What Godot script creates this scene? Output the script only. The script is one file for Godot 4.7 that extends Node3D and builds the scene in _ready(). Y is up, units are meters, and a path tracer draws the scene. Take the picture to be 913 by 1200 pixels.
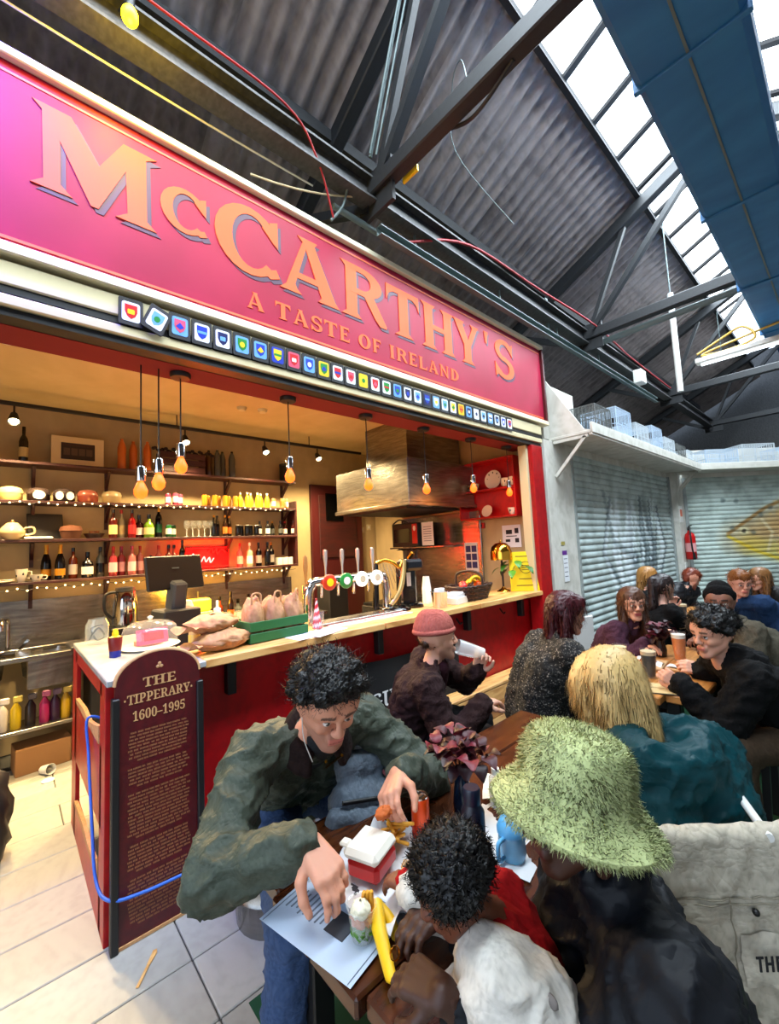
extends Node3D
# An Irish bar stall in a covered market hall. x runs along the bar front, -z into the bar, y up, metres.
var M := {}
var names := {}
var rng := RandomNumberGenerator.new()

func _ready():
	rng.seed = 7
	camera_and_light()
	materials()
	hall()
	roof()
	bar_shell()
	shop_sign()
	shutters_and_ledge()
	counter()
	back_bar()
	kitchen_corner()
	bar_lamps()
	counter_things()
	tables_and_things()
	people()

func camera_and_light():
	var cam := Camera3D.new()
	cam.name = "camera"
	cam.fov = 100.77
	cam.near = 0.05
	cam.transform = Transform3D(Basis(Vector3(0.7430968, -0.0473144, 0.6675092), Vector3(-0.0214667, 0.9952985, 0.0944463), Vector3(-0.6688395, -0.0845119, 0.7385874)), Vector3(0, 1.65, 0))
	add_child(cam)
	cam.current = true
	var we := WorldEnvironment.new()
	we.name = "world_environment"
	var e := Environment.new()
	e.background_mode = Environment.BG_SKY
	var sky := Sky.new()
	var sm := ProceduralSkyMaterial.new()
	sm.sky_top_color = Color(0.74, 0.82, 0.92)
	sm.sky_horizon_color = Color(0.88, 0.91, 0.95)
	sm.ground_horizon_color = Color(0.55, 0.55, 0.55)
	sm.ground_bottom_color = Color(0.4, 0.4, 0.4)
	sm.sky_energy_multiplier = 1.6
	sm.ground_energy_multiplier = 1.0
	sky.sky_material = sm
	e.sky = sky
	e.tonemap_mode = Environment.TONE_MAPPER_LINEAR
	e.tonemap_exposure = 1.5
	e.sdfgi_enabled = true
	e.ssao_enabled = true
	e.ssil_enabled = true
	we.environment = e
	add_child(we)
	# daylight coming through the two strips of translucent rooflights
	for s in [[-1.03, 5.84, -26.0, 4.5], [-0.21, 5.84, 26.0, 4.5]]:
		var a := AreaLight3D.new()
		a.name = "rooflight_daylight" if s[2] < 0 else "rooflight_daylight_east"
		a.area_size = Vector2(12.4, 0.76)
		a.light_energy = s[3]
		a.light_color = Color(0.9, 0.96, 1.0)
		a.area_range = 20
		a.area_normalize_energy = false
		a.shadow_enabled = true
		a.position = Vector3(4.6, s[1], s[0])
		a.rotation_degrees = Vector3(-90 + s[2], 0, 0)
		add_child(a)

# ---------------------------------------------------------------- mesh builder
class MB:
	var v := PackedVector3Array()
	var n := PackedVector3Array()
	var uv := PackedVector2Array()
	var idx := PackedInt32Array()
	var t := Transform3D.IDENTITY
	func at(p: Vector3, b := Basis.IDENTITY) -> MB:
		t = Transform3D(b, p)
		return self
	func pt(p: Vector3, nn: Vector3, q := Vector2.ZERO) -> int:
		v.append(t * p)
		n.append((t.basis.inverse().transposed() * nn).normalized())
		uv.append(q)
		return v.size() - 1
	func face(a: int, b: int, c: int):
		var cr := (v[b] - v[a]).cross(v[c] - v[a])
		if cr.dot(n[a] + n[b] + n[c]) > 0.0:
			idx.append(a); idx.append(c); idx.append(b)
		else:
			idx.append(a); idx.append(b); idx.append(c)
	func tri(a: Vector3, b: Vector3, c: Vector3, nn: Vector3):
		face(pt(a, nn), pt(b, nn), pt(c, nn))
	func quad(a: Vector3, b: Vector3, c: Vector3, d: Vector3, nn: Vector3):
		var i := pt(a, nn, Vector2(0, 1)); var j := pt(b, nn, Vector2(1, 1)); var k := pt(c, nn, Vector2(1, 0)); var l := pt(d, nn, Vector2(0, 0))
		face(i, j, k); face(i, k, l)
	func box(c: Vector3, s: Vector3, bev := 0.0) -> MB:
		var h := s * 0.5
		var b: float = min(bev, min(h.x, min(h.y, h.z)) * 0.9)
		var sg := [-1.0, 1.0]
		for ax in 3:
			var u := (ax + 1) % 3
			var w := (ax + 2) % 3
			for s0 in sg:
				var nn := Vector3.ZERO
				nn[ax] = s0
				var q := []
				for k in [[-1, -1], [1, -1], [1, 1], [-1, 1]]:
					var p := Vector3.ZERO
					p[ax] = s0 * h[ax]
					p[u] = k[0] * (h[u] - b)
					p[w] = k[1] * (h[w] - b)
					q.append(c + p)
				quad(q[0], q[1], q[2], q[3], nn)
			if b > 0.0:
				for su in sg:
					for sw in sg:
						var nn2 := Vector3.ZERO
						nn2[u] = su
						nn2[w] = sw
						var q2 := []
						for k in [-1.0, 1.0]:
							var p1 := Vector3.ZERO
							p1[ax] = k * (h[ax] - b); p1[u] = su * h[u]; p1[w] = sw * (h[w] - b)
							var p2 := Vector3.ZERO
							p2[ax] = k * (h[ax] - b); p2[u] = su * (h[u] - b); p2[w] = sw * h[w]
							q2.append([c + p1, c + p2])
						quad(q2[0][0], q2[0][1], q2[1][1], q2[1][0], nn2.normalized())
		if b > 0.0:
			for sx in sg:
				for sy in sg:
					for sz in sg:
						var s3 := Vector3(sx, sy, sz)
						tri(c + s3 * (h - Vector3(0, b, b)), c + s3 * (h - Vector3(b, 0, b)), c + s3 * (h - Vector3(b, b, 0)), s3.normalized())
		return self
	func lathe(prof: Array, seg := 16, sq := Vector2.ONE) -> MB:
		var m := prof.size() - 1
		var sn := []
		for i in m:
			var d: Vector2 = prof[i + 1] - prof[i]
			sn.append(Vector2(d.y, -d.x).normalized())
		for i in m:
			if (prof[i + 1] - prof[i]).length() < 1e-6: continue
			var na: Vector2 = sn[i]
			var nb: Vector2 = sn[i]
			if i > 0 and sn[i - 1].dot(sn[i]) > 0.6: na = (sn[i - 1] + sn[i]).normalized()
			if i < m - 1 and sn[i + 1].dot(sn[i]) > 0.6: nb = (sn[i + 1] + sn[i]).normalized()
			var base := v.size()
			for k in seg + 1:
				var a := TAU * k / seg
				var c := cos(a) * sq.x
				var s := sin(a) * sq.y
				pt(Vector3(prof[i].x * c, prof[i].y, prof[i].x * s), Vector3(na.x * cos(a), na.y, na.x * sin(a)), Vector2(float(k) / seg, float(i) / m))
				pt(Vector3(prof[i + 1].x * c, prof[i + 1].y, prof[i + 1].x * s), Vector3(nb.x * cos(a), nb.y, nb.x * sin(a)), Vector2(float(k) / seg, float(i + 1) / m))
			for k in seg:
				var o := base + k * 2
				if prof[i].x > 1e-5: face(o, o + 1, o + 2)
				if prof[i + 1].x > 1e-5: face(o + 1, o + 3, o + 2)
		return self
	func tube(pts: Array, r, seg := 8, caps := true) -> MB:
		var m := pts.size()
		var up := Vector3.UP
		var rings := []
		for i in m:
			var d: Vector3 = (pts[min(i + 1, m - 1)] - pts[max(i - 1, 0)]).normalized()
			if i == 0 and abs(d.dot(up)) > 0.9: up = Vector3.RIGHT
			var sx := up.cross(d).normalized()
			up = d.cross(sx).normalized()
			var rr: float = r[i] if r is Array else r
			var base := v.size()
			for k in seg:
				var a := TAU * k / seg
				var nn := sx * cos(a) + up * sin(a)
				pt(pts[i] + nn * rr, nn)
			rings.append(base)
			if caps and (i == 0 or i == m - 1):
				var cn := -d if i == 0 else d
				var ci := pt(pts[i], cn)
				var cb := v.size()
				for k in seg:
					var a := TAU * k / seg
					pt(pts[i] + (sx * cos(a) + up * sin(a)) * rr, cn)
				for k in seg: face(ci, cb + k, cb + (k + 1) % seg)
		for i in m - 1:
			for k in seg:
				var a0: int = rings[i] + k
				var a1: int = rings[i] + (k + 1) % seg
				var b0: int = rings[i + 1] + k
				var b1: int = rings[i + 1] + (k + 1) % seg
				face(a0, a1, b0); face(a1, b1, b0)
		return self
	func bar(a: Vector3, b: Vector3, w: float, h: float, bev := 0.0, upv := Vector3.UP) -> MB:
		# a square bar from a to b
		var d := (b - a)
		var z := d.normalized()
		var up := upv
		if abs(z.dot(up)) > 0.95: up = Vector3.RIGHT
		var x := up.cross(z).normalized()
		var y := z.cross(x)
		var keep := t
		t = t * Transform3D(Basis(x, y, z), (a + b) * 0.5)
		box(Vector3.ZERO, Vector3(w, h, d.length()), bev)
		t = keep
		return self
	func prism(poly: PackedVector2Array, z0: float, z1: float) -> MB:
		var tr := Geometry2D.triangulate_polygon(poly)
		for side in 2:
			var z := z1 if side else z0
			var nn := Vector3(0, 0, 1 if side else -1)
			var base := v.size()
			for p in poly: pt(Vector3(p.x, p.y, z), nn, p)
			for i in range(0, tr.size(), 3): face(base + tr[i], base + tr[i + 1], base + tr[i + 2])
		var ccw := 0.0
		for i in poly.size():
			var a := poly[i]; var b := poly[(i + 1) % poly.size()]
			ccw += a.x * b.y - b.x * a.y
		for i in poly.size():
			var a := poly[i]; var b := poly[(i + 1) % poly.size()]
			var d := (b - a).normalized()
			var nn := Vector3(d.y, -d.x, 0) * (1.0 if ccw > 0 else -1.0)
			quad(Vector3(a.x, a.y, z0), Vector3(b.x, b.y, z0), Vector3(b.x, b.y, z1), Vector3(a.x, a.y, z1), nn)
		return self
	func ball(c: Vector3, r: Vector3, seg := 14, rings := 9) -> MB:
		var p := []
		for i in rings + 1:
			var a := -PI / 2 + PI * i / rings
			p.append(Vector2(max(cos(a), 0.0), sin(a)))
		p[0].x = 0.0; p[rings].x = 0.0
		var keep := t
		t = t * Transform3D(Basis.from_scale(r), c)
		lathe(p, seg)
		t = keep
		return self
	func surf(nu: int, nv: int, f: Callable, flip := false) -> MB:
		var base := v.size()
		var g := []
		for j in nv + 1:
			for i in nu + 1: g.append(f.call(float(i) / nu, float(j) / nv))
		for j in nv + 1:
			for i in nu + 1:
				var du: Vector3 = g[j * (nu + 1) + min(i + 1, nu)] - g[j * (nu + 1) + max(i - 1, 0)]
				var dv: Vector3 = g[min(j + 1, nv) * (nu + 1) + i] - g[max(j - 1, 0) * (nu + 1) + i]
				var nn := du.cross(dv)
				if nn.length() < 1e-12: nn = Vector3.UP
				pt(g[j * (nu + 1) + i], (-nn if flip else nn).normalized(), Vector2(float(i) / nu, 1.0 - float(j) / nv))
		for j in nv:
			for i in nu:
				var o := base + j * (nu + 1) + i
				face(o, o + 1, o + nu + 2); face(o, o + nu + 2, o + nu + 1)
		return self
	func mesh() -> ArrayMesh:
		var a := []
		a.resize(Mesh.ARRAY_MAX)
		a[Mesh.ARRAY_VERTEX] = v
		a[Mesh.ARRAY_NORMAL] = n
		a[Mesh.ARRAY_TEX_UV] = uv
		a[Mesh.ARRAY_INDEX] = idx
		var m := ArrayMesh.new()
		m.add_surface_from_arrays(Mesh.PRIMITIVE_TRIANGLES, a)
		return m

func numbered(called: String) -> String:
	if not names.has(called):
		names[called] = 0
		return called
	names[called] += 1
	return "%s_%03d" % [called, names[called]]

func thing(called: String, label: String, category: String, at := Vector3.ZERO, turn := 0.0, group := "") -> Node3D:
	var o := Node3D.new()
	o.name = numbered(called)
	add_child(o)
	o.position = at
	o.rotation.y = turn
	tag(o, label, category, group)
	return o

func tag(o, label: String, category: String, group := ""):
	o.set_meta("label", label)
	o.set_meta("category", category)
	if group: o.set_meta("group", group)
	return o

func part(parent: Node, called: String, shape, m: Material, label := "") -> MeshInstance3D:
	var o := MeshInstance3D.new()
	o.name = called
	o.mesh = shape.mesh() if shape is MB else shape
	o.material_override = m
	parent.add_child(o, true)
	if label: o.set_meta("label", label)
	return o

func solo(called: String, shape, m: Material, label: String, category: String, group := "", at := Vector3.ZERO, turn := 0.0) -> MeshInstance3D:
	var o := MeshInstance3D.new()
	o.name = numbered(called)
	o.mesh = shape.mesh() if shape is MB else shape
	o.material_override = m
	add_child(o)
	o.position = at
	o.rotation.y = turn
	return tag(o, label, category, group)

func struct(called: String, shape, m: Material) -> MeshInstance3D:
	var o := MeshInstance3D.new()
	o.name = numbered(called)
	o.mesh = shape.mesh() if shape is MB else shape
	o.material_override = m
	add_child(o)
	o.set_meta("kind", "structure")
	return o

func dup(src: Node3D, called: String, at: Vector3, turn := 0.0, label := "", group := "") -> Node3D:
	var o: Node3D = src.duplicate()
	o.name = numbered(called)
	add_child(o)
	o.position = at
	o.rotation.y = turn
	if label: o.set_meta("label", label)
	if group: o.set_meta("group", group)
	return o

func arc(c: Vector2, r: Vector2, a0: float, a1: float, k: int) -> PackedVector2Array:
	var p := PackedVector2Array()
	for i in k + 1:
		var a := deg_to_rad(lerp(a0, a1, float(i) / k))
		p.append(c + Vector2(cos(a) * r.x, sin(a) * r.y))
	return p

func round_rect(w: float, h: float, r: float, k := 4) -> PackedVector2Array:
	var p := PackedVector2Array()
	for q in [[1, 1, 0], [-1, 1, 90], [-1, -1, 180], [1, -1, 270]]:
		p.append_array(arc(Vector2(q[0] * (w / 2 - r), q[1] * (h / 2 - r)), Vector2(r, r), q[2], q[2] + 90, k))
	return p

func sag(a: Vector3, b: Vector3, drop: float, k := 10) -> Array:
	var p := []
	for i in k + 1:
		var t := float(i) / k
		p.append(a.lerp(b, t) - Vector3(0, drop * 4 * t * (1 - t), 0))
	return p

func smooth_path(pts: Array, k := 6) -> Array:
	var p := []
	var m := pts.size()
	for i in m - 1:
		for j in k:
			p.append(pts[i].cubic_interpolate(pts[i + 1], pts[max(i - 1, 0)], pts[min(i + 2, m - 1)], float(j) / k))
	p.append(pts[m - 1])
	return p

# ---------------------------------------------------------------- materials
func std(c: Color, rough := 0.6, metal := 0.0) -> StandardMaterial3D:
	var m := StandardMaterial3D.new()
	m.albedo_color = c
	m.roughness = rough
	m.metallic = metal
	return m

func glow(c: Color, e: float) -> StandardMaterial3D:
	var m := std(Color(c.r * 0.6, c.g * 0.6, c.b * 0.6), 0.5)
	m.emission_enabled = true
	m.emission = c
	m.emission_energy_multiplier = e
	return m

func glass(c: Color, alpha := 0.25, rough := 0.05) -> StandardMaterial3D:
	var m := std(Color(c.r, c.g, c.b, alpha), rough)
	m.transparency = BaseMaterial3D.TRANSPARENCY_ALPHA
	m.metallic_specular = 0.6
	return m

func noise_image(size: int, freq: float, stretch: Vector2, cols: Array, octaves := 4, sd := 1, contrast := 1.0) -> Image:
	var f := FastNoiseLite.new()
	f.seed = sd
	f.frequency = freq
	f.fractal_octaves = octaves
	f.noise_type = FastNoiseLite.TYPE_SIMPLEX_SMOOTH
	var im := Image.create(size, size, false, Image.FORMAT_RGB8)
	var m := cols.size() - 1
	for y in size:
		for x in size:
			# wrapped in both directions so that the tile repeats without a seam
			var ax := TAU * x / size
			var ay := TAU * y / size
			var q: float = f.get_noise_3d(cos(ax) * stretch.x * 40 + cos(ay) * stretch.y * 13, sin(ax) * stretch.x * 40, sin(ay) * stretch.y * 40)
			var t := clampf(0.5 + q * contrast, 0.0, 0.9999) * m
			var i := int(t)
			im.set_pixel(x, y, cols[i].lerp(cols[i + 1], t - i))
	return im

func tex(im: Image) -> ImageTexture:
	im.generate_mipmaps()
	return ImageTexture.create_from_image(im)

func textured(im: Image, scale: Vector3, rough := 0.6, metal := 0.0, world := true) -> StandardMaterial3D:
	var m := std(Color.WHITE, rough, metal)
	m.albedo_texture = tex(im)
	m.uv1_triplanar = true
	m.uv1_world_triplanar = world
	m.uv1_scale = scale
	return m

func bumped(m: StandardMaterial3D, im: Image, strength := 1.0) -> StandardMaterial3D:
	var b: Image = im.duplicate()
	b.bump_map_to_normal_map(strength)
	m.normal_enabled = true
	m.normal_texture = tex(b)
	return m

func materials():
	var grey := noise_image(192, 0.05, Vector2(1, 1), [Color(0.3, 0.3, 0.3), Color(0.7, 0.7, 0.7)], 5, 3)
	M.tile = []
	for k in 4:
		var c := Color(0.6, 0.59, 0.555).lerp(Color(0.66, 0.65, 0.615), k / 3.0)
		M.tile.append(textured(noise_image(128, 0.08, Vector2(1, 1), [c.darkened(0.05), c, c.lightened(0.03)], 5, 11 + k), Vector3(0.9, 0.9, 0.9), 0.42))
	M.grout = std(Color(0.27, 0.27, 0.26), 0.9)
	M.red = textured(noise_image(128, 0.04, Vector2(1, 1), [Color(0.56, 0.013, 0.04), Color(0.63, 0.018, 0.05), Color(0.66, 0.024, 0.055)], 4, 5), Vector3(1.5, 1.5, 1.5), 0.38)
	M.red_dark = std(Color(0.24, 0.02, 0.03), 0.5)
	M.maroon = textured(noise_image(128, 0.05, Vector2(1, 1), [Color(0.25, 0.02, 0.045), Color(0.31, 0.03, 0.055)], 4, 6), Vector3(2, 2, 2), 0.42)
	M.maroon_wood = textured(noise_image(128, 0.05, Vector2(0.3, 2.5), [Color(0.15, 0.03, 0.03), Color(0.23, 0.05, 0.045)], 4, 8), Vector3(1, 1, 1), 0.5)
	M.black = std(Color(0.03, 0.03, 0.035), 0.5)
	M.black_gloss = std(Color(0.02, 0.02, 0.022), 0.15)
	M.charcoal = std(Color(0.09, 0.09, 0.1), 0.6)
	M.white = std(Color(0.85, 0.85, 0.83), 0.6)
	M.white_gloss = std(Color(0.88, 0.87, 0.84), 0.2)
	M.cream = textured(noise_image(128, 0.02, Vector2(1, 1), [Color(0.75, 0.66, 0.46), Color(0.79, 0.70, 0.5)], 4, 9), Vector3(0.7, 0.7, 0.7), 0.75)
	M.wall_tan = textured(noise_image(128, 0.02, Vector2(1, 1), [Color(0.64, 0.57, 0.42), Color(0.7, 0.62, 0.46)], 4, 10), Vector3(0.7, 0.7, 0.7), 0.8)
	M.cream_metal = std(Color(0.78, 0.73, 0.58), 0.4)
	M.gold_trim = std(Color(0.82, 0.72, 0.5), 0.35, 0.3)
	M.steel = bumped(textured(noise_image(128, 0.08, Vector2(0.2, 3), [Color(0.48, 0.47, 0.45), Color(0.62, 0.61, 0.59)], 3, 12), Vector3(1, 1, 1), 0.26, 0.9), grey, 0.3)
	M.chrome = std(Color(0.8, 0.8, 0.8), 0.08, 1.0)
	M.brass = std(Color(0.85, 0.62, 0.22), 0.15, 1.0)
	M.pine = textured(noise_image(192, 0.04, Vector2(0.35, 2.4), [Color(0.72, 0.5, 0.26), Color(0.82, 0.62, 0.36), Color(0.88, 0.7, 0.44)], 5, 13), Vector3(1.1, 1.1, 1.1), 0.45)
	M.pine_dark = textured(noise_image(192, 0.04, Vector2(0.35, 2.4), [Color(0.58, 0.36, 0.14), Color(0.7, 0.47, 0.2)], 5, 14), Vector3(1.3, 1.3, 1.3), 0.5)
	M.table_dark = textured(noise_image(192, 0.05, Vector2(0.3, 2.2), [Color(0.17, 0.075, 0.03), Color(0.27, 0.13, 0.055), Color(0.34, 0.18, 0.08)], 5, 15), Vector3(1.6, 1.6, 1.6), 0.25)
	M.table_light = textured(noise_image(192, 0.05, Vector2(0.3, 2.2), [Color(0.66, 0.42, 0.2), Color(0.8, 0.56, 0.3)], 5, 16), Vector3(1.6, 1.6, 1.6), 0.3)
	M.marble = textured(noise_image(128, 0.03, Vector2(1, 1), [Color(0.54, 0.56, 0.56), Color(0.64, 0.65, 0.64)], 4, 17), Vector3(1, 1, 1), 0.25)
	M.card = std(Color(0.58, 0.42, 0.26), 0.85)
	M.kraft = textured(noise_image(128, 0.06, Vector2(1, 1), [Color(0.66, 0.47, 0.3), Color(0.74, 0.56, 0.38)], 4, 18), Vector3(3, 3, 3), 0.85)
	M.paper = std(Color(0.84, 0.85, 0.86), 0.8)
	M.ink = std(Color(0.1, 0.1, 0.12), 0.8)
	M.roof_sheet = []
	for k in 3:
		var c := Color(0.47, 0.43, 0.42).lerp(Color(0.56, 0.52, 0.51), k / 2.0)
		M.roof_sheet.append(textured(noise_image(192, 0.05, Vector2(0.7, 0.7), [c.darkened(0.35), c, c.lightened(0.08), c.darkened(0.15)], 5, 20 + k, 1.1), Vector3(0.7, 0.7, 0.7), 0.85))
	M.iron = textured(noise_image(128, 0.06, Vector2(1, 1), [Color(0.045, 0.055, 0.07), Color(0.085, 0.095, 0.11)], 4, 24), Vector3(2, 2, 2), 0.6)
	M.girder = textured(noise_image(128, 0.06, Vector2(1, 1), [Color(0.17, 0.17, 0.17), Color(0.25, 0.25, 0.25)], 4, 25), Vector3(2, 2, 2), 0.55)
	M.channel = std(Color(0.36, 0.42, 0.42), 0.5)
	M.ridge = textured(noise_image(128, 0.03, Vector2(1, 1), [Color(0.14, 0.4, 0.62), Color(0.18, 0.46, 0.68)], 4, 26), Vector3(0.6, 0.6, 0.6), 0.55)
	M.rooflight = glow(Color(0.92, 0.96, 1.0), 4.0)
	M.galv = textured(noise_image(128, 0.04, Vector2(1, 1), [Color(0.5, 0.53, 0.52), Color(0.6, 0.63, 0.62)], 4, 27), Vector3(1, 1, 1), 0.5)
	M.ply_white = textured(noise_image(128, 0.03, Vector2(1, 1), [Color(0.7, 0.69, 0.65), Color(0.76, 0.75, 0.71), Color(0.79, 0.78, 0.75)], 4, 28), Vector3(1, 1, 1), 0.75)
	M.wire = std(Color(0.72, 0.75, 0.77), 0.5)
	M.wire_blue = std(Color(0.66, 0.73, 0.8), 0.5)
	M.wire_dark = std(Color(0.35, 0.36, 0.35), 0.5)
	M.hall_wall = textured(noise_image(128, 0.03, Vector2(1, 1), [Color(0.6, 0.59, 0.56), Color(0.7, 0.69, 0.66)], 4, 29), Vector3(0.5, 0.5, 0.5), 0.85)
	M.green_mat = std(Color(0.02, 0.25, 0.14), 0.85)
	M.clear = glass(Color(0.9, 0.95, 0.95), 0.1)
	M.plastic_red = std(Color(0.7, 0.03, 0.03), 0.35)
	M.yellow = std(Color(0.93, 0.78, 0.03), 0.5)
	M.amber_bulb = glow(Color(1.0, 0.2, 0.025), 3.0)
	M.amber_glass = glow(Color(1.0, 0.36, 0.07), 2.4)
	M.spot_glow = glow(Color(1.0, 0.9, 0.7), 9.0)
	M.fairy = glow(Color(1.0, 0.82, 0.55), 7.0)
	M.neon = glow(Color(1.0, 0.06, 0.04), 3.2)
	M.neon_white = glow(Color(1.0, 0.55, 0.5), 3.0)

# ---------------------------------------------------------------- the hall
func hall():
	var f := struct("floor", MB.new().box(Vector3(5.5, -0.06, -0.5), Vector3(21, 0.1, 11), 0.0), M.grout)
	# floor tiles, 0.6 x 0.3 m, in the part of the floor that shows
	var shapes := []
	for k in 2: shapes.append(MB.new().box(Vector3.ZERO, Vector3(0.594 if k == 0 else 0.594, 0.022, 0.303), 0.004).mesh())
	for row in 20:
		var z := -4.79 + 0.309 * row + 0.1545
		for col in 9:
			if row < 8 and col > 5: continue
			var x := -2.995 + 0.3 + col * 0.6 + (0.3 if row % 2 == 1 and row < 5 else 0.0)
			if z > -0.4 and x > 1.2: continue
			var p := part(f, "tile", shapes[0], M.tile[(row * 7 + col * 5 + row * col) % 4])
			p.position = Vector3(x, -0.011, z)
	for row in 6:
		for col in 9:
			var p := part(f, "tile", shapes[0], M.tile[(row * 3 + col * 5) % 4])
			p.position = Vector3(2.705 + col * 0.6, -0.011, -4.79 + 0.309 * (row + 8) + 0.1545)
	var paint := struct("floor_paint", MB.new().box(Vector3(3.6, 0.0015, -0.45), Vector3(5.8, 0.003, 2.45), 0.0), M.green_mat)
	paint.position.x = 0.0
	# walls of the hall that close it off
	struct("wall_north", MB.new().box(Vector3(5.0, 3.2, -5.35), Vector3(18, 6.4, 0.2)), M.hall_wall)
	struct("wall_south", MB.new().box(Vector3(5.5, 2.2, 4.4), Vector3(21, 4.4, 0.2)), M.hall_wall)
	struct("wall_east", MB.new().box(Vector3(15.2, 3.2, -0.5), Vector3(0.2, 6.6, 11)), M.girder)

func roof_y(z: float) -> float:
	if z > -0.62: z = -1.24 - z
	return 5.35 + (z + 2.15) * 0.49

func roof():
	# corrugated sheets on the two slopes
	var pitch := 0.152
	var r := struct("ceiling", MB.new().box(Vector3(4.6, 6.14, -0.62), Vector3(21.2, 0.03, 0.7)), M.ridge)
	for side in 2:
		for row in 2:
			for col in 14:
				var x0 := -4.4 + col * 1.368
				var zlo := -5.3 if row == 0 else -3.0
				var zhi := -2.9 if row == 0 else -1.39
				var dy := 0.012 if row == 1 else 0.0
				var b := MB.new()
				b.surf(63, 3, func(u, w):
					var x: float = x0 + u * 1.44
					var z: float = lerp(zlo, zhi, w)
					var y: float = roof_y(z) + dy + 0.03 * sin(TAU * (x / pitch)) + 0.004 * (col % 2)
					return Vector3(x, y, z if side == 0 else -1.24 - z), side == 0)
				part(r, "roof_sheet", b, M.roof_sheet[(col * 2 + row + side) % 3])
	# rooflight panes between glazing bars, on both sides of the ridge
	for side in 2:
		for k in 20:
			var x := -2.0 + k * 0.62
			var zc := -1.21
			var b := MB.new()
			var q := []
			for c in [[0.03, -1.385], [0.59, -1.385], [0.59, -0.70], [0.03, -0.70]]:
				q.append(Vector3(x + c[0], roof_y(c[1]) + 0.01, c[1] if side == 0 else -1.24 - c[1]))
			var nn := Vector3(0, -0.9, 0.44 if side == 0 else -0.44)
			b.quad(q[0], q[1], q[2], q[3], nn)
			b.quad(q[0] - nn * 0.012, q[1] - nn * 0.012, q[2] - nn * 0.012, q[3] - nn * 0.012, -nn)
			part(r, "rooflight_pane", b, M.rooflight)
			var g := MB.new()
			g.bar(Vector3(x, roof_y(-1.39), -1.39 if side == 0 else 0.15), Vector3(x, roof_y(-0.7), -0.7 if side == 0 else -0.54), 0.06, 0.05)
			part(r, "glazing_bar", g, M.iron)
		for zz in [-1.40, -0.69]:
			var z: float = zz if side == 0 else -1.24 - zz
			part(r, "purlin", MB.new().box(Vector3(4.6, roof_y(zz) - 0.02, z), Vector3(18, 0.07, 0.05)), M.iron)
		part(r, "purlin", MB.new().box(Vector3(4.6, roof_y(-2.62) - 0.09, -2.62 if side == 0 else 1.38), Vector3(18.5, 0.1, 0.07)), M.iron)
		part(r, "purlin", MB.new().box(Vector3(4.6, roof_y(-4.1) - 0.09, -4.1 if side == 0 else 2.86), Vector3(18.5, 0.1, 0.07)), M.iron)
		# the boarded ridge
		var rb := MB.new()
		rb.surf(40, 6, func(u, w):
			var z: float = lerp(-0.70, -0.60, w)
			return Vector3(lerp(-4.4, 11.9, u), roof_y(z) - 0.03 - 0.0 * w, z if side == 0 else -1.24 - z), side == 0)
		part(r, "ridge_board", rb, M.ridge)
	var du := thing("ventilation_duct", "big blue painted ventilation duct hanging along the roof at the top right", "duct")
	part(du, "casing", MB.new().box(Vector3(2.9, 4.14, -0.345), Vector3(8.2, 0.28, 0.46), 0.03), M.ridge)
	for k in 6: part(du, "joint_flange", MB.new().box(Vector3(-0.4 + 1.42 * k, 4.14, -0.345), Vector3(0.03, 0.31, 0.49), 0.004), M.ridge)
	part(du, "seam", MB.new().box(Vector3(2.9, 3.998, -0.345), Vector3(8.2, 0.008, 0.012)), M.channel)
	part(r, "ridge_rail", MB.new().tube([Vector3(-4, 6.04, -0.62), Vector3(11.8, 6.04, -0.62)], 0.012, 6), M.channel)
	# the roof beyond the stalls, where the hall goes on lower
	# trusses
	for X in [-1.65, 1.95, 5.55, 9.15, 12.6]:
		var t := thing("roof_truss", "", "truss", Vector3(X, 0, 0), 0, "iron roof trusses")
		t.set_meta("label", {-1.65: "dark iron roof truss above the left end of the sign", 1.95: "dark iron roof truss with cables, meeting above the middle of the big sign", 5.55: "dark iron roof truss just past the right end of the big sign", 9.15: "dark iron roof truss above the corner with the fire extinguisher", 12.6: "farthest dark iron roof truss at the end of the hall"}[X])
		for side in 2:
			var s := func(y, z): return Vector3(0, y, z if side == 0 else -1.24 - z)
			part(t, "rafter", MB.new().bar(s.call(roof_y(-5.0) - 0.12, -5.0), s.call(roof_y(-0.64) - 0.12, -0.64), 0.11, 0.14, 0.01), M.iron)
			part(t, "strut", MB.new().bar(s.call(4.3, -2.1), s.call(roof_y(-1.6) - 0.18, -1.6), 0.05, 0.05), M.iron)
			part(t, "strut", MB.new().bar(s.call(4.3, -2.08), s.call(roof_y(-0.72) - 0.2, -0.72), 0.07, 0.06), M.iron)
			part(t, "gusset_plate", MB.new().box(s.call(4.24, -2.13), Vector3(0.03, 0.34, 0.36)), M.iron)
			part(t, "lower_strut", MB.new().bar(s.call(4.15, -2.2), s.call(roof_y(-3.2) - 0.15, -3.2), 0.07, 0.07), M.iron)
		part(t, "tie_beam", MB.new().bar(Vector3(0, 4.27, -2.2), Vector3(0, 4.27, 0.96), 0.10, 0.12, 0.01), M.iron)
	# long girder that carries the trusses, conduit channels and cables
	var g := thing("long_girder", "long dark grey steel girder running above the big sign", "girder")
	part(g, "top_flange", MB.new().box(Vector3(4, 4.33, -2.18), Vector3(17, 0.016, 0.13)), M.girder)
	part(g, "bottom_flange", MB.new().box(Vector3(4, 4.17, -2.18), Vector3(17, 0.016, 0.13)), M.girder)
	part(g, "web", MB.new().box(Vector3(4, 4.25, -2.18), Vector3(17, 0.16, 0.014)), M.girder)
	var c := thing("steel_channel", "grey green steel channel along the right half of the sign top", "channel")
	part(c, "back", MB.new().box(Vector3(5.2, 4.0, -2.2), Vector3(6.4, 0.075, 0.008)), M.channel)
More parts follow.
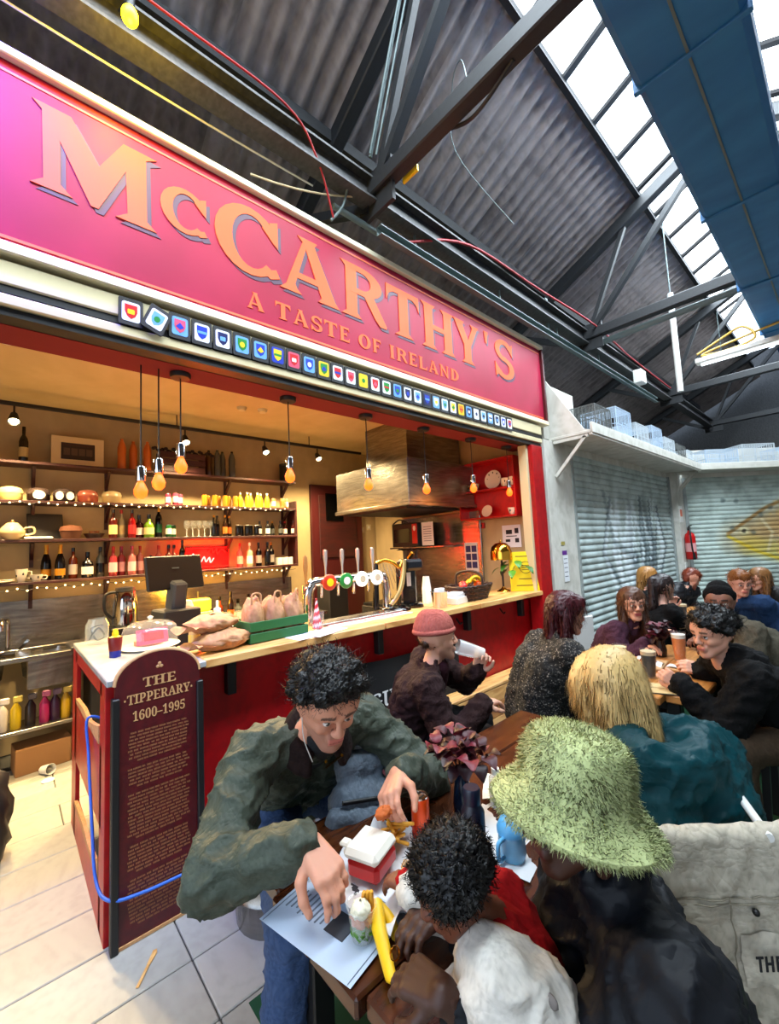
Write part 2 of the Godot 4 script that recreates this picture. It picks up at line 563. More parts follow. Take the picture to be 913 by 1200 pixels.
	part(c, "lip", MB.new().box(Vector3(5.2, 4.034, -2.175), Vector3(6.4, 0.007, 0.05)), M.channel)
	part(c, "lip", MB.new().box(Vector3(5.2, 3.966, -2.175), Vector3(6.4, 0.007, 0.05)), M.channel)
	for x in [2.4, 3.6, 4.8, 6.0, 7.5]:
		part(c, "hanger", MB.new().bar(Vector3(x, 4.03, -2.19), Vector3(x, 4.17, -2.19), 0.02, 0.008), M.channel)
	solo("metal_conduit", MB.new().tube([Vector3(1.65, 4.06, -2.26), Vector3(4.9, 4.06, -2.26)], 0.022, 8), M.channel, "thin grey conduit pipe starting above the letter A of the sign", "pipe")
	var red := std(Color(0.6, 0.06, 0.1), 0.5)
	solo("red_cable", MB.new().tube(smooth_path([Vector3(-0.5, 4.42, -2.1), Vector3(0.5, 4.4, -2.1), Vector3(1.2, 4.38, -2.1), Vector3(1.45, 4.2, -2.14), Vector3(1.62, 3.93, -2.22)], 6), 0.007, 6), red, "thin red cable drooping from the girder to the sign top", "cable")
	solo("red_cable", MB.new().tube(smooth_path([Vector3(2.3, 4.06, -2.2), Vector3(3.0, 4.3, -2.09), Vector3(4.2, 4.37, -2.09), Vector3(5.5, 4.33, -2.0), Vector3(7.0, 4.36, -2.09), Vector3(9.0, 4.33, -2.09)], 6), 0.012, 6), red, "red cable running along the girder above the right half of the sign", "cable")
	solo("white_cable", MB.new().tube(sag(Vector3(-0.6, 4.12, -2.28), Vector3(1.5, 4.14, -2.28), 0.02), 0.006, 6), M.white, "straight white cable just above the top left of the sign", "cable")
	solo("beige_cable", MB.new().tube(sag(Vector3(1.05, 3.95, -2.27), Vector3(1.85, 4.2, -2.2), 0.04), 0.006, 6), M.cream_metal, "short beige cable hanging above the letter C of the sign", "cable")
	solo("hanging_cable", MB.new().tube(smooth_path([Vector3(1.95, 4.21, -1.0), Vector3(1.99, 4.16, -1.3), Vector3(2.02, 4.32, -1.6), Vector3(1.98, 4.42, -2.0), Vector3(2.0, 4.6, -2.02), Vector3(2.01, 5.4, -1.72)], 8), 0.012, 6), M.black, "black cable clipped along the nearest tie beam", "cable")
	solo("grey_cable_bundle", MB.new().tube([Vector3(1.88, 4.45, -2.1), Vector3(1.88, 5.45, -1.67)], 0.012, 6).tube([Vector3(1.86, 4.45, -2.08), Vector3(1.86, 5.45, -1.65)], 0.008, 6).tube([Vector3(1.9, 4.45, -2.06), Vector3(1.9, 5.45, -1.63)], 0.008, 6), M.channel, "bundle of pale cables rising along the strut above the sign", "cable")
	solo("chain", MB.new().tube(smooth_path([Vector3(1.62, 3.93, -2.25), Vector3(1.7, 4.05, -2.22), Vector3(1.72, 4.17, -2.18)], 4), 0.01, 6), M.channel, "short chain holding the sign top to the girder", "chain")
	solo("white_wire", MB.new().tube(smooth_path([Vector3(3.1, 4.3, -1.7), Vector3(2.7, 4.9, -1.95), Vector3(2.5, 5.2, -1.8), Vector3(2.2, 4.9, -1.5), Vector3(1.97, 4.32, -1.3)], 6), 0.004, 5), M.channel, "thin loose wire hanging under the corrugated roof", "wire")
	solo("yellow_tape", MB.new().box(Vector3(2.02, 4.22, -1.85), Vector3(0.015, 0.05, 0.14)), M.yellow, "scrap of yellow tape on the nearest tie beam", "tape")
	# far end: hanging fluorescent batten, conduits and a post
	var l := thing("fluorescent_batten", "white fluorescent batten hanging from cables at the far right under the roof", "lamp")
	part(l, "housing", MB.new().box(Vector3(6.2, 3.72, -0.35), Vector3(0.12, 0.06, 1.6), 0.008), M.white)
	part(l, "tube", MB.new().tube([Vector3(6.2, 3.675, -1.1), Vector3(6.2, 3.675, 0.4)], 0.014, 8), glow(Color(0.92, 0.97, 1.0), 3.0))
	part(l, "suspension_wire", MB.new().tube([Vector3(6.2, 3.75, -0.9), Vector3(6.2, 4.25, -0.9)], 0.004, 5), M.channel)
	var al := AreaLight3D.new()
	al.name = "batten_light"
	al.area_size = Vector2(0.1, 1.5)
	al.light_energy = 2.0
	al.area_normalize_energy = false
	al.shadow_enabled = true
	al.position = Vector3(6.2, 3.655, -0.35)
	al.rotation_degrees = Vector3(-90, 0, 0)
	l.add_child(al)
	solo("yellow_cable_coil", MB.new().tube(smooth_path([Vector3(6.3, 3.85, -1.15), Vector3(6.4, 4.0, -0.9), Vector3(6.35, 4.04, -0.7), Vector3(6.3, 3.85, -0.6), Vector3(6.25, 3.78, -0.85), Vector3(6.3, 3.83, -1.1), Vector3(6.4, 3.95, -0.6), Vector3(6.4, 3.99, -0.2)], 6), 0.014, 6), std(Color(0.75, 0.6, 0.25), 0.5), "coil of yellow cable hung on the far roof tie", "cable")
	var vp := thing("vertical_post", "white vertical pipe hanging under the far roof", "pipe", Vector3(6.3, 0, -1.36))
	part(vp, "pipe", MB.new().tube([Vector3(0, 3.45, 0), Vector3(0, 4.75, 0)], 0.035, 8), M.white)
	part(vp, "hanger_rod", MB.new().tube([Vector3(0, 4.75, 0), Vector3(0, 5.72, 0)], 0.008, 6), M.channel)
	solo("bracket_post", MB.new().box(Vector3(4.62, 4.28, -2.22), Vector3(0.05, 0.38, 0.05), 0.004), M.channel, "short upright grey bracket on the girder above the last letter of the sign", "bracket")
	solo("junction_box", MB.new().box(Vector3(7.0, 4.02, -2.0), Vector3(0.2, 0.2, 0.12), 0.01), M.white, "white junction box on the girder above the cages", "box")
	solo("hall_conduit", MB.new().tube([Vector3(5.65, 4.16, -2.1), Vector3(5.65, 4.2, 0.9)], 0.04, 8), M.channel, "grey pipe running level with the second truss tie", "pipe")
	# coloured lamps over the left end of the sign
	var y := thing("yellow_lamp", "glowing yellow bulb hanging at the top left under the roof", "lamp", Vector3(0.36, 4.09, -1.98))
	part(y, "bulb", MB.new().ball(Vector3.ZERO, Vector3(0.035, 0.045, 0.035)), glow(Color(1.0, 0.85, 0.05), 10.0))
	part(y, "socket", MB.new().tube([Vector3(0, 0.04, 0), Vector3(0, 0.1, 0)], 0.02, 8), M.black)
	part(y, "cord", MB.new().tube([Vector3(0, 0.1, 0), Vector3(-0.02, 0.16, -0.14)], 0.006, 6), M.black)
	omni(y, Vector3(0, -0.06, 0.02), Color(1.0, 0.8, 0.1), 0.5, 0.04)
	var bl := thing("blue_stage_lamp", "small black stage lamp with a blue lens at the left end of the sign", "lamp", Vector3(-0.62, 4.42, -1.95))
	bl.rotation_degrees = Vector3(0, -40, -55)
	part(bl, "housing", MB.new().lathe([Vector2(0, -0.1), Vector2(0.05, -0.1), Vector2(0.075, 0.08), Vector2(0.07, 0.08), Vector2(0.05, 0.06)], 14), M.black)
	part(bl, "lens", MB.new().lathe([Vector2(0.0, 0.065), Vector2(0.066, 0.065)], 14), glow(Color(0.2, 0.1, 1.0), 6.0))
	var sp := SpotLight3D.new()
	sp.name = "blue_beam"
	sp.light_color = Color(0.22, 0.1, 1.0)
	sp.light_energy = 11.0
	sp.spot_angle = 32
	sp.spot_range = 20
	sp.spot_attenuation = 2.0
	sp.light_size = 0.06
	sp.shadow_enabled = true
	add_child(sp)
	sp.look_at_from_position(Vector3(-0.55, 4.35, -1.9), Vector3(-0.05, 3.5, -2.31))

func omni(parent: Node, p: Vector3, c: Color, e: float, size := 0.03):
	var o := OmniLight3D.new()
	o.name = "light"
	o.light_color = c
	o.light_energy = e
	o.light_size = size
	o.omni_range = 20
	o.omni_attenuation = 2.0
	o.shadow_enabled = true
	o.position = p
	parent.add_child(o, true)

# ---------------------------------------------------------------- the bar's own room
func bar_shell():
	struct("wall_back", MB.new().box(Vector3(1.1, 1.6, -5.22), Vector3(6.7, 3.2, 0.06)), M.wall_tan)
	struct("wall_left", MB.new().box(Vector3(-2.2, 1.6, -3.8), Vector3(0.1, 3.2, 2.9)), M.wall_tan)
	struct("wall_right", MB.new().box(Vector3(4.42, 1.6, -3.8), Vector3(0.1, 3.2, 2.75)), M.wall_tan)
	struct("ceiling_bar", MB.new().box(Vector3(1.1, 3.2, -3.85), Vector3(6.7, 0.1, 2.75)), M.cream)
	var c := struct("trim_1", MB.new().box(Vector3(1.1, 2.945, -2.52), Vector3(6.7, 0.49, 0.22)), std(Color(0.42, 0.012, 0.035), 0.9))
	c.name = "trim_beam"
	names["trim_beam"] = 0
	# the roller shutter box and slats of trim that close the front under the sign
	struct("trim_2", MB.new().box(Vector3(1.1, 2.885, -2.335), Vector3(6.7, 0.105, 0.07), 0.006), M.cream_metal)
	struct("trim_3", MB.new().box(Vector3(1.1, 2.815, -2.36), Vector3(6.7, 0.035, 0.1)), M.black)
	struct("trim_4", MB.new().box(Vector3(1.1, 2.765, -2.345), Vector3(6.7, 0.05, 0.09), 0.006), M.cream_metal)
	struct("trim_5", MB.new().box(Vector3(1.1, 2.72, -2.37), Vector3(6.7, 0.035, 0.1)), M.black)
	struct("trim_6", MB.new().box(Vector3(4.32, 1.35, -2.38), Vector3(0.22, 2.7, 0.16), 0.008), M.red)
	struct("trim_7", MB.new().box(Vector3(4.19, 1.9, -2.40), Vector3(0.04, 1.6, 0.1), 0.004), M.cream_metal)
	# the dark red door in the back wall
	var d := struct("door_1", MB.new().box(Vector3(3.62, 1.3, -5.16), Vector3(0.9, 2.6, 0.05), 0.006), M.red_dark)
	part(d, "door_panel", MB.new().box(Vector3(3.62, 2.0, -5.13), Vector3(0.66, 0.9, 0.02), 0.006), M.maroon_wood)
	part(d, "door_window", MB.new().box(Vector3(3.55, 2.28, -5.115), Vector3(0.3, 0.4, 0.012)), M.black_gloss)

# ---------------------------------------------------------------- lettering
func stroke_letters() -> Dictionary:
	# capital letters drawn as overlapping polygons with wedge serifs in a box 1 x 1
	var L := {}
	L["M"] = [[0.0, 0, 0.30, 0, 0.21, 0.10, 0.20, 0.72, 0.21, 1.0, 0.0, 1.0, 0.07, 0.92, 0.09, 0.10], [0.06, 1.0, 0.28, 1.0, 0.56, 0.42, 0.47, 0.0, 0.44, 0.0], [0.5, 0.12, 0.75, 1.0, 0.72, 1.0, 0.44, 0.30, 0.46, 0.0], [0.46, 0.0, 0.5, 0.0, 0.83, 0.96, 0.78, 1.0, 0.7, 1.0, 0.46, 0.45], [0.64, 0, 1.0, 0, 0.91, 0.09, 0.9, 0.92, 1.0, 1.0, 0.74, 1.0, 0.72, 0.72, 0.74, 0.10]]
	L["A"] = [[0.0, 0, 0.34, 0, 0.27, 0.07, 0.24, 0.14, 0.47, 0.96, 0.40, 1.0, 0.33, 1.0, 0.38, 0.92, 0.10, 0.10], [0.30, 1.0, 0.63, 1.0, 0.58, 0.93, 0.92, 0.10, 1.0, 0, 0.62, 0, 0.68, 0.08, 0.40, 0.90], [0.24, 0.26, 0.72, 0.26, 0.70, 0.36, 0.26, 0.36]]
	L["R"] = [[0, 0, 0.42, 0, 0.33, 0.09, 0.33, 0.91, 0.2, 1.0, 0, 1.0, 0.1, 0.91, 0.1, 0.09], [0.3, 0.52, 0.5, 0.46, 0.74, 0.10, 0.84, 0.0, 1.0, 0.0, 1.0, 0.05, 0.72, 0.5, 0.5, 0.55]]
	L["T"] = [[0.0, 1.0, 0.0, 0.66, 0.08, 0.82, 0.2, 0.88, 0.8, 0.88, 0.92, 0.82, 1.0, 0.66, 1.0, 1.0], [0.22, 0, 0.78, 0, 0.64, 0.09, 0.64, 0.95, 0.36, 0.95, 0.36, 0.09]]
	L["H"] = [[0, 0, 0.42, 0, 0.33, 0.09, 0.33, 0.91, 0.42, 1, 0, 1, 0.09, 0.91, 0.09, 0.09], [0.58, 0, 1, 0, 0.91, 0.09, 0.91, 0.91, 1, 1, 0.58, 1, 0.67, 0.91, 0.67, 0.09], [0.25, 0.45, 0.75, 0.45, 0.75, 0.56, 0.25, 0.56]]
	L["Y"] = [[0.28, 0, 0.76, 0, 0.65, 0.09, 0.65, 0.48, 0.38, 0.48, 0.38, 0.09], [0, 1, 0.42, 1, 0.36, 0.92, 0.58, 0.52, 0.5, 0.4, 0.36, 0.46, 0.08, 0.92], [0.66, 1, 1.0, 1, 0.92, 0.92, 0.66, 0.46, 0.48, 0.44, 0.74, 0.92]]
	L["'"] = [[0.1, 1, 0.9, 1, 0.6, 0, 0.3, 0]]
	L["I"] = [[0, 0, 1, 0, 0.78, 0.09, 0.78, 0.91, 1, 1, 0, 1, 0.22, 0.91, 0.22, 0.09]]
	L["E"] = [[0, 0, 0.45, 0, 0.4, 0.09, 0.4, 0.91, 0.45, 1, 0, 1, 0.12, 0.91, 0.12, 0.09], [0.2, 0, 0.95, 0, 1, 0.3, 0.86, 0.13, 0.2, 0.12], [0.2, 1, 0.92, 1, 0.95, 0.72, 0.83, 0.87, 0.2, 0.88], [0.3, 0.45, 0.62, 0.45, 0.7, 0.36, 0.7, 0.66, 0.62, 0.56, 0.3, 0.56]]
	L["F"] = [L["E"][0], L["E"][2], L["E"][3]]
	L["L"] = [[0, 0, 0.5, 0, 0.42, 0.09, 0.42, 0.91, 0.52, 1, 0, 1, 0.12, 0.91, 0.12, 0.09], [0.2, 0, 0.95, 0, 1, 0.35, 0.85, 0.13, 0.2, 0.12]]
	L["N"] = [[0, 0, 0.34, 0, 0.25, 0.09, 0.24, 0.95, 0, 1, 0.11, 0.9, 0.12, 0.09], [0.0, 1, 0.28, 1, 0.9, 0.12, 0.9, 0, 0.78, 0], [0.68, 1, 1, 1, 0.9, 0.91, 0.9, 0, 0.77, 0.15, 0.78, 0.91]]
	L["U"] = [[0, 1, 0.45, 1, 0.36, 0.91, 0.36, 0.2, 0.12, 0.3, 0.1, 0.91], [0.62, 1, 1, 1, 0.9, 0.91, 0.9, 0.3, 0.74, 0.2, 0.76, 0.91]]
	# round letters: rings cut from ellipses
	var ring := func(c: Vector2, ro: Vector2, ri: Vector2, off: float, a0: float, a1: float):
		var o := arc(c, ro, a0, a1, 18)
		var i := arc(c + Vector2(off, 0), ri, a0, a1, 18)
		i.reverse()
		o.append_array(i)
		var out := []
		for p in o: out.append(p.x); out.append(p.y)
		return out
	L["C"] = [ring.call(Vector2(0.52, 0.5), Vector2(0.52, 0.51), Vector2(0.30, 0.40), 0.03, 42, 318), [0.84, 0.92, 0.98, 0.98, 0.98, 0.56, 0.90, 0.62, 0.72, 0.80, 0.86, 0.86], [0.94, 0.22, 1.0, 0.10, 0.84, 0.04, 0.72, 0.13]]
	L["O"] = [ring.call(Vector2(0.5, 0.5), Vector2(0.5, 0.51), Vector2(0.24, 0.40), 0.0, 0, 180), ring.call(Vector2(0.5, 0.5), Vector2(0.5, 0.51), Vector2(0.24, 0.40), 0.0, 180, 360)]
	L["D"] = [L["I"][0].duplicate(), ring.call(Vector2(0.36, 0.5), Vector2(0.64, 0.5), Vector2(0.34, 0.39), 0.0, -90, 90)]
	for i in range(0, L["D"][0].size(), 2): L["D"][0][i] *= 0.5
	L["R"].append(ring.call(Vector2(0.45, 0.73), Vector2(0.46, 0.27), Vector2(0.2, 0.165), 0.0, -90, 90))
	L["R"].append([0.2, 1.0, 0.46, 1.0, 0.46, 0.895, 0.2, 0.895])
	L["R"].append([0.2, 0.46, 0.46, 0.46, 0.46, 0.565, 0.2, 0.565])
	L["G"] = [L["C"][0], L["C"][1], [0.62, 0.45, 1.0, 0.45, 0.94, 0.38, 0.94, 0.05, 0.74, 0.08, 0.74, 0.38]]
	L["S"] = [ring.call(Vector2(0.5, 0.73), Vector2(0.46, 0.28), Vector2(0.24, 0.16), 0.0, 30, 270), ring.call(Vector2(0.5, 0.27), Vector2(0.5, 0.28), Vector2(0.24, 0.17), 0.0, -150, 90), [0.78, 0.9, 0.96, 0.98, 0.93, 0.64, 0.72, 0.82], [0.0, 0.36, 0.02, 0.0, 0.2, 0.1, 0.26, 0.18], [0.36, 0.56, 0.5, 0.45, 0.6, 0.44, 0.6, 0.56, 0.5, 0.57]]
	return L

var LET := {}
func letter(ch: String, x0: float, x1: float, y0: float, y1: float, z0: float, z1: float, shift := Vector2.ZERO) -> MB:
	if LET.is_empty(): LET = stroke_letters()
	var b := MB.new()
	var k := 0
	for poly in LET[ch]:
		var p := PackedVector2Array()
		for i in range(0, poly.size(), 2):
			p.append(Vector2(lerp(x0, x1, poly[i]), lerp(y0, y1, poly[i + 1])) + shift)
		if Geometry2D.triangulate_polygon(p).is_empty(): p = Geometry2D.convex_hull(p)
		b.prism(p, z0, z1 + 0.00012 * k)
		k += 1
	return b

func shop_sign():
	var s := thing("shop_sign", "long pink and red fascia sign with orange lettering reading McCARTHY'S A TASTE OF IRELAND", "sign")
	var board := textured(noise_image(128, 0.02, Vector2(1, 1), [Color(0.58, 0.05, 0.19), Color(0.63, 0.065, 0.22)], 3, 31), Vector3(0.5, 0.5, 0.5), 0.48)
	board.metallic_specular = 0.35
	part(s, "panel", MB.new().box(Vector3(2.0, 3.44, -2.35), Vector3(5.14, 0.86, 0.07), 0.004), board)
	part(s, "top_frame", MB.new().box(Vector3(2.0, 3.89, -2.335), Vector3(5.2, 0.045, 0.11), 0.006), std(Color(0.9, 0.87, 0.76), 0.4))
	part(s, "bottom_frame", MB.new().box(Vector3(2.0, 2.985, -2.33), Vector3(5.2, 0.05, 0.11), 0.006), std(Color(0.9, 0.85, 0.7), 0.4))
	part(s, "end_frame", MB.new().box(Vector3(4.59, 3.44, -2.335), Vector3(0.035, 0.9, 0.1), 0.004), M.maroon)
	var gold := std(Color(0.86, 0.36, 0.2), 0.5)
	var orange := std(Color(0.95, 0.36, 0.15), 0.7)
	var navy := std(Color(0.28, 0.13, 0.24), 0.5)
	part(s, "pinstripe", MB.new().box(Vector3(2.0, 3.047, -2.314), Vector3(5.1, 0.014, 0.004)), gold)
	part(s, "pinstripe", MB.new().box(Vector3(2.0, 3.815, -2.314), Vector3(5.1, 0.012, 0.004)), gold)
	var zb := -2.316
	for q in [["M", 0.04, 0.546, 3.345, 3.75], ["C", 0.563, 0.803, 3.415, 3.668], ["C", 0.845, 1.25, 3.335, 3.76], ["A", 1.249, 1.709, 3.335, 3.745], ["R", 1.73, 2.155, 3.335, 3.742], ["T", 2.165, 2.53, 3.338, 3.73], ["H", 2.56, 2.99, 3.34, 3.735], ["Y", 2.985, 3.37, 3.34, 3.735], ["'", 3.455, 3.535, 3.63, 3.75], ["S", 3.63, 3.98, 3.34, 3.75]]:
		part(s, "letter_shadow", letter(q[0], q[1], q[2], q[3], q[4], zb, zb + 0.0035, Vector2(0.022, -0.022)), navy)
		part(s, "letter", letter(q[0], q[1], q[2], q[3], q[4], zb, zb + 0.007), orange)
	var put := func(word: String, x0: float, x1: float):
		var wd := {"A": 1.05, "I": 0.45, "O": 1.05, "S": 0.8, "E": 0.82, "F": 0.8, "T": 0.95, "R": 1.0, "L": 0.85, "N": 1.05, "D": 1.0}
		var total := 0.0
		for ch in word: total += wd[ch] + 0.18
		total -= 0.18
		var x := x0
		var k := (x1 - x0) / total
		for ch in word:
			part(s, "small_letter", letter(ch, x, x + wd[ch] * k, 3.12, 3.226, zb, zb + 0.005), orange)
			x += (wd[ch] + 0.18) * k
	put.call("A", 1.03, 1.14)
	put.call("TASTE", 1.215, 1.79)
	put.call("OF", 1.87, 2.09)
	put.call("IRELAND", 2.175, 3.02)
	# the row of county crests hung under the sign
	var cols := {"red": Color(0.75, 0.06, 0.06), "yellow": Color(0.9, 0.75, 0.08), "blue": Color(0.08, 0.2, 0.65), "green": Color(0.1, 0.5, 0.18), "white": Color(0.85, 0.87, 0.88), "sky": Color(0.4, 0.62, 0.85), "black": Color(0.05, 0.05, 0.06), "maroon": Color(0.4, 0.03, 0.1), "pink": Color(0.8, 0.3, 0.4), "orange": Color(0.9, 0.45, 0.1), "navy": Color(0.05, 0.08, 0.3)}
	var mats := {}
	for k in cols: mats[k] = std(cols[k], 0.35)
	var rows := [["red", "yellow", "white"], ["sky", "green", "white"], ["pink", "blue", "sky"], ["blue", "sky", "white"], ["navy", "sky", "white"], ["green", "yellow", "sky"], ["blue", "yellow", "sky"], ["yellow", "green", "blue"], ["red", "white", "pink"], ["blue", "white", "sky"], ["green", "blue", "yellow"], ["red", "blue", "white"], ["pink", "red", "white"], ["yellow", "green", "yellow"], ["red", "pink", "white"], ["green", "red", "white"], ["blue", "green", "sky"], ["navy", "blue", "white"], ["sky", "blue", "white"], ["blue", "sky", "navy"], ["white", "yellow", "sky"], ["sky", "green", "white"], ["yellow", "green", "white"], ["orange", "red", "yellow"], ["navy", "white", "sky"], ["white", "navy", "white"], ["sky", "black", "white"], ["white", "navy", "sky"], ["navy", "sky", "white"], ["blue", "white", "white"], ["red", "blue", "white"]]
	var card := MB.new().prism(round_rect(0.105, 0.137, 0.008), 0, 0.008).mesh()
	var face := MB.new().prism(round_rect(0.078, 0.098, 0.012), 0.008, 0.0095).mesh()
	var shield := PackedVector2Array([Vector2(-0.027, 0.036), Vector2(0.027, 0.036), Vector2(0.027, 0.0), Vector2(0.018, -0.022), Vector2(0, -0.036), Vector2(-0.018, -0.022), Vector2(-0.027, 0.0)])
	var sh := MB.new().prism(shield, 0.0095, 0.0108).mesh()
	var charges := [MB.new().prism(round_rect(0.03, 0.024, 0.004), 0.0108, 0.0118).mesh(), MB.new().prism(arc(Vector2.ZERO, Vector2(0.015, 0.017), 0, 330, 11), 0.0108, 0.0118).mesh(), MB.new().prism(PackedVector2Array([Vector2(-0.02, -0.004), Vector2(0.0, 0.02), Vector2(0.02, -0.004), Vector2(0.0, -0.018)]), 0.0108, 0.0118).mesh(), MB.new().prism(PackedVector2Array([Vector2(-0.025, 0.008), Vector2(0.025, 0.008), Vector2(0.025, -0.006), Vector2(-0.025, -0.006)]), 0.0108, 0.0118).mesh()]
	var ord := ["first", "second", "third", "fourth", "fifth", "sixth", "seventh", "eighth", "ninth", "tenth", "eleventh", "twelfth", "thirteenth", "fourteenth", "fifteenth", "sixteenth", "seventeenth", "eighteenth", "nineteenth", "twentieth", "twenty-first", "twenty-second", "twenty-third", "twenty-fourth", "twenty-fifth", "twenty-sixth", "twenty-seventh", "twenty-eighth", "twenty-ninth", "thirtieth", "last"]
	for i in 31:
		var r = rows[i]
		var extra := ", hanging tilted" if i == 1 else ""
		var c := thing("crest_plaque", "black plaque with %s and %s crest%s, %s from the left" % [r[0], r[1], extra, ord[i]], "plaque", Vector3(0.427 + 0.1118 * i, 2.862 - 0.012 * i / 30.0, -2.298), 0, "county crest plaques in a row under the sign")
		if i == 1: c.rotation_degrees = Vector3(0, 0, -22); c.position += Vector3(0, -0.006, 0.012)
		part(c, "backing", card, M.black)
		part(c, "picture", face, mats[r[2]])
		part(c, "shield", sh, mats[r[0]])
		part(c, "charge", charges[i % 4], mats[r[1]])

# ---------------------------------------------------------------- shutters, ledge, cages
func spray_image(w: int, h: int, base: Color, kind: int) -> Image:
	var im := Image.create(w, h, false, Image.FORMAT_RGB8)
	var f := FastNoiseLite.new()
	f.seed = 40 + kind
	f.frequency = 0.02
	f.fractal_octaves = 4
	for y in h:
		for x in w:
			var q := f.get_noise_2d(x, y)
			im.set_pixel(x, y, base.lerp(base.darkened(0.25), clampf(q + 0.2, 0, 1)))
	return im

func dab(im: Image, c: Vector2, r: float, col: Color, a: float):
	for y in range(max(0, int(c.y - r)), min(im.get_height(), int(c.y + r) + 1)):
		for x in range(max(0, int(c.x - r)), min(im.get_width(), int(c.x + r) + 1)):
			var d := Vector2(x, y).distance_to(c) / r
			if d < 1.0:
				im.set_pixel(x, y, im.get_pixel(x, y).lerp(col, a * (1.0 - d * d)))

func brush(im: Image, pts: Array, r: float, col: Color, a: float):
	for i in pts.size() - 1:
		var n: int = max(2, int(pts[i].distance_to(pts[i + 1]) / (r * 0.5)))
		for k in n: dab(im, pts[i].lerp(pts[i + 1], float(k) / n), r, col, a)

func shutter(called: String, origin: Vector3, turn: float, width: float, top: float, im: Image, rough: float):
	# rolled steel shutter of curved slats; the paint is one print across the slats
	var root := Node3D.new()
	root.name = called
	root.set_meta("kind", "structure")
	add_child(root)
	root.position = origin
	root.rotation.y = turn
	var m := std(Color.WHITE, rough)
	m.albedo_texture = tex(im)
	var n := 33
	var hgt := top / n
	for k in n:
		var y0 := k * hgt
		var b := MB.new()
		b.surf(1, 6, func(u, w):
			return Vector3(u * width, y0 + w * hgt, 0.014 * sin(PI * min(w * 1.12, 1.0)) - (0.006 if w > 0.9 else 0.0)))
		for i in b.uv.size():
			b.uv[i] = Vector2(b.uv[i].x, 1.0 - (y0 + (1.0 - b.uv[i].y) * hgt) / top)
		part(root, "shutter_slat", b, m)
	part(root, "side_rail", MB.new().box(Vector3(-0.02, top / 2, 0.01), Vector3(0.06, top, 0.06)), M.galv)
	part(root, "side_rail", MB.new().box(Vector3(width + 0.02, top / 2, 0.01), Vector3(0.06, top, 0.06)), M.galv)
	part(root, "backing", MB.new().box(Vector3(width / 2, top / 2, -0.06), Vector3(width, top, 0.04)), M.charcoal)

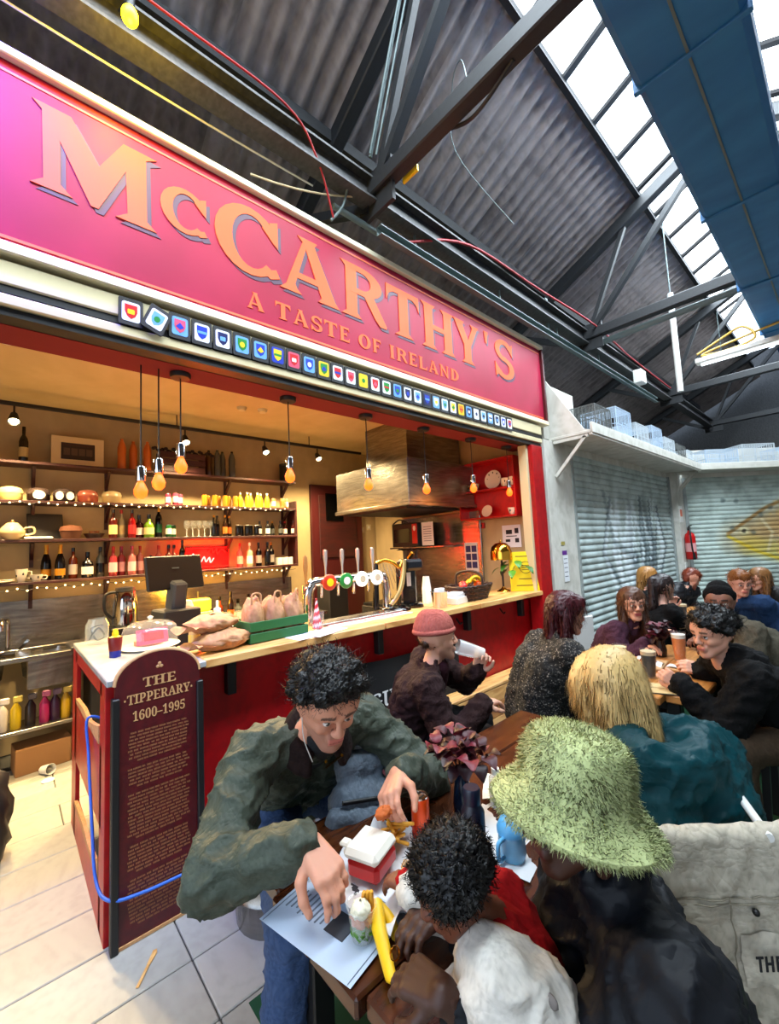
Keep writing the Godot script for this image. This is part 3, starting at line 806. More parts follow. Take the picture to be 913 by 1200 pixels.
func shutters_and_ledge():
	# white pier between the bar and the shutters
	var w := struct("wall_pier", MB.new().box(Vector3(4.82, 1.4, -2.4), Vector3(0.64, 2.8, 0.18)), M.ply_white)
	var lab := thing("wall_notice", "small notices with a purple header on the white pier", "notice", Vector3(4.78, 1.52, -2.305))
	part(lab, "yellow_sticker", MB.new().box(Vector3(-0.02, 0.09, 0), Vector3(0.09, 0.04, 0.002)), std(Color(0.6, 0.55, 0.25), 0.7))
	part(lab, "header", MB.new().box(Vector3(0, -0.02, 0), Vector3(0.11, 0.05, 0.002)), std(Color(0.35, 0.1, 0.5), 0.7))
	part(lab, "sheet", MB.new().box(Vector3(0.01, -0.2, 0), Vector3(0.12, 0.3, 0.002)), M.paper)
	for k in 5: part(lab, "print_line", MB.new().box(Vector3(0.005, -0.09 - 0.05 * k, 0.0015), Vector3(0.08, 0.008, 0.001)), std(Color(0.4, 0.4, 0.45), 0.8))
	# graffiti on the first shutter: pale swirling face
	var im := spray_image(512, 384, Color(0.7, 0.76, 0.75), 0)
	var wht := Color(0.88, 0.92, 0.94)
	var dk := Color(0.25, 0.31, 0.34)
	for k in 26:
		var a := rng.randf_range(-0.9, 0.9)
		var x0 := rng.randf_range(130, 430)
		brush(im, [Vector2(x0, 60 + rng.randf() * 60), Vector2(x0 + a * 60, 180), Vector2(260 + (x0 - 260) * 0.7, 250 + rng.randf() * 90)], rng.randf_range(5, 14), wht if k % 3 else dk, 0.3)
	brush(im, [Vector2(240, 90), Vector2(220, 180), Vector2(240, 300), Vector2(280, 360)], 24, wht, 0.3)
	brush(im, [Vector2(330, 70), Vector2(370, 180), Vector2(350, 320)], 22, dk, 0.22)
	for c in [[255, 200], [345, 205]]:
		dab(im, Vector2(c[0], c[1]), 22, dk, 0.9)
		dab(im, Vector2(c[0] - 4, c[1] - 3), 9, wht, 0.9)
	brush(im, [Vector2(120, 60), Vector2(150, 160), Vector2(230, 190)], 10, dk, 0.16)
	brush(im, [Vector2(300, 210), Vector2(305, 270), Vector2(290, 280)], 7, dk, 0.2)
	shutter("window_1", Vector3(5.18, 0, -2.34), 0, 3.94, 2.72, im, 0.5)
	# the fish on the second shutter
	var im2 := spray_image(512, 320, Color(0.7, 0.76, 0.73), 1)
	var org := Color(0.72, 0.5, 0.22)
	var yel := Color(0.8, 0.68, 0.16)
	brush(im2, [Vector2(101, 140), Vector2(176, 130), Vector2(296, 110), Vector2(388, 100)], 50, org, 0.25)
	brush(im2, [Vector2(166, 110), Vector2(276, 70), Vector2(388, 40)], 46, org, 0.22)
	brush(im2, [Vector2(116, 155), Vector2(206, 180), Vector2(296, 195), Vector2(388, 180)], 30, yel, 0.25)
	brush(im2, [Vector2(81, 130), Vector2(166, 75), Vector2(276, 30), Vector2(376, 10)], 5, Color(0.5, 0.35, 0.15), 0.5)
	brush(im2, [Vector2(81, 135), Vector2(136, 170), Vector2(206, 200), Vector2(236, 235)], 5, yel, 0.5)
	brush(im2, [Vector2(156, 100), Vector2(176, 130), Vector2(161, 175)], 5, Color(0.8, 0.75, 0.6), 0.5)
	for k in 40: dab(im2, Vector2(rng.randf_range(176, 376), rng.randf_range(60, 180)), rng.randf_range(4, 9), Color(0.82, 0.65, 0.35), 0.4)
	dab(im2, Vector2(116, 125), 12, Color(0.8, 0.78, 0.6), 0.9)
	dab(im2, Vector2(116, 125), 6, Color(0.15, 0.12, 0.1), 0.9)
	for k in 6: dab(im2, Vector2(rng.randf_range(60, 180), rng.randf_range(40, 130)), 7, Color(0.25, 0.3, 0.3), 0.6)
	var ang := -atan2(0.64, 0.77)
	shutter("window_2", Vector3(9.65, 0, -2.2), ang, 4.8, 2.72, im2, 0.5)
	# pier in the corner
	struct("wall_corner", MB.new().box(Vector3(9.38, 1.42, -2.36), Vector3(0.42, 2.84, 0.3)), M.ply_white)
	# ledge in two runs, bent over the shutters
	var lg := thing("ledge_shelf", "deep white painted plywood ledge above the shutters, bending round the corner", "shelf")
	part(lg, "board", MB.new().box(Vector3(7.06, 2.82, -2.1), Vector3(4.72, 0.035, 0.5), 0.005), M.ply_white)
	part(lg, "front_lip", MB.new().box(Vector3(7.06, 2.86, -1.855), Vector3(4.72, 0.12, 0.03), 0.006), M.ply_white)
	part(lg, "soffit_strip", MB.new().box(Vector3(7.06, 2.79, -1.87), Vector3(4.72, 0.03, 0.04), 0.006), M.ply_white)
	var bs := Basis(Vector3.UP, ang)
	var o := Vector3(9.42, 0, -1.86)
	part(lg, "board", MB.new().at(o, bs).box(Vector3(2.4, 2.82, -0.22), Vector3(4.9, 0.035, 0.5), 0.005), M.ply_white)
	part(lg, "front_lip", MB.new().at(o, bs).box(Vector3(2.4, 2.86, 0.02), Vector3(4.85, 0.12, 0.03), 0.006), M.ply_white)
	# strut brackets
	for p in [[4.72, 0.0], [9.3, 0.0], [9.45, 1.0]]:
		part(lg, "bracket_arm", MB.new().bar(Vector3(p[0], 2.78, -2.3), Vector3(p[0], 2.78, -1.9), 0.035, 0.035), M.ply_white)
		part(lg, "bracket_brace", MB.new().bar(Vector3(p[0], 2.38, -2.3), Vector3(p[0], 2.78, -1.93), 0.035, 0.035), M.ply_white)
	# white back board standing at the left end of the ledge
	struct("wall_upper", MB.new().box(Vector3(5.05, 3.18, -2.38), Vector3(0.85, 0.68, 0.03)), M.ply_white)
	struct("wall_lintel", MB.new().box(Vector3(7.1, 2.765, -2.37), Vector3(4.7, 0.11, 0.06)), M.ply_white)
	struct("wall_lintel_far", MB.new().at(o, bs).box(Vector3(2.5, 2.765, -0.45), Vector3(5.2, 0.11, 0.05)), M.ply_white)
	solo("end_board", MB.new().prism(PackedVector2Array([Vector2(0, 0), Vector2(0.46, 0), Vector2(0.40, 0.02), Vector2(0.0, 0.7)]), 0, 0.02), M.ply_white, "white triangular board closing the left end of the ledge", "board", "", Vector3(4.73, 2.84, -2.34), -PI / 2)
	struct("wall_upper_far", MB.new().at(o, bs).box(Vector3(2.6, 3.05, -0.5), Vector3(5.2, 0.44, 0.03)), M.ply_white)
	# wire cages on the ledge
	var spots := [[5.15, 0.34, 0.46, 0.40, 0, "wide dark wire cage at the left end of the ledge"], [5.78, 0.42, 0.5, 0.42, 1, "tall pale blue wire cage next to the wide dark one"], [6.5, 0.34, 0.5, 0.4, 2, "low white wire cage third from the left on the ledge"], [7.1, 0.40, 0.45, 0.42, 1, "pale blue wire cage with a slanting top on the ledge, fourth from the left"], [7.75, 0.32, 0.5, 0.4, 2, "white wire cage fifth from the left on the ledge"], [8.4, 0.30, 0.5, 0.4, 0, "grey wire cage near the corner of the ledge"], [9.0, 0.28, 0.36, 0.38, 2, "small white wire cage in the corner of the ledge"]]
	for s in spots:
		cage(Vector3(s[0], 2.838, -2.09), 0.0, s[2], s[1], s[3], [M.wire_dark, M.wire_blue, M.wire][s[4]], s[5], "wire cages on the ledge")
	for k in 6:
		var p := o + bs * Vector3(0.45 + 0.72 * k, 2.838, -0.22)
		cage(p, ang, 0.62, 0.34 + 0.08 * (k % 2), 0.4, M.wire if k % 2 else M.wire_blue, ["white wire cage just right of the ledge corner, above the fish shutter", "second wire cage to the right of the ledge corner", "third wire cage to the right of the ledge corner", "fourth wire cage to the right of the ledge corner", "fifth wire cage to the right of the ledge corner", "last wire cage at the right end of the ledge"][k], "wire cages on the ledge")
	# fire extinguisher with its signs
	var fe := thing("fire_extinguisher", "red fire extinguisher with a black hose hanging on the corner pier", "extinguisher", Vector3(9.36, 1.18, -2.12))
	part(fe, "cylinder", MB.new().lathe([Vector2(0, 0), Vector2(0.07, 0.0), Vector2(0.085, 0.02), Vector2(0.085, 0.4), Vector2(0.07, 0.46), Vector2(0.03, 0.5), Vector2(0.025, 0.53), Vector2(0, 0.53)], 16), M.plastic_red)
	part(fe, "label", MB.new().lathe([Vector2(0.0865, 0.14), Vector2(0.0865, 0.3)], 16), std(Color(0.8, 0.55, 0.55), 0.6))
	part(fe, "valve", MB.new().box(Vector3(0, 0.56, 0), Vector3(0.05, 0.06, 0.05), 0.008), M.black)
	part(fe, "handle", MB.new().bar(Vector3(-0.02, 0.6, 0), Vector3(0.1, 0.63, 0.02), 0.02, 0.015), M.black)
	part(fe, "hose", MB.new().tube(smooth_path([Vector3(-0.02, 0.56, 0.02), Vector3(-0.12, 0.54, 0.04), Vector3(-0.16, 0.36, 0.05), Vector3(-0.12, 0.16, 0.05), Vector3(-0.1, 0.1, 0.06)], 5), 0.014, 7), M.black)
	part(fe, "nozzle", MB.new().tube([Vector3(-0.1, 0.12, 0.06), Vector3(-0.09, 0.0, 0.06)], [0.018, 0.028], 8), M.black)
	var sg := thing("safety_sign", "small sign with an orange square above the fire extinguisher", "sign", Vector3(9.3, 2.02, -2.205))
	part(sg, "plate", MB.new().box(Vector3.ZERO, Vector3(0.2, 0.3, 0.006), 0.002), M.white)
	part(sg, "symbol", MB.new().box(Vector3(0, 0.02, 0.004), Vector3(0.13, 0.13, 0.002)), std(Color(0.8, 0.4, 0.28), 0.6))
	var s2 := thing("meter_box", "small white plate with round sockets under the fire extinguisher", "plate", Vector3(9.32, 0.92, -2.203))
	part(s2, "plate", MB.new().box(Vector3.ZERO, Vector3(0.22, 0.42, 0.012), 0.003), M.white)
	for k in 4: part(s2, "socket", MB.new().at(Vector3(-0.045 + 0.09 * (k % 2), 0.1 - 0.11 * (k / 2), 0.007), Basis(Vector3.RIGHT, PI / 2)).lathe([Vector2(0, 0.003), Vector2(0.03, 0.003), Vector2(0.03, 0)], 10), M.charcoal)

func cage(p: Vector3, turn: float, w: float, h: float, d: float, m: Material, label: String, group: String):
	var c := thing("wire_cage", label, "cage", p, turn, group)
	var fr := MB.new()
	for y in [0.006, h * 0.5, h]:
		for s in [-1, 1]:
			fr.bar(Vector3(-w / 2, y, s * d / 2), Vector3(w / 2, y, s * d / 2), 0.008, 0.008)
			fr.bar(Vector3(s * w / 2, y, -d / 2), Vector3(s * w / 2, y, d / 2), 0.008, 0.008)
	for s in [-1, 1]:
		for q in [-1, 1]: fr.bar(Vector3(s * w / 2, 0, q * d / 2), Vector3(s * w / 2, h, q * d / 2), 0.009, 0.009)
	part(c, "frame", fr, m)
	var nw := int(w / 0.032)
	var nd := int(d / 0.04)
	for face in ["front", "back", "top"]:
		var b := MB.new()
		for i in nw:
			var x := -w / 2 + w * (i + 0.5) / nw
			match face:
				"front": b.bar(Vector3(x, 0, d / 2), Vector3(x, h, d / 2), 0.0045, 0.0045)
				"back": b.bar(Vector3(x, 0, -d / 2), Vector3(x, h, -d / 2), 0.0045, 0.0045)
				"top": b.bar(Vector3(x, h, -d / 2), Vector3(x, h, d / 2), 0.0045, 0.0045)
		part(c, face + "_grille", b, m)
	for s in [-1, 1]:
		var b := MB.new()
		for i in nd:
			var z := -d / 2 + d * (i + 0.5) / nd
			b.bar(Vector3(s * w / 2, 0, z), Vector3(s * w / 2, h, z), 0.0045, 0.0045)
		part(c, "side_grille", b, m)
	part(c, "tray", MB.new().box(Vector3(0, 0.012, 0), Vector3(w * 0.98, 0.02, d * 0.98), 0.003), m)
	var door := MB.new()
	for y in [0.1, 0.24]: door.bar(Vector3(-0.07, y, d / 2 + 0.006), Vector3(0.07, y, d / 2 + 0.006), 0.006, 0.006)
	for x in [-0.07, 0.07]: door.bar(Vector3(x, 0.1, d / 2 + 0.006), Vector3(x, 0.24, d / 2 + 0.006), 0.006, 0.006)
	part(c, "door_frame", door, m)

# ---------------------------------------------------------------- counter
func counter():
	var c := thing("bar_counter", "long red bar counter with a pine top and a grey marble end", "counter")
	# end carcass with cut-outs in its left side
	part(c, "front_panel", MB.new().box(Vector3(2.55, 0.55, -2.5), Vector3(3.66, 1.06, 0.04), 0.004), M.red)
	part(c, "end_front_panel", MB.new().box(Vector3(0.545, 0.545, -2.345), Vector3(0.39, 1.09, 0.03), 0.004), M.red)
	part(c, "end_return", MB.new().box(Vector3(0.735, 0.545, -2.42), Vector3(0.03, 1.09, 0.16), 0.004), M.red)
	# left side: stiles and rails round two rough openings
	for q in [[-2.40, 0.545, 0.14, 1.09], [-3.45, 0.545, 0.2, 1.09], [-2.92, 1.06, 1.0, 0.07], [-2.92, 0.62, 1.0, 0.36], [-2.92, 0.10, 1.0, 0.2]]:
		part(c, "side_board", MB.new().box(Vector3(0.352, q[1], q[0]), Vector3(0.022, q[3], q[2]), 0.002), M.red)
	var torn := MB.new().prism(PackedVector2Array([Vector2(-2.48, 0.80), Vector2(-2.48, 0.88), Vector2(-2.62, 0.85), Vector2(-2.8, 0.82), Vector2(-3.0, 0.835), Vector2(-3.34, 0.815), Vector2(-3.34, 0.79)]), 0, 0.018)
	var tp := part(c, "torn_edge", torn, M.kraft, "bare torn board edge")
	tp.rotation.y = -PI / 2
	tp.position = Vector3(0.355, 0, 0)
	var torn2 := part(c, "torn_edge", MB.new().prism(PackedVector2Array([Vector2(-2.48, 0.19), Vector2(-2.48, 0.30), Vector2(-2.56, 0.24), Vector2(-2.75, 0.22), Vector2(-3.0, 0.235), Vector2(-3.35, 0.21), Vector2(-3.35, 0.19)]), 0, 0.018), M.kraft, "bare torn board edge")
	torn2.rotation.y = -PI / 2
	torn2.position = Vector3(0.355, 0, 0)
	part(c, "inner_back", MB.new().box(Vector3(0.73, 0.55, -3.0), Vector3(0.02, 1.06, 1.1)), M.charcoal)
	part(c, "inner_shelf", MB.new().box(Vector3(0.55, 0.45, -2.95), Vector3(0.36, 0.02, 1.0)), M.maroon_wood)
	part(c, "marble_top", MB.new().box(Vector3(0.555, 1.105, -2.93), Vector3(0.43, 0.03, 1.27), 0.004), M.marble)
	for x in [0.95, 2.05, 3.1, 4.0]:
		part(c, "support_batten", MB.new().box(Vector3(x, 0.98, -2.45), Vector3(0.05, 0.2, 0.06), 0.004), M.black)
	for q in [[0.765, 2.0], [2.006, 3.12], [3.126, 4.37]]:
		part(c, "pine_plank", MB.new().box(Vector3((q[0] + q[1]) / 2, 1.102, -2.43), Vector3(q[1] - q[0] - 0.004, 0.045, 0.25), 0.005), M.pine)
		part(c, "pine_plank", MB.new().box(Vector3((q[0] + q[1]) / 2, 1.102, -2.68), Vector3(q[1] - q[0] - 0.004, 0.045, 0.246), 0.005), M.pine)
	part(c, "work_shelf", MB.new().box(Vector3(2.4, 0.85, -3.0), Vector3(3.2, 0.03, 0.4)), M.steel)
	for x in [2.66, 2.72, 2.98, 3.66]:
		var hk := part(c, "coat_hook", MB.new().tube(smooth_path([Vector3(x, 1.0, -2.475), Vector3(x, 0.97, -2.45), Vector3(x, 0.955, -2.43), Vector3(x, 0.97, -2.415)], 4), 0.008, 6), M.black)
	# arched pub board standing against the end of the counter
	var t := thing("pub_history_board", "tall maroon arched board with gold lettering headed THE TIPPERARY 1600-1995", "sign", Vector3(0.549, 0, -2.292))
	t.rotation_degrees = Vector3(-0.4, 0, 0)
	var p := PackedVector2Array([Vector2(-0.18, 0.0), Vector2(0.18, 0.0), Vector2(0.18, 1.09)])
	p.append_array(arc(Vector2(0, 1.09), Vector2(0.175, 0.125), 0, 180, 18))
	p.append(Vector2(-0.18, 1.09))
	part(t, "board", MB.new().prism(p, 0.0, 0.022), M.maroon)
	var rim := MB.new()
	var pa := []
	for q in arc(Vector2(0, 1.09), Vector2(0.178, 0.128), 0, 180, 18): pa.append(Vector3(q.x, q.y, 0.01))
	rim.tube(pa, 0.011, 6)
	part(t, "arch_edge", rim, std(Color(0.72, 0.56, 0.38), 0.6), "pale bare wood arch edge")
	for s in [-1, 1]: part(t, "side_post", MB.new().box(Vector3(s * 0.178, 0.52, 0.018), Vector3(0.03, 1.04, 0.045), 0.004), M.black)
	part(t, "base_edge", MB.new().box(Vector3(0, 0.008, 0.014), Vector3(0.34, 0.012, 0.03)), M.kraft)
	var gold := std(Color(0.72, 0.55, 0.36), 0.5)
	text_on(t, "THE", Vector3(0, 1.085, 0.0235), 0.045, gold, 0.14)
	text_on(t, "·TIPPERARY·", Vector3(0, 1.02, 0.0235), 0.044, gold, 0.29)
	text_on(t, "1600–1995", Vector3(0, 0.945, 0.0235), 0.046, gold, 0.22)
	var sham := MB.new()
	for k in 3: sham.ball(Vector3(cos(TAU * k / 3 + PI / 2) * 0.009, 1.15 + sin(TAU * k / 3 + PI / 2) * 0.009, 0.022), Vector3(0.008, 0.008, 0.002), 8, 4)
	part(t, "shamrock", sham, gold)
	# small print, too fine to read: words of differing length in paragraphs
	rng.seed = 99
	var sp := MB.new()
	var y := 0.87
	for para in [9, 6, 13, 8, 13]:
		for line in para:
			var hw := 0.13 - (0.03 if line == para - 1 else 0.0) - rng.randf() * 0.012
			var x := -hw
			while x < hw - 0.01:
				var wl := rng.randf_range(0.012, 0.034)
				# each word is a run of letter strokes
				var lx := x
				while lx < min(x + wl, hw):
					sp.quad(Vector3(lx, y, 0.0228), Vector3(lx + 0.0028, y, 0.0228), Vector3(lx + 0.0028, y + 0.008, 0.0228), Vector3(lx, y + 0.008, 0.0228), Vector3(0, 0, 1))
					lx += 0.0046
				x += wl + 0.007
			y -= 0.0152
		y -= 0.018
	part(t, "small_print", sp, std(Color(0.55, 0.36, 0.22), 0.6))
	# blue cable looped round the counter end
	var bl := std(Color(0.16, 0.36, 0.72), 0.4)
	solo("blue_cable", MB.new().tube(smooth_path([Vector3(0.42, 0.82, -2.7), Vector3(0.325, 0.86, -2.72), Vector3(0.322, 0.7, -2.66), Vector3(0.318, 0.45, -2.5), Vector3(0.32, 0.26, -2.38), Vector3(0.355, 0.22, -2.27), Vector3(0.47, 0.2, -2.25), Vector3(0.62, 0.19, -2.25), Vector3(0.75, 0.18, -2.26), Vector3(0.83, 0.17, -2.33), Vector3(1.0, 0.17, -2.44), Vector3(1.6, 0.16, -2.45)], 6), 0.007, 7), bl, "thin blue cable looped round the end of the red counter", "cable")
	# black rugby banner hung on the counter front
	var b := thing("black_banner", "black cloth banner with white lettering hung on the front of the counter", "banner", Vector3(2.32, 0.22, -2.45))
	part(b, "cloth", MB.new().surf(30, 14, func(u, w): return Vector3((u - 0.5) * 1.2, w * 0.64 - 0.03 * sin(u * PI), 0.02 + 0.014 * sin(u * 19 + w * 2) * (1 - w * 0.7))), std(Color(0.03, 0.033, 0.045), 0.8))
	var wt := std(Color(0.8, 0.8, 0.8), 0.7)
	text_on(b, "GUINNESS", Vector3(0.0, 0.345, 0.04), 0.115, wt, 0.8, "Droid Serif")
	text_on(b, "SIX NATIONS", Vector3(-0.16, 0.17, 0.042), 0.07, wt, 0.8, "Droid Sans")
	part(b, "rule", MB.new().box(Vector3(0.0, 0.255, 0.04), Vector3(0.8, 0.004, 0.002)), wt)
	# pale plank cladding at the right foot of the counter
	var cl := thing("plank_bench", "pale pine plank box along the right foot of the red counter", "bench", Vector3(3.25, 0, -2.36))
	for k in 3: part(cl, "plank", MB.new().box(Vector3(0, 0.063 + 0.125 * k, 0.06), Vector3(2.0, 0.12, 0.024), 0.004), M.pine_dark if k % 2 else M.pine)
	part(cl, "end_cap", MB.new().box(Vector3(-0.99, 0.19, -0.01), Vector3(0.024, 0.38, 0.12)), M.pine_dark)
	part(cl, "lid", MB.new().box(Vector3(0, 0.392, -0.015), Vector3(2.02, 0.024, 0.18), 0.004), M.pine)
	solo("leaning_board", MB.new().box(Vector3(0, 0.5, 0), Vector3(0.16, 1.0, 0.03), 0.006), M.pine_dark, "upright pine board standing by the white pier behind the woman in the black coat", "board", "", Vector3(4.3, 0, -2.0), 0.5)

func text_on(parent: Node, s: String, p: Vector3, size: float, m: Material, width := 0.0, font := "Droid Serif", turn := Vector3.ZERO):
	var t := TextMesh.new()
	t.text = s
	var f := SystemFont.new()
	f.font_names = PackedStringArray([font])
	f.font_weight = 700
	t.font = f
	t.font_size = 48
	t.pixel_size = size / 36.0
	t.depth = 0.0015
	t.curve_step = 2.0
	var o := MeshInstance3D.new()
	o.name = "lettering"
	o.mesh = t
	o.material_override = m
	parent.add_child(o, true)
	o.position = p
	o.rotation_degrees = turn
	if width > 0.0:
		var w := t.get_aabb().size.x
		if w > 0.0: o.scale = Vector3(width / w, 1, 1)
	return o

# ---------------------------------------------------------------- bottles and shelves
var BM := {}
var BP := {}
func bottle_kit():
	var c := {"black_g": Color(0.02, 0.02, 0.025), "cream": Color(0.75, 0.68, 0.45), "orange_l": Color(0.72, 0.36, 0.08), "brown_l": Color(0.3, 0.2, 0.1), "smoke": Color(0.28, 0.29, 0.27), "pink": Color(0.6, 0.2, 0.3), "white_l": Color(0.82, 0.8, 0.76), "gold_l": Color(0.66, 0.45, 0.12), "yellow_l": Color(0.86, 0.74, 0.04), "peach": Color(0.7, 0.5, 0.32), "brownred": Color(0.28, 0.08, 0.05), "pale": Color(0.62, 0.6, 0.48), "crimson": Color(0.4, 0.03, 0.04), "red_l": Color(0.6, 0.05, 0.06), "darkred": Color(0.2, 0.03, 0.04), "green_l": Color(0.3, 0.42, 0.08), "greenlab": Color(0.08, 0.3, 0.14), "brown_d": Color(0.12, 0.06, 0.03), "amber": Color(0.38, 0.14, 0.04), "rose": Color(0.5, 0.16, 0.18), "rosepale": Color(0.6, 0.33, 0.32), "pinklab": Color(0.8, 0.6, 0.62)}
	for k in c: BM[k] = std(c[k], 0.5 if k in ["white_l", "cream", "pinklab", "red_l", "orange_l", "yellow_l"] else 0.12)
	BM["steel"] = M.chrome
	BM["brass"] = M.brass
	BM["gold_c"] = std(Color(0.75, 0.52, 0.14), 0.3, 0.6)
	BM["gold_f"] = std(Color(0.8, 0.58, 0.18), 0.4, 0.5)
	var v := func(a): 
		var o := []
		for i in range(0, a.size(), 2): o.append(Vector2(a[i], a[i + 1]))
		return o
	# body profile, label (radius, from, to), cap profile
	var d := {
		"wine": [[0, 0, 0.036, 0, 0.038, 0.006, 0.038, 0.18, 0.03, 0.21, 0.014, 0.235, 0.0135, 0.27, 0, 0.27], [0.0386, 0.05, 0.13], [0.015, 0.25, 0.015, 0.305, 0, 0.306]],
		"spirit": [[0, 0, 0.037, 0, 0.04, 0.006, 0.04, 0.155, 0.036, 0.17, 0.016, 0.19, 0.014, 0.24, 0, 0.24], [0.0406, 0.035, 0.12], [0.016, 0.228, 0.016, 0.262, 0, 0.263]],
		"squat": [[0, 0, 0.05, 0, 0.053, 0.008, 0.053, 0.11, 0.045, 0.135, 0.02, 0.15, 0.017, 0.19, 0, 0.19], [0.0536, 0.03, 0.095], [0.02, 0.18, 0.02, 0.22, 0, 0.221]],
		"fizz": [[0, 0, 0.042, 0, 0.045, 0.008, 0.045, 0.12, 0.04, 0.16, 0.02, 0.215, 0.016, 0.24, 0, 0.24], [0.0456, 0.035, 0.09], [0.0215, 0.205, 0.0175, 0.24, 0.018, 0.29, 0, 0.292]],
		"beer": [[0, 0, 0.029, 0, 0.031, 0.005, 0.031, 0.12, 0.024, 0.15, 0.013, 0.175, 0.012, 0.21, 0, 0.21], [0.0316, 0.03, 0.1], [0.0135, 0.2, 0.0135, 0.222, 0, 0.223]],
		"can": [[0, 0, 0.027, 0, 0.033, 0.008, 0.033, 0.108, 0.027, 0.119, 0, 0.119], [0.0334, 0.03, 0.085], [0.0275, 0.118, 0.0275, 0.122, 0.024, 0.122, 0.024, 0.1195]],
		"pet": [[0, 0, 0.038, 0, 0.043, 0.008, 0.043, 0.09, 0.04, 0.12, 0.043, 0.15, 0.043, 0.2, 0.03, 0.245, 0.014, 0.27, 0, 0.27], [0.0436, 0.1, 0.105], [0.016, 0.262, 0.016, 0.285, 0, 0.286]],
		"small": [[0, 0, 0.03, 0, 0.032, 0.005, 0.032, 0.095, 0.026, 0.115, 0.014, 0.13, 0.013, 0.15, 0, 0.15], [0.0326, 0.025, 0.08], [0.0155, 0.145, 0.0155, 0.168, 0, 0.169]]}
	for k in d:
		var l: Array = d[k][1]
		var tall := 1.12
		var sc := func(a):
			var o: Array = v.call(a)
			for i in o.size(): o[i] *= Vector2(0.9, tall)
			return o
		BP[k] = [MB.new().lathe(sc.call(d[k][0]), 14).mesh(), MB.new().lathe(sc.call([l[0], l[1], l[0], l[2]]), 14).mesh(), MB.new().lathe(sc.call(d[k][2]), 12).mesh()]

func bottle(p: Vector3, kind: String, g: String, l: String, c: String, label: String, group: String):
	var t := thing({"can": "drink_can", "pet": "plastic_bottle", "fizz": "sparkling_wine_bottle", "wine": "wine_bottle", "beer": "beer_bottle"}.get(kind, "spirit_bottle"), label, "can" if kind == "can" else "bottle", p, rng.randf() * TAU, group)
	part(t, "body", BP[kind][0], BM[g])
	part(t, "label_band", BP[kind][1], BM[l])
	part(t, "cap", BP[kind][2], BM[c])

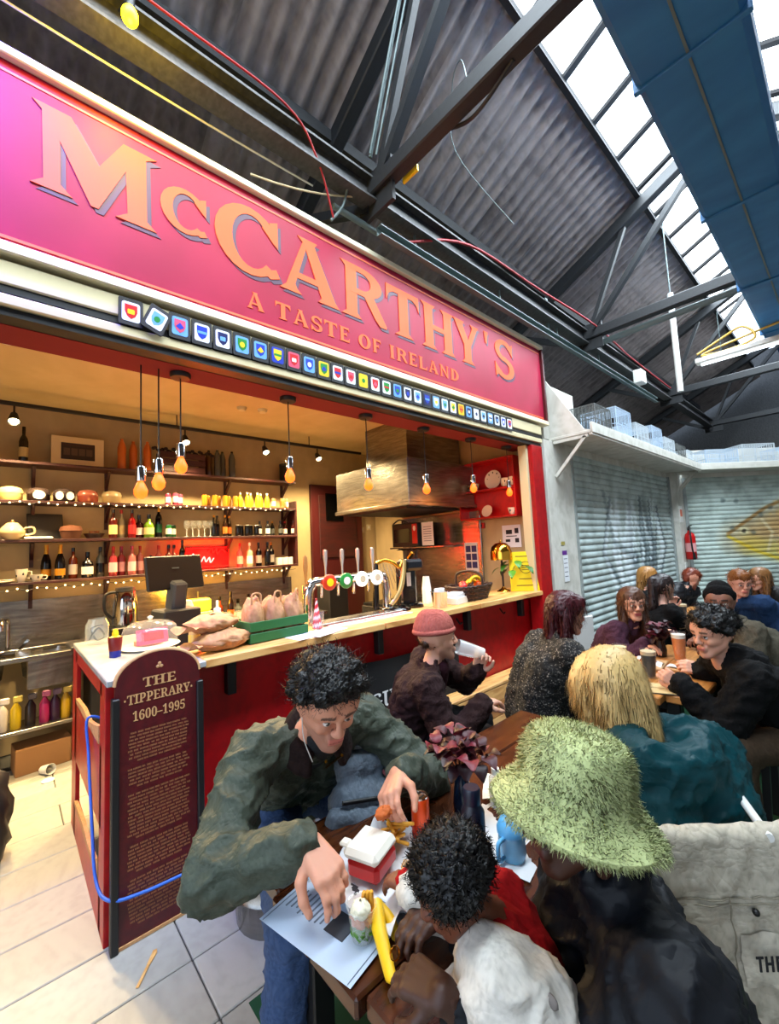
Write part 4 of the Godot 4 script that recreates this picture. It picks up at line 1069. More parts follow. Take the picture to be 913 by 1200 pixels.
func back_bar():
	bottle_kit()
	var u := thing("wall_shelving", "dark red wooden wall shelving with four boards behind the bar", "shelving")
	var hs := [2.57, 2.215, 1.865, 1.49]
	for k in 4:
		part(u, "shelf_board", MB.new().box(Vector3(0.95, hs[k], -5.06), Vector3(3.75, 0.026, 0.24), 0.003), M.maroon_wood)
	for x in [0.17, 0.75, 1.98, 2.74]:
		for k in 4:
			part(u, "bracket", MB.new().bar(Vector3(x, hs[k] - 0.013, -5.0), Vector3(x, hs[k] - 0.16, -5.17), 0.025, 0.025), M.maroon_wood)
			part(u, "upright", MB.new().box(Vector3(x, hs[k] - 0.12, -5.178), Vector3(0.03, 0.24, 0.02)), M.maroon_wood)
	part(u, "end_upright", MB.new().box(Vector3(2.82, 1.9, -5.06), Vector3(0.03, 0.85, 0.22), 0.003), M.maroon_wood)
	shelf_bottles()
	# fairy lights along two shelf edges
	for k in [1, 3]:
		var f := thing("fairy_lights", "string of small warm fairy lights along the %s shelf edge" % ["", "second", "", "bottom"][k], "lights")
		var w := MB.new()
		var pts := []
		for i in 56: pts.append(Vector3(-0.85 + i * 0.066, hs[k] - (0.012 if k == 1 else 0.03) + 0.012 * sin(i * 2.4) - (0.02 if k == 3 else 0.0), -4.93))
		part(f, "wire", w.tube(pts, 0.003, 5), M.black)
		var bm := MB.new().ball(Vector3.ZERO, Vector3(0.0075, 0.0075, 0.0075), 8, 5).mesh()
		for i in 42:
			var p: Vector3 = pts[12 + i]
			var o := part(f, "bulb", bm, M.fairy)
			o.position = p + Vector3(0, 0, 0.006)
		omni(f, Vector3(0.6, hs[k] - 0.02, -4.8), Color(1.0, 0.7, 0.35), 0.03, 0.05)
		omni(f, Vector3(2.0, hs[k] - 0.02, -4.8), Color(1.0, 0.7, 0.35), 0.03, 0.05)
	# picture, crate and boxes on the top shelf
	var pf := thing("framed_picture", "white mounted picture of a shop front standing on the top shelf", "picture", Vector3(0.5, 2.585, -5.06))
	pf.rotation_degrees.x = -4
	part(pf, "mount", MB.new().box(Vector3(0, 0.15, 0), Vector3(0.42, 0.29, 0.015), 0.002), std(Color(0.82, 0.74, 0.56), 0.7))
	part(pf, "print", MB.new().box(Vector3(0, 0.15, 0.0085), Vector3(0.27, 0.165, 0.002)), std(Color(0.12, 0.08, 0.07), 0.4))
	for k in 4: part(pf, "printed_window", MB.new().box(Vector3(-0.09 + 0.06 * k, 0.145, 0.0098), Vector3(0.05, 0.07, 0.001)), std(Color(0.3, 0.22, 0.17), 0.5))
	part(pf, "printed_fascia", MB.new().box(Vector3(0, 0.215, 0.0098), Vector3(0.26, 0.025, 0.001)), std(Color(0.2, 0.1, 0.08), 0.5))
	var cr := thing("wooden_crate", "brown wooden bottle crate with a dark garland on the top shelf", "crate", Vector3(1.44, 2.583, -5.05))
	for k in 3: part(cr, "slat", MB.new().box(Vector3(0, 0.045 + 0.075 * k, 0.09), Vector3(0.46, 0.066, 0.012), 0.002), M.maroon_wood)
	for s in [-1, 1]: part(cr, "end", MB.new().box(Vector3(s * 0.225, 0.115, 0), Vector3(0.015, 0.23, 0.18)), M.maroon_wood)
	part(cr, "base", MB.new().box(Vector3(0, 0.006, 0), Vector3(0.44, 0.012, 0.18)), M.maroon_wood)
	var gar := MB.new()
	for i in 26: gar.ball(Vector3(-0.3 + i * 0.025, 0.25 + 0.015 * sin(i * 1.7), 0.06 + 0.02 * cos(i * 2.3)), Vector3(0.022, 0.018, 0.02), 7, 4)
	part(cr, "garland", gar, std(Color(0.1, 0.03, 0.03), 0.9))
	var tin := thing("storage_tin", "tall grey tin at the right end of the top shelf", "tin", Vector3(2.74, 2.583, -5.04))
	part(tin, "body", MB.new().lathe([Vector2(0, 0), Vector2(0.085, 0), Vector2(0.085, 0.22), Vector2(0.08, 0.225)], 18), M.charcoal)
	part(tin, "lid", MB.new().lathe([Vector2(0.088, 0.205), Vector2(0.088, 0.24), Vector2(0.0, 0.25)], 18), std(Color(0.2, 0.2, 0.22), 0.4))
	# tins and dishes on the second shelf
	var dishes := [[0.012, Color(0.75, 0.68, 0.42), "cream oval bread tin at the left of the second shelf"], [0.206, Color(0.12, 0.07, 0.06), "dark oval tin with a white label on the second shelf"], [0.394, Color(0.09, 0.05, 0.05), "dark tin with two pale labels on the second shelf"], [0.58, Color(0.42, 0.18, 0.12), "reddish oval dish on the second shelf"], [0.778, Color(0.5, 0.42, 0.28), "glass dish in a metal rim on the second shelf"]]
	for k in 5:
		var d = dishes[k]
		var t := thing("oval_tin", d[2], "tin", Vector3(d[0], 2.228, -5.04))
		part(t, "body", MB.new().lathe([Vector2(0, 0), Vector2(0.075, 0), Vector2(0.085, 0.02), Vector2(0.085, 0.07)], 20, Vector2(1, 0.75)), std(d[1], 0.3))
		part(t, "lid", MB.new().lathe([Vector2(0.088, 0.066), Vector2(0.088, 0.08), Vector2(0.075, 0.115), Vector2(0.03, 0.13), Vector2(0, 0.132)], 20, Vector2(1, 0.75)), std(d[1].lightened(0.12), 0.25))
		if k in [1, 2]:
			for s in ([0.0] if k == 1 else [-0.04, 0.04]):
				part(t, "label_plate", MB.new().at(Vector3(s, 0.055, 0.078)).prism(arc(Vector2.ZERO, Vector2(0.045 if k == 1 else 0.03, 0.04), 0, 350, 16), -0.012, 0.002), BM["white_l"])
	# things on the third shelf
	var tp := thing("teapot", "cream china teapot at the left of the third shelf", "teapot", Vector3(0.03, 1.878, -5.0))
	var china := std(Color(0.78, 0.68, 0.5), 0.18)
	part(tp, "body", MB.new().lathe([Vector2(0, 0), Vector2(0.05, 0), Vector2(0.055, 0.01), Vector2(0.09, 0.05), Vector2(0.09, 0.08), Vector2(0.06, 0.125), Vector2(0.05, 0.13)], 20), china)
	part(tp, "lid", MB.new().lathe([Vector2(0.056, 0.128), Vector2(0.04, 0.148), Vector2(0.008, 0.155), Vector2(0.014, 0.17), Vector2(0, 0.18)], 16), china)
	part(tp, "handle", MB.new().tube(smooth_path([Vector3(0.08, 0.1, 0), Vector3(0.14, 0.11, 0), Vector3(0.15, 0.06, 0), Vector3(0.085, 0.04, 0)], 5), 0.009, 7), china)
	part(tp, "spout", MB.new().tube([Vector3(-0.08, 0.05, 0), Vector3(-0.13, 0.09, 0), Vector3(-0.15, 0.125, 0)], [0.022, 0.014, 0.011], 8), china)
	var df := thing("leaning_picture", "black picture frame leaning on the wall on the third shelf", "frame", Vector3(0.27, 1.878, -5.06))
	df.rotation_degrees = Vector3(-14, 12, 0)
	part(df, "frame", MB.new().box(Vector3(0, 0.125, 0), Vector3(0.27, 0.25, 0.02), 0.004), M.black)
	part(df, "glass", MB.new().box(Vector3(0, 0.125, 0.0105), Vector3(0.21, 0.19, 0.003)), M.charcoal)
	solo("folded_napkin", MB.new().box(Vector3(0, 0.012, 0), Vector3(0.2, 0.024, 0.08), 0.008), M.white, "small white dish in front of the black frame on the third shelf", "dish", "", Vector3(0.21, 1.878, -4.975))
	var bsk := thing("bread_basket", "brown wicker bread basket on the third shelf", "basket", Vector3(0.45, 1.878, -5.04))
	part(bsk, "body", MB.new().lathe([Vector2(0, 0), Vector2(0.07, 0), Vector2(0.09, 0.08), Vector2(0.085, 0.08)], 18, Vector2(1, 0.8)), std(Color(0.3, 0.15, 0.05), 0.8))
	part(bsk, "lid", MB.new().lathe([Vector2(0.094, 0.078), Vector2(0.08, 0.12), Vector2(0.0, 0.14)], 18, Vector2(1, 0.8)), std(Color(0.34, 0.17, 0.06), 0.8))
	var ash := thing("brown_bowl", "low brown bowl with cups in it on the third shelf", "bowl", Vector3(0.635, 1.878, -5.04))
	part(ash, "body", MB.new().lathe([Vector2(0, 0), Vector2(0.06, 0), Vector2(0.09, 0.05), Vector2(0.085, 0.05), Vector2(0.055, 0.008), Vector2(0, 0.008)], 18), std(Color(0.16, 0.07, 0.04), 0.3))
	part(ash, "inner_cup", MB.new().lathe([Vector2(0.0, 0.01), Vector2(0.03, 0.01), Vector2(0.045, 0.075), Vector2(0.04, 0.075), Vector2(0.028, 0.015)], 14), std(Color(0.35, 0.2, 0.12), 0.3))
	var wg: Node3D = null
	for k in 5:
		var x := 1.485 + 0.064 * k
		var lab := "stemmed wine glass number %s from the left on the third shelf" % ["one", "two", "three", "four", "five"][k]
		if wg == null:
			wg = thing("wine_glass", lab, "glass", Vector3(x, 1.878, -5.02), 0, "wine glasses on the third shelf")
			part(wg, "bowl", MB.new().lathe([Vector2(0.004, 0.085), Vector2(0.03, 0.105), Vector2(0.034, 0.14), Vector2(0.027, 0.185)], 14), M.clear)
			part(wg, "stem", MB.new().lathe([Vector2(0.03, 0), Vector2(0.03, 0.003), Vector2(0.005, 0.01), Vector2(0.004, 0.085)], 12), glass(Color(0.9, 0.95, 0.95), 0.35))
		else: dup(wg, "wine_glass", Vector3(x, 1.878, -5.02), 0, lab, "wine glasses on the third shelf")
	# cups on the bottom shelf
	var cupm := std(Color(0.8, 0.76, 0.68), 0.2)
	var pl := thing("saucer_stack", "white saucers stacked at the left end of the bottom shelf", "saucers", Vector3(-0.02, 1.503, -5.0))
	part(pl, "saucer", MB.new().lathe([Vector2(0, 0), Vector2(0.04, 0), Vector2(0.08, 0.016), Vector2(0.078, 0.02), Vector2(0, 0.008)], 18), cupm)
	part(pl, "saucer", MB.new().at(Vector3(0, 0.012, 0)).lathe([Vector2(0, 0), Vector2(0.04, 0), Vector2(0.08, 0.016), Vector2(0.078, 0.02), Vector2(0, 0.008)], 18), cupm)
	china_cup(Vector3(0.1, 1.503, -5.0), 0.115, 0.045, "tall patterned china cup on the bottom shelf", "")
	china_cup(Vector3(0.2, 1.503, -4.98), 0.06, 0.05, "low patterned china cup on the bottom shelf beside the tall one", "")
	# white cartons at the right of the bottom shelf
	for k in 3: solo("white_carton", MB.new().box(Vector3(0, 0.045, 0), Vector3(0.062, 0.09, 0.09), 0.003), BM["white_l"], ["white carton left of three", "middle white carton of three", "white carton right of three"][k] + " at the right end of the bottom shelf", "carton", "white cartons on the bottom shelf", Vector3(2.60 + 0.072 * k, 1.503, -5.03))
	# red neon sign on the wall
	var n := thing("neon_sign", "glowing red neon sign on the wall above the till", "sign", Vector3(1.76, 1.64, -5.17))
	part(n, "acrylic_back", MB.new().box(Vector3(0, 0, 0), Vector3(0.5, 0.26, 0.01), 0.002), std(Color(0.45, 0.02, 0.02), 0.3))
	part(n, "neon_script", MB.new().tube(smooth_path([Vector3(-0.2, -0.05, 0.03), Vector3(-0.17, 0.05, 0.03), Vector3(-0.15, -0.04, 0.03), Vector3(-0.11, 0.02, 0.03), Vector3(-0.09, -0.05, 0.03), Vector3(-0.05, 0.01, 0.03), Vector3(-0.03, -0.05, 0.03), Vector3(0.01, 0.0, 0.03), Vector3(0.02, -0.06, 0.03), Vector3(0.06, -0.01, 0.03)], 5), 0.007, 7), M.neon_white)
	part(n, "neon_script", MB.new().tube(smooth_path([Vector3(0.0, 0.07, 0.03), Vector3(0.04, 0.11, 0.03), Vector3(0.05, 0.05, 0.03), Vector3(0.09, 0.1, 0.03), Vector3(0.1, 0.04, 0.03), Vector3(0.15, 0.09, 0.03), Vector3(0.2, 0.05, 0.03)], 5), 0.007, 7), M.neon)
	part(n, "neon_outline", MB.new().tube(smooth_path([Vector3(-0.24, -0.11, 0.025), Vector3(-0.24, 0.11, 0.025), Vector3(0.24, 0.11, 0.025), Vector3(0.24, -0.11, 0.025), Vector3(-0.24, -0.11, 0.025)], 1), 0.006, 6), M.neon)
	omni(n, Vector3(0, 0, 0.1), Color(1.0, 0.08, 0.04), 0.9, 0.12)
	# steel splashback, work bench with sink
	struct("wall_splashback", MB.new().box(Vector3(0.9, 1.12, -5.183), Vector3(3.9, 0.42, 0.012)), M.steel)
	var s := thing("sink_unit", "stainless steel sink unit with two deep bowls at the left", "sink")
	part(s, "worktop", MB.new().box(Vector3(-0.45, 0.90, -4.6), Vector3(1.9, 0.04, 0.08), 0.005), M.steel)
	part(s, "worktop", MB.new().box(Vector3(-0.45, 0.90, -5.1), Vector3(1.9, 0.04, 0.14), 0.005), M.steel)
	for x in [-0.52, 0.12, 0.47]: part(s, "divider", MB.new().box(Vector3(x, 0.895, -4.84), Vector3(0.1, 0.03, 0.42)), M.steel)
	for x in [-0.2, 0.31]:
		part(s, "bowl", MB.new().lathe([Vector2(0, 0.68), Vector2(0.15, 0.68), Vector2(0.19, 0.72), Vector2(0.21, 0.9)], 4, Vector2(1.0, 1.2)), M.steel).position = Vector3(x, 0, -4.84)
		part(s, "bowl_front", MB.new().box(Vector3(x - 0.02, 0.77, -4.585), Vector3(0.3, 0.24, 0.02), 0.006), M.steel)
	for x in [-0.6, 0.46]: part(s, "leg", MB.new().box(Vector3(x, 0.44, -4.62), Vector3(0.035, 0.88, 0.035)), M.steel)
	part(s, "tap", MB.new().tube(smooth_path([Vector3(0.02, 0.92, -5.0), Vector3(0.02, 1.15, -5.0), Vector3(0.0, 1.2, -4.95), Vector3(-0.02, 1.2, -4.78), Vector3(-0.02, 1.12, -4.74)], 6), 0.014, 8), M.chrome)
	part(s, "tap_lever", MB.new().bar(Vector3(0.1, 0.92, -5.0), Vector3(0.16, 1.0, -4.98), 0.02, 0.02), M.chrome)
	part(s, "low_shelf", MB.new().box(Vector3(-0.1, 0.34, -4.72), Vector3(1.1, 0.03, 0.3), 0.004), M.steel)
	var wb := thing("work_bench", "steel work bench along the back wall behind the counter", "bench")
	part(wb, "top", MB.new().box(Vector3(1.75, 0.9, -4.83), Vector3(2.4, 0.04, 0.7), 0.005), M.steel)
	part(wb, "body", MB.new().box(Vector3(1.75, 0.44, -4.86), Vector3(2.36, 0.88, 0.5), 0.005), M.charcoal)
	var db := thing("draining_board", "steel draining board with dish rack between the sink and the kettle", "rack", Vector3(0.5, 0.92, -4.75))
	part(db, "tray", MB.new().box(Vector3(0, 0.01, 0), Vector3(0.16, 0.02, 0.4), 0.004), M.steel)
	# cleaning bottles on the low shelf
	for q in [[-0.0, Color(0.8, 0.78, 0.75), "white cleaning bottle on the shelf under the sink"], [0.08, Color(0.75, 0.65, 0.08), "yellow cleaning bottle on the shelf under the sink, left one"], [0.17, Color(0.09, 0.06, 0.08), "dark cleaning bottle on the shelf under the sink"], [0.26, Color(0.6, 0.12, 0.35), "pink cleaning bottle on the shelf under the sink"], [0.33, Color(0.18, 0.07, 0.2), "purple cleaning bottle on the shelf under the sink"], [0.4, Color(0.75, 0.6, 0.1), "yellow cleaning bottle on the shelf under the sink, right one"]]:
		var t := thing("cleaning_bottle", q[2], "bottle", Vector3(q[0], 0.355, -4.66), 0, "cleaning bottles under the sink")
		part(t, "body", MB.new().lathe([Vector2(0, 0), Vector2(0.032, 0), Vector2(0.035, 0.01), Vector2(0.035, 0.15), Vector2(0.015, 0.19), Vector2(0.013, 0.2)], 12), std(q[1], 0.35))
		part(t, "trigger_head", MB.new().box(Vector3(0.012, 0.225, 0), Vector3(0.06, 0.05, 0.022), 0.008), std(q[1].lightened(0.3), 0.4))
	solo("cardboard_box", MB.new().box(Vector3(0, 0.1, 0), Vector3(0.36, 0.2, 0.25), 0.004), M.card, "brown cardboard box on the floor under the sink shelf", "box", "", Vector3(0.25, 0, -4.72), 0.1)
	var pc := thing("paper_cup", "white paper cup tipped over on the floor by the sink", "cup", Vector3(0.27, 0.035, -4.48))
	pc.rotation_degrees = Vector3(80, 30, 0)
	part(pc, "cup", MB.new().lathe([Vector2(0, -0.05), Vector2(0.028, -0.05), Vector2(0.04, 0.05), Vector2(0.038, 0.05), Vector2(0.026, -0.045)], 14), M.white)
	solo("white_disc", MB.new().lathe([Vector2(0, 0), Vector2(0.042, 0), Vector2(0.042, 0.008), Vector2(0.034, 0.012), Vector2(0, 0.012)], 14), M.white, "white cup lid on the floor in front of the tipped cup", "lid", "", Vector3(0.27, 0, -4.33))
	# kettle and till
	var k := thing("electric_kettle", "shiny steel electric kettle beside the till screen", "kettle", Vector3(0.84, 0.922, -4.7))
	part(k, "stand", MB.new().box(Vector3(0, 0.06, 0), Vector3(0.26, 0.12, 0.24), 0.01), M.black)
	part(k, "body", MB.new().lathe([Vector2(0, 0.12), Vector2(0.095, 0.12), Vector2(0.105, 0.15), Vector2(0.1, 0.3), Vector2(0.085, 0.43), Vector2(0.07, 0.45)], 22), M.chrome)
	part(k, "lid", MB.new().lathe([Vector2(0.087, 0.44), Vector2(0.08, 0.475), Vector2(0.0, 0.485)], 20), M.black)
	part(k, "handle", MB.new().tube(smooth_path([Vector3(-0.08, 0.44, 0.02), Vector3(-0.16, 0.42, 0.03), Vector3(-0.165, 0.28, 0.03), Vector3(-0.105, 0.2, 0.02)], 5), 0.014, 8), M.black)

func china_cup(p: Vector3, h: float, r: float, label: String, group: String, turn := 0.0):
	var t := thing("china_cup", label, "cup", p, turn, group)
	var m := std(Color(0.82, 0.79, 0.72), 0.18)
	part(t, "body", MB.new().lathe([Vector2(0, 0), Vector2(r * 0.5, 0), Vector2(r * 0.6, 0.006), Vector2(r * 0.85, h * 0.5), Vector2(r, h), Vector2(r * 0.94, h), Vector2(r * 0.75, h * 0.4), Vector2(0, 0.01)], 16), m)
	part(t, "handle", MB.new().tube(smooth_path([Vector3(r * 0.9, h * 0.8, 0), Vector3(r * 1.5, h * 0.75, 0), Vector3(r * 1.4, h * 0.3, 0), Vector3(r * 0.75, h * 0.3, 0)], 4), 0.005, 6), m)
	for k in 4:
		var a := k * 1.3
		var rr := r * (0.84 + 0.08 * (k % 2))
		part(t, "printed_leaf", MB.new().ball(Vector3(cos(a) * rr, h * (0.5 + 0.12 * (k % 2)), sin(a) * rr), Vector3(0.007, 0.012, 0.007), 6, 4), M.charcoal)

# ---------------------------------------------------------------- kitchen corner on the right
func kitchen_corner():
	var h := thing("extractor_hood", "brushed steel kitchen extractor hood with a duct", "hood")
	var b := MB.new()
	b.box(Vector3(3.77, 2.38, -3.87), Vector3(1.16, 0.5, 1.34), 0.008)
	part(h, "canopy", b, M.steel)
	part(h, "rim", MB.new().box(Vector3(3.77, 2.12, -3.87), Vector3(1.2, 0.045, 1.38), 0.006), M.steel)
	part(h, "duct", MB.new().box(Vector3(3.85, 2.9, -3.75), Vector3(0.95, 0.5, 0.75), 0.006), M.steel)
	part(h, "filter", MB.new().box(Vector3(3.77, 2.09, -3.87), Vector3(1.0, 0.02, 1.1)), M.charcoal)
	struct("wall_steel", MB.new().box(Vector3(4.355, 1.36, -3.85), Vector3(0.012, 1.4, 1.4)), M.steel)
	# red wall box with china
	var r := thing("red_wall_cabinet", "open red wall cabinet with two shelves of china on the right wall", "cabinet", Vector3(4.28, 1.94, -2.92))
	for q in [[0, 0.01, 0, 0.2, 0.02, 0.78], [0, 0.68, 0, 0.2, 0.02, 0.78], [0, 0.34, 0, 0.18, 0.018, 0.76], [0.09, 0.345, 0, 0.015, 0.66, 0.76], [0, 0.345, -0.385, 0.2, 0.66, 0.02], [0, 0.345, 0.385, 0.2, 0.66, 0.02]]:
		part(r, "board", MB.new().box(Vector3(q[0], q[1], q[2]), Vector3(q[3], q[4], q[5]), 0.002), M.red)
	var pl := thing("china_plate", "patterned white china plate standing on the upper shelf of the red cabinet", "plate", Vector3(4.31, 2.29, -2.88))
	var pm := std(Color(0.83, 0.8, 0.75), 0.2)
	part(pl, "plate", MB.new().at(Vector3(0, 0.115, 0), Basis(Vector3.BACK, PI / 2 - 0.15)).lathe([Vector2(0, 0), Vector2(0.07, 0), Vector2(0.115, 0.015), Vector2(0.112, 0.02), Vector2(0.07, 0.006), Vector2(0, 0.006)], 24), pm)
	for k in 9: part(pl, "printed_sprig", MB.new().ball(Vector3(-0.006, 0.115 + 0.085 * cos(k * TAU / 9), 0.085 * sin(k * TAU / 9)), Vector3(0.004, 0.012, 0.008), 6, 4), M.charcoal)
	china_cup(Vector3(4.27, 2.29, -3.13), 0.09, 0.055, "patterned china cup left of the plate in the red cabinet", "china cups in the red cabinet", 1.9)
	china_cup(Vector3(4.26, 2.29, -2.69), 0.1, 0.05, "patterned china cup right of the plate in the red cabinet", "china cups in the red cabinet", 1.2)
	china_cup(Vector3(4.25, 2.29, -2.58), 0.1, 0.05, "patterned china cup at the right end of the upper shelf in the red cabinet", "china cups in the red cabinet", 1.2)
	china_cup(Vector3(4.25, 1.96, -2.62), 0.08, 0.05, "patterned china cup on the lower shelf of the red cabinet", "china cups in the red cabinet", 0.8)
	var p2 := thing("china_plate", "patterned plate lying tilted on the lower shelf of the red cabinet", "plate", Vector3(4.29, 1.96, -2.98))
	part(p2, "plate", MB.new().at(Vector3(0, 0.075, 0), Basis(Vector3.BACK, PI / 2 - 0.3)).lathe([Vector2(0, 0), Vector2(0.045, 0), Vector2(0.075, 0.012), Vector2(0.072, 0.016), Vector2(0, 0.006)], 20), pm)
	# things on the wall shelf
	var sh := thing("kitchen_shelf", "steel wall shelf in the kitchen corner", "shelf", Vector3(4.2, 1.64, -4.0))
	part(sh, "board", MB.new().box(Vector3(0, 0, 0), Vector3(0.3, 0.02, 1.0), 0.003), M.steel)
	part(sh, "bracket", MB.new().bar(Vector3(0.1, -0.01, -0.3), Vector3(0.14, -0.2, -0.3), 0.02, 0.02), M.steel)
	var mw := thing("toaster_oven", "black toaster oven with a red side panel on the kitchen shelf", "oven", Vector3(4.16, 1.655, -4.15))
	part(mw, "body", MB.new().box(Vector3(0, 0.16, 0), Vector3(0.3, 0.32, 0.5), 0.01), M.black)
	part(mw, "window", MB.new().box(Vector3(-0.152, 0.15, -0.05), Vector3(0.006, 0.18, 0.3)), std(Color(0.12, 0.08, 0.04), 0.1))
	part(mw, "handle", MB.new().tube(smooth_path([Vector3(-0.16, 0.32, -0.2), Vector3(-0.18, 0.37, -0.05), Vector3(-0.16, 0.32, 0.1)], 5), 0.01, 6), M.black)
	part(mw, "red_panel", MB.new().box(Vector3(-0.153, 0.17, 0.2), Vector3(0.006, 0.26, 0.09)), M.plastic_red)
	part(mw, "hand_symbol", MB.new().ball(Vector3(-0.158, 0.24, 0.2), Vector3(0.003, 0.035, 0.025), 10, 6), M.white)
	var np := thing("kitchen_notice", "white printed notice right of the black toaster oven", "notice", Vector3(4.02, 1.66, -3.73))
	part(np, "sheet", MB.new().box(Vector3(0, 0.15, 0), Vector3(0.004, 0.3, 0.2)), M.paper)
	for k in 7: part(np, "print_line", MB.new().box(Vector3(-0.003, 0.24 - 0.03 * k, 0), Vector3(0.001, 0.008, 0.14)), std(Color(0.4, 0.4, 0.45), 0.8))
	var ch := thing("shelf_clutter", "crumpled foil tray on the edge of the kitchen shelf", "tray", Vector3(4.04, 1.652, -4.0))
	part(ch, "foil", MB.new().surf(16, 5, func(u, w): return Vector3(0.1 - w * 0.16, -0.01 - 0.03 * w + 0.012 * sin(u * 30 + w * 4), -0.3 + u * 0.55)), M.steel)
	var bp := thing("blue_poster", "blue safety poster with a grid of pictures on the steel wall", "poster", Vector3(4.345, 1.49, -3.3))
	part(bp, "sheet", MB.new().box(Vector3.ZERO, Vector3(0.004, 0.36, 0.2)), M.paper)
	for i in 3:
		for j in 2: part(bp, "pictogram", MB.new().box(Vector3(-0.003, 0.1 - 0.1 * i, -0.045 + 0.09 * j), Vector3(0.001, 0.08, 0.075)), std(Color(0.05, 0.14, 0.4), 0.5))
	var qp := thing("white_wall_notice", "white notice with black drawings on the tan wall under the red cabinet", "notice", Vector3(4.36, 1.72, -2.72))
	part(qp, "sheet", MB.new().box(Vector3.ZERO, Vector3(0.004, 0.26, 0.24)), M.paper)
	for q in [[0.05, -0.03, 0.05, 0.08], [0.06, 0.07, 0.06, 0.05], [-0.05, 0.07, 0.05, 0.05], [-0.05, -0.05, 0.03, 0.06], [0.0, 0.0, 0.01, 0.14]]:
		part(qp, "drawing", MB.new().box(Vector3(-0.003, q[0], q[1]), Vector3(0.001, q[2], q[3])), M.ink)
	for q in [[4.1, 1.95, "left light switch on the tan wall beside the hood"], [4.24, 1.99, "right light switch on the tan wall beside the hood"]]:
		var sw := thing("light_switch", q[2], "switch", Vector3(q[0], q[1], -5.186))
		part(sw, "plate", MB.new().box(Vector3.ZERO, Vector3(0.09, 0.09, 0.008), 0.002), M.cream_metal)
		part(sw, "rocker", MB.new().box(Vector3(0, 0, 0.006), Vector3(0.025, 0.04, 0.008), 0.002), M.white)
	var rx := thing("red_alarm_box", "small red alarm box under the red cabinet", "alarm", Vector3(4.35, 1.87, -3.12))
	part(rx, "housing", MB.new().box(Vector3.ZERO, Vector3(0.03, 0.07, 0.09), 0.006), M.red)
	part(rx, "button", MB.new().box(Vector3(-0.017, 0, 0), Vector3(0.006, 0.03, 0.03), 0.002), M.black)
	solo("steel_pipe", MB.new().tube([Vector3(4.33, 1.0, -3.13), Vector3(4.33, 2.0, -3.13)], 0.015, 8), M.steel, "thin steel pipe at the edge of the steel wall", "pipe")
	# cooker under the hood
	var ck := thing("kitchen_range", "dark kitchen range under the extractor hood", "cooker", Vector3(3.95, 0, -4.0))
	part(ck, "body", MB.new().box(Vector3(0, 0.45, 0), Vector3(0.75, 0.9, 1.2), 0.01), M.steel)
	part(ck, "hob", MB.new().box(Vector3(0, 0.92, 0), Vector3(0.72, 0.03, 1.16), 0.004), M.black)
	var fr := thing("knife_block", "black knife block on the bench beside the cooker", "block", Vector3(3.25, 0.0, -4.8))
	part(fr, "cabinet", MB.new().box(Vector3(0, 0.6, 0), Vector3(0.3, 1.2, 0.3), 0.008), M.charcoal)
	for k in 5: part(fr, "handle", MB.new().box(Vector3(-0.1 + 0.05 * k, 1.26, 0), Vector3(0.03, 0.12, 0.03), 0.006), M.black)

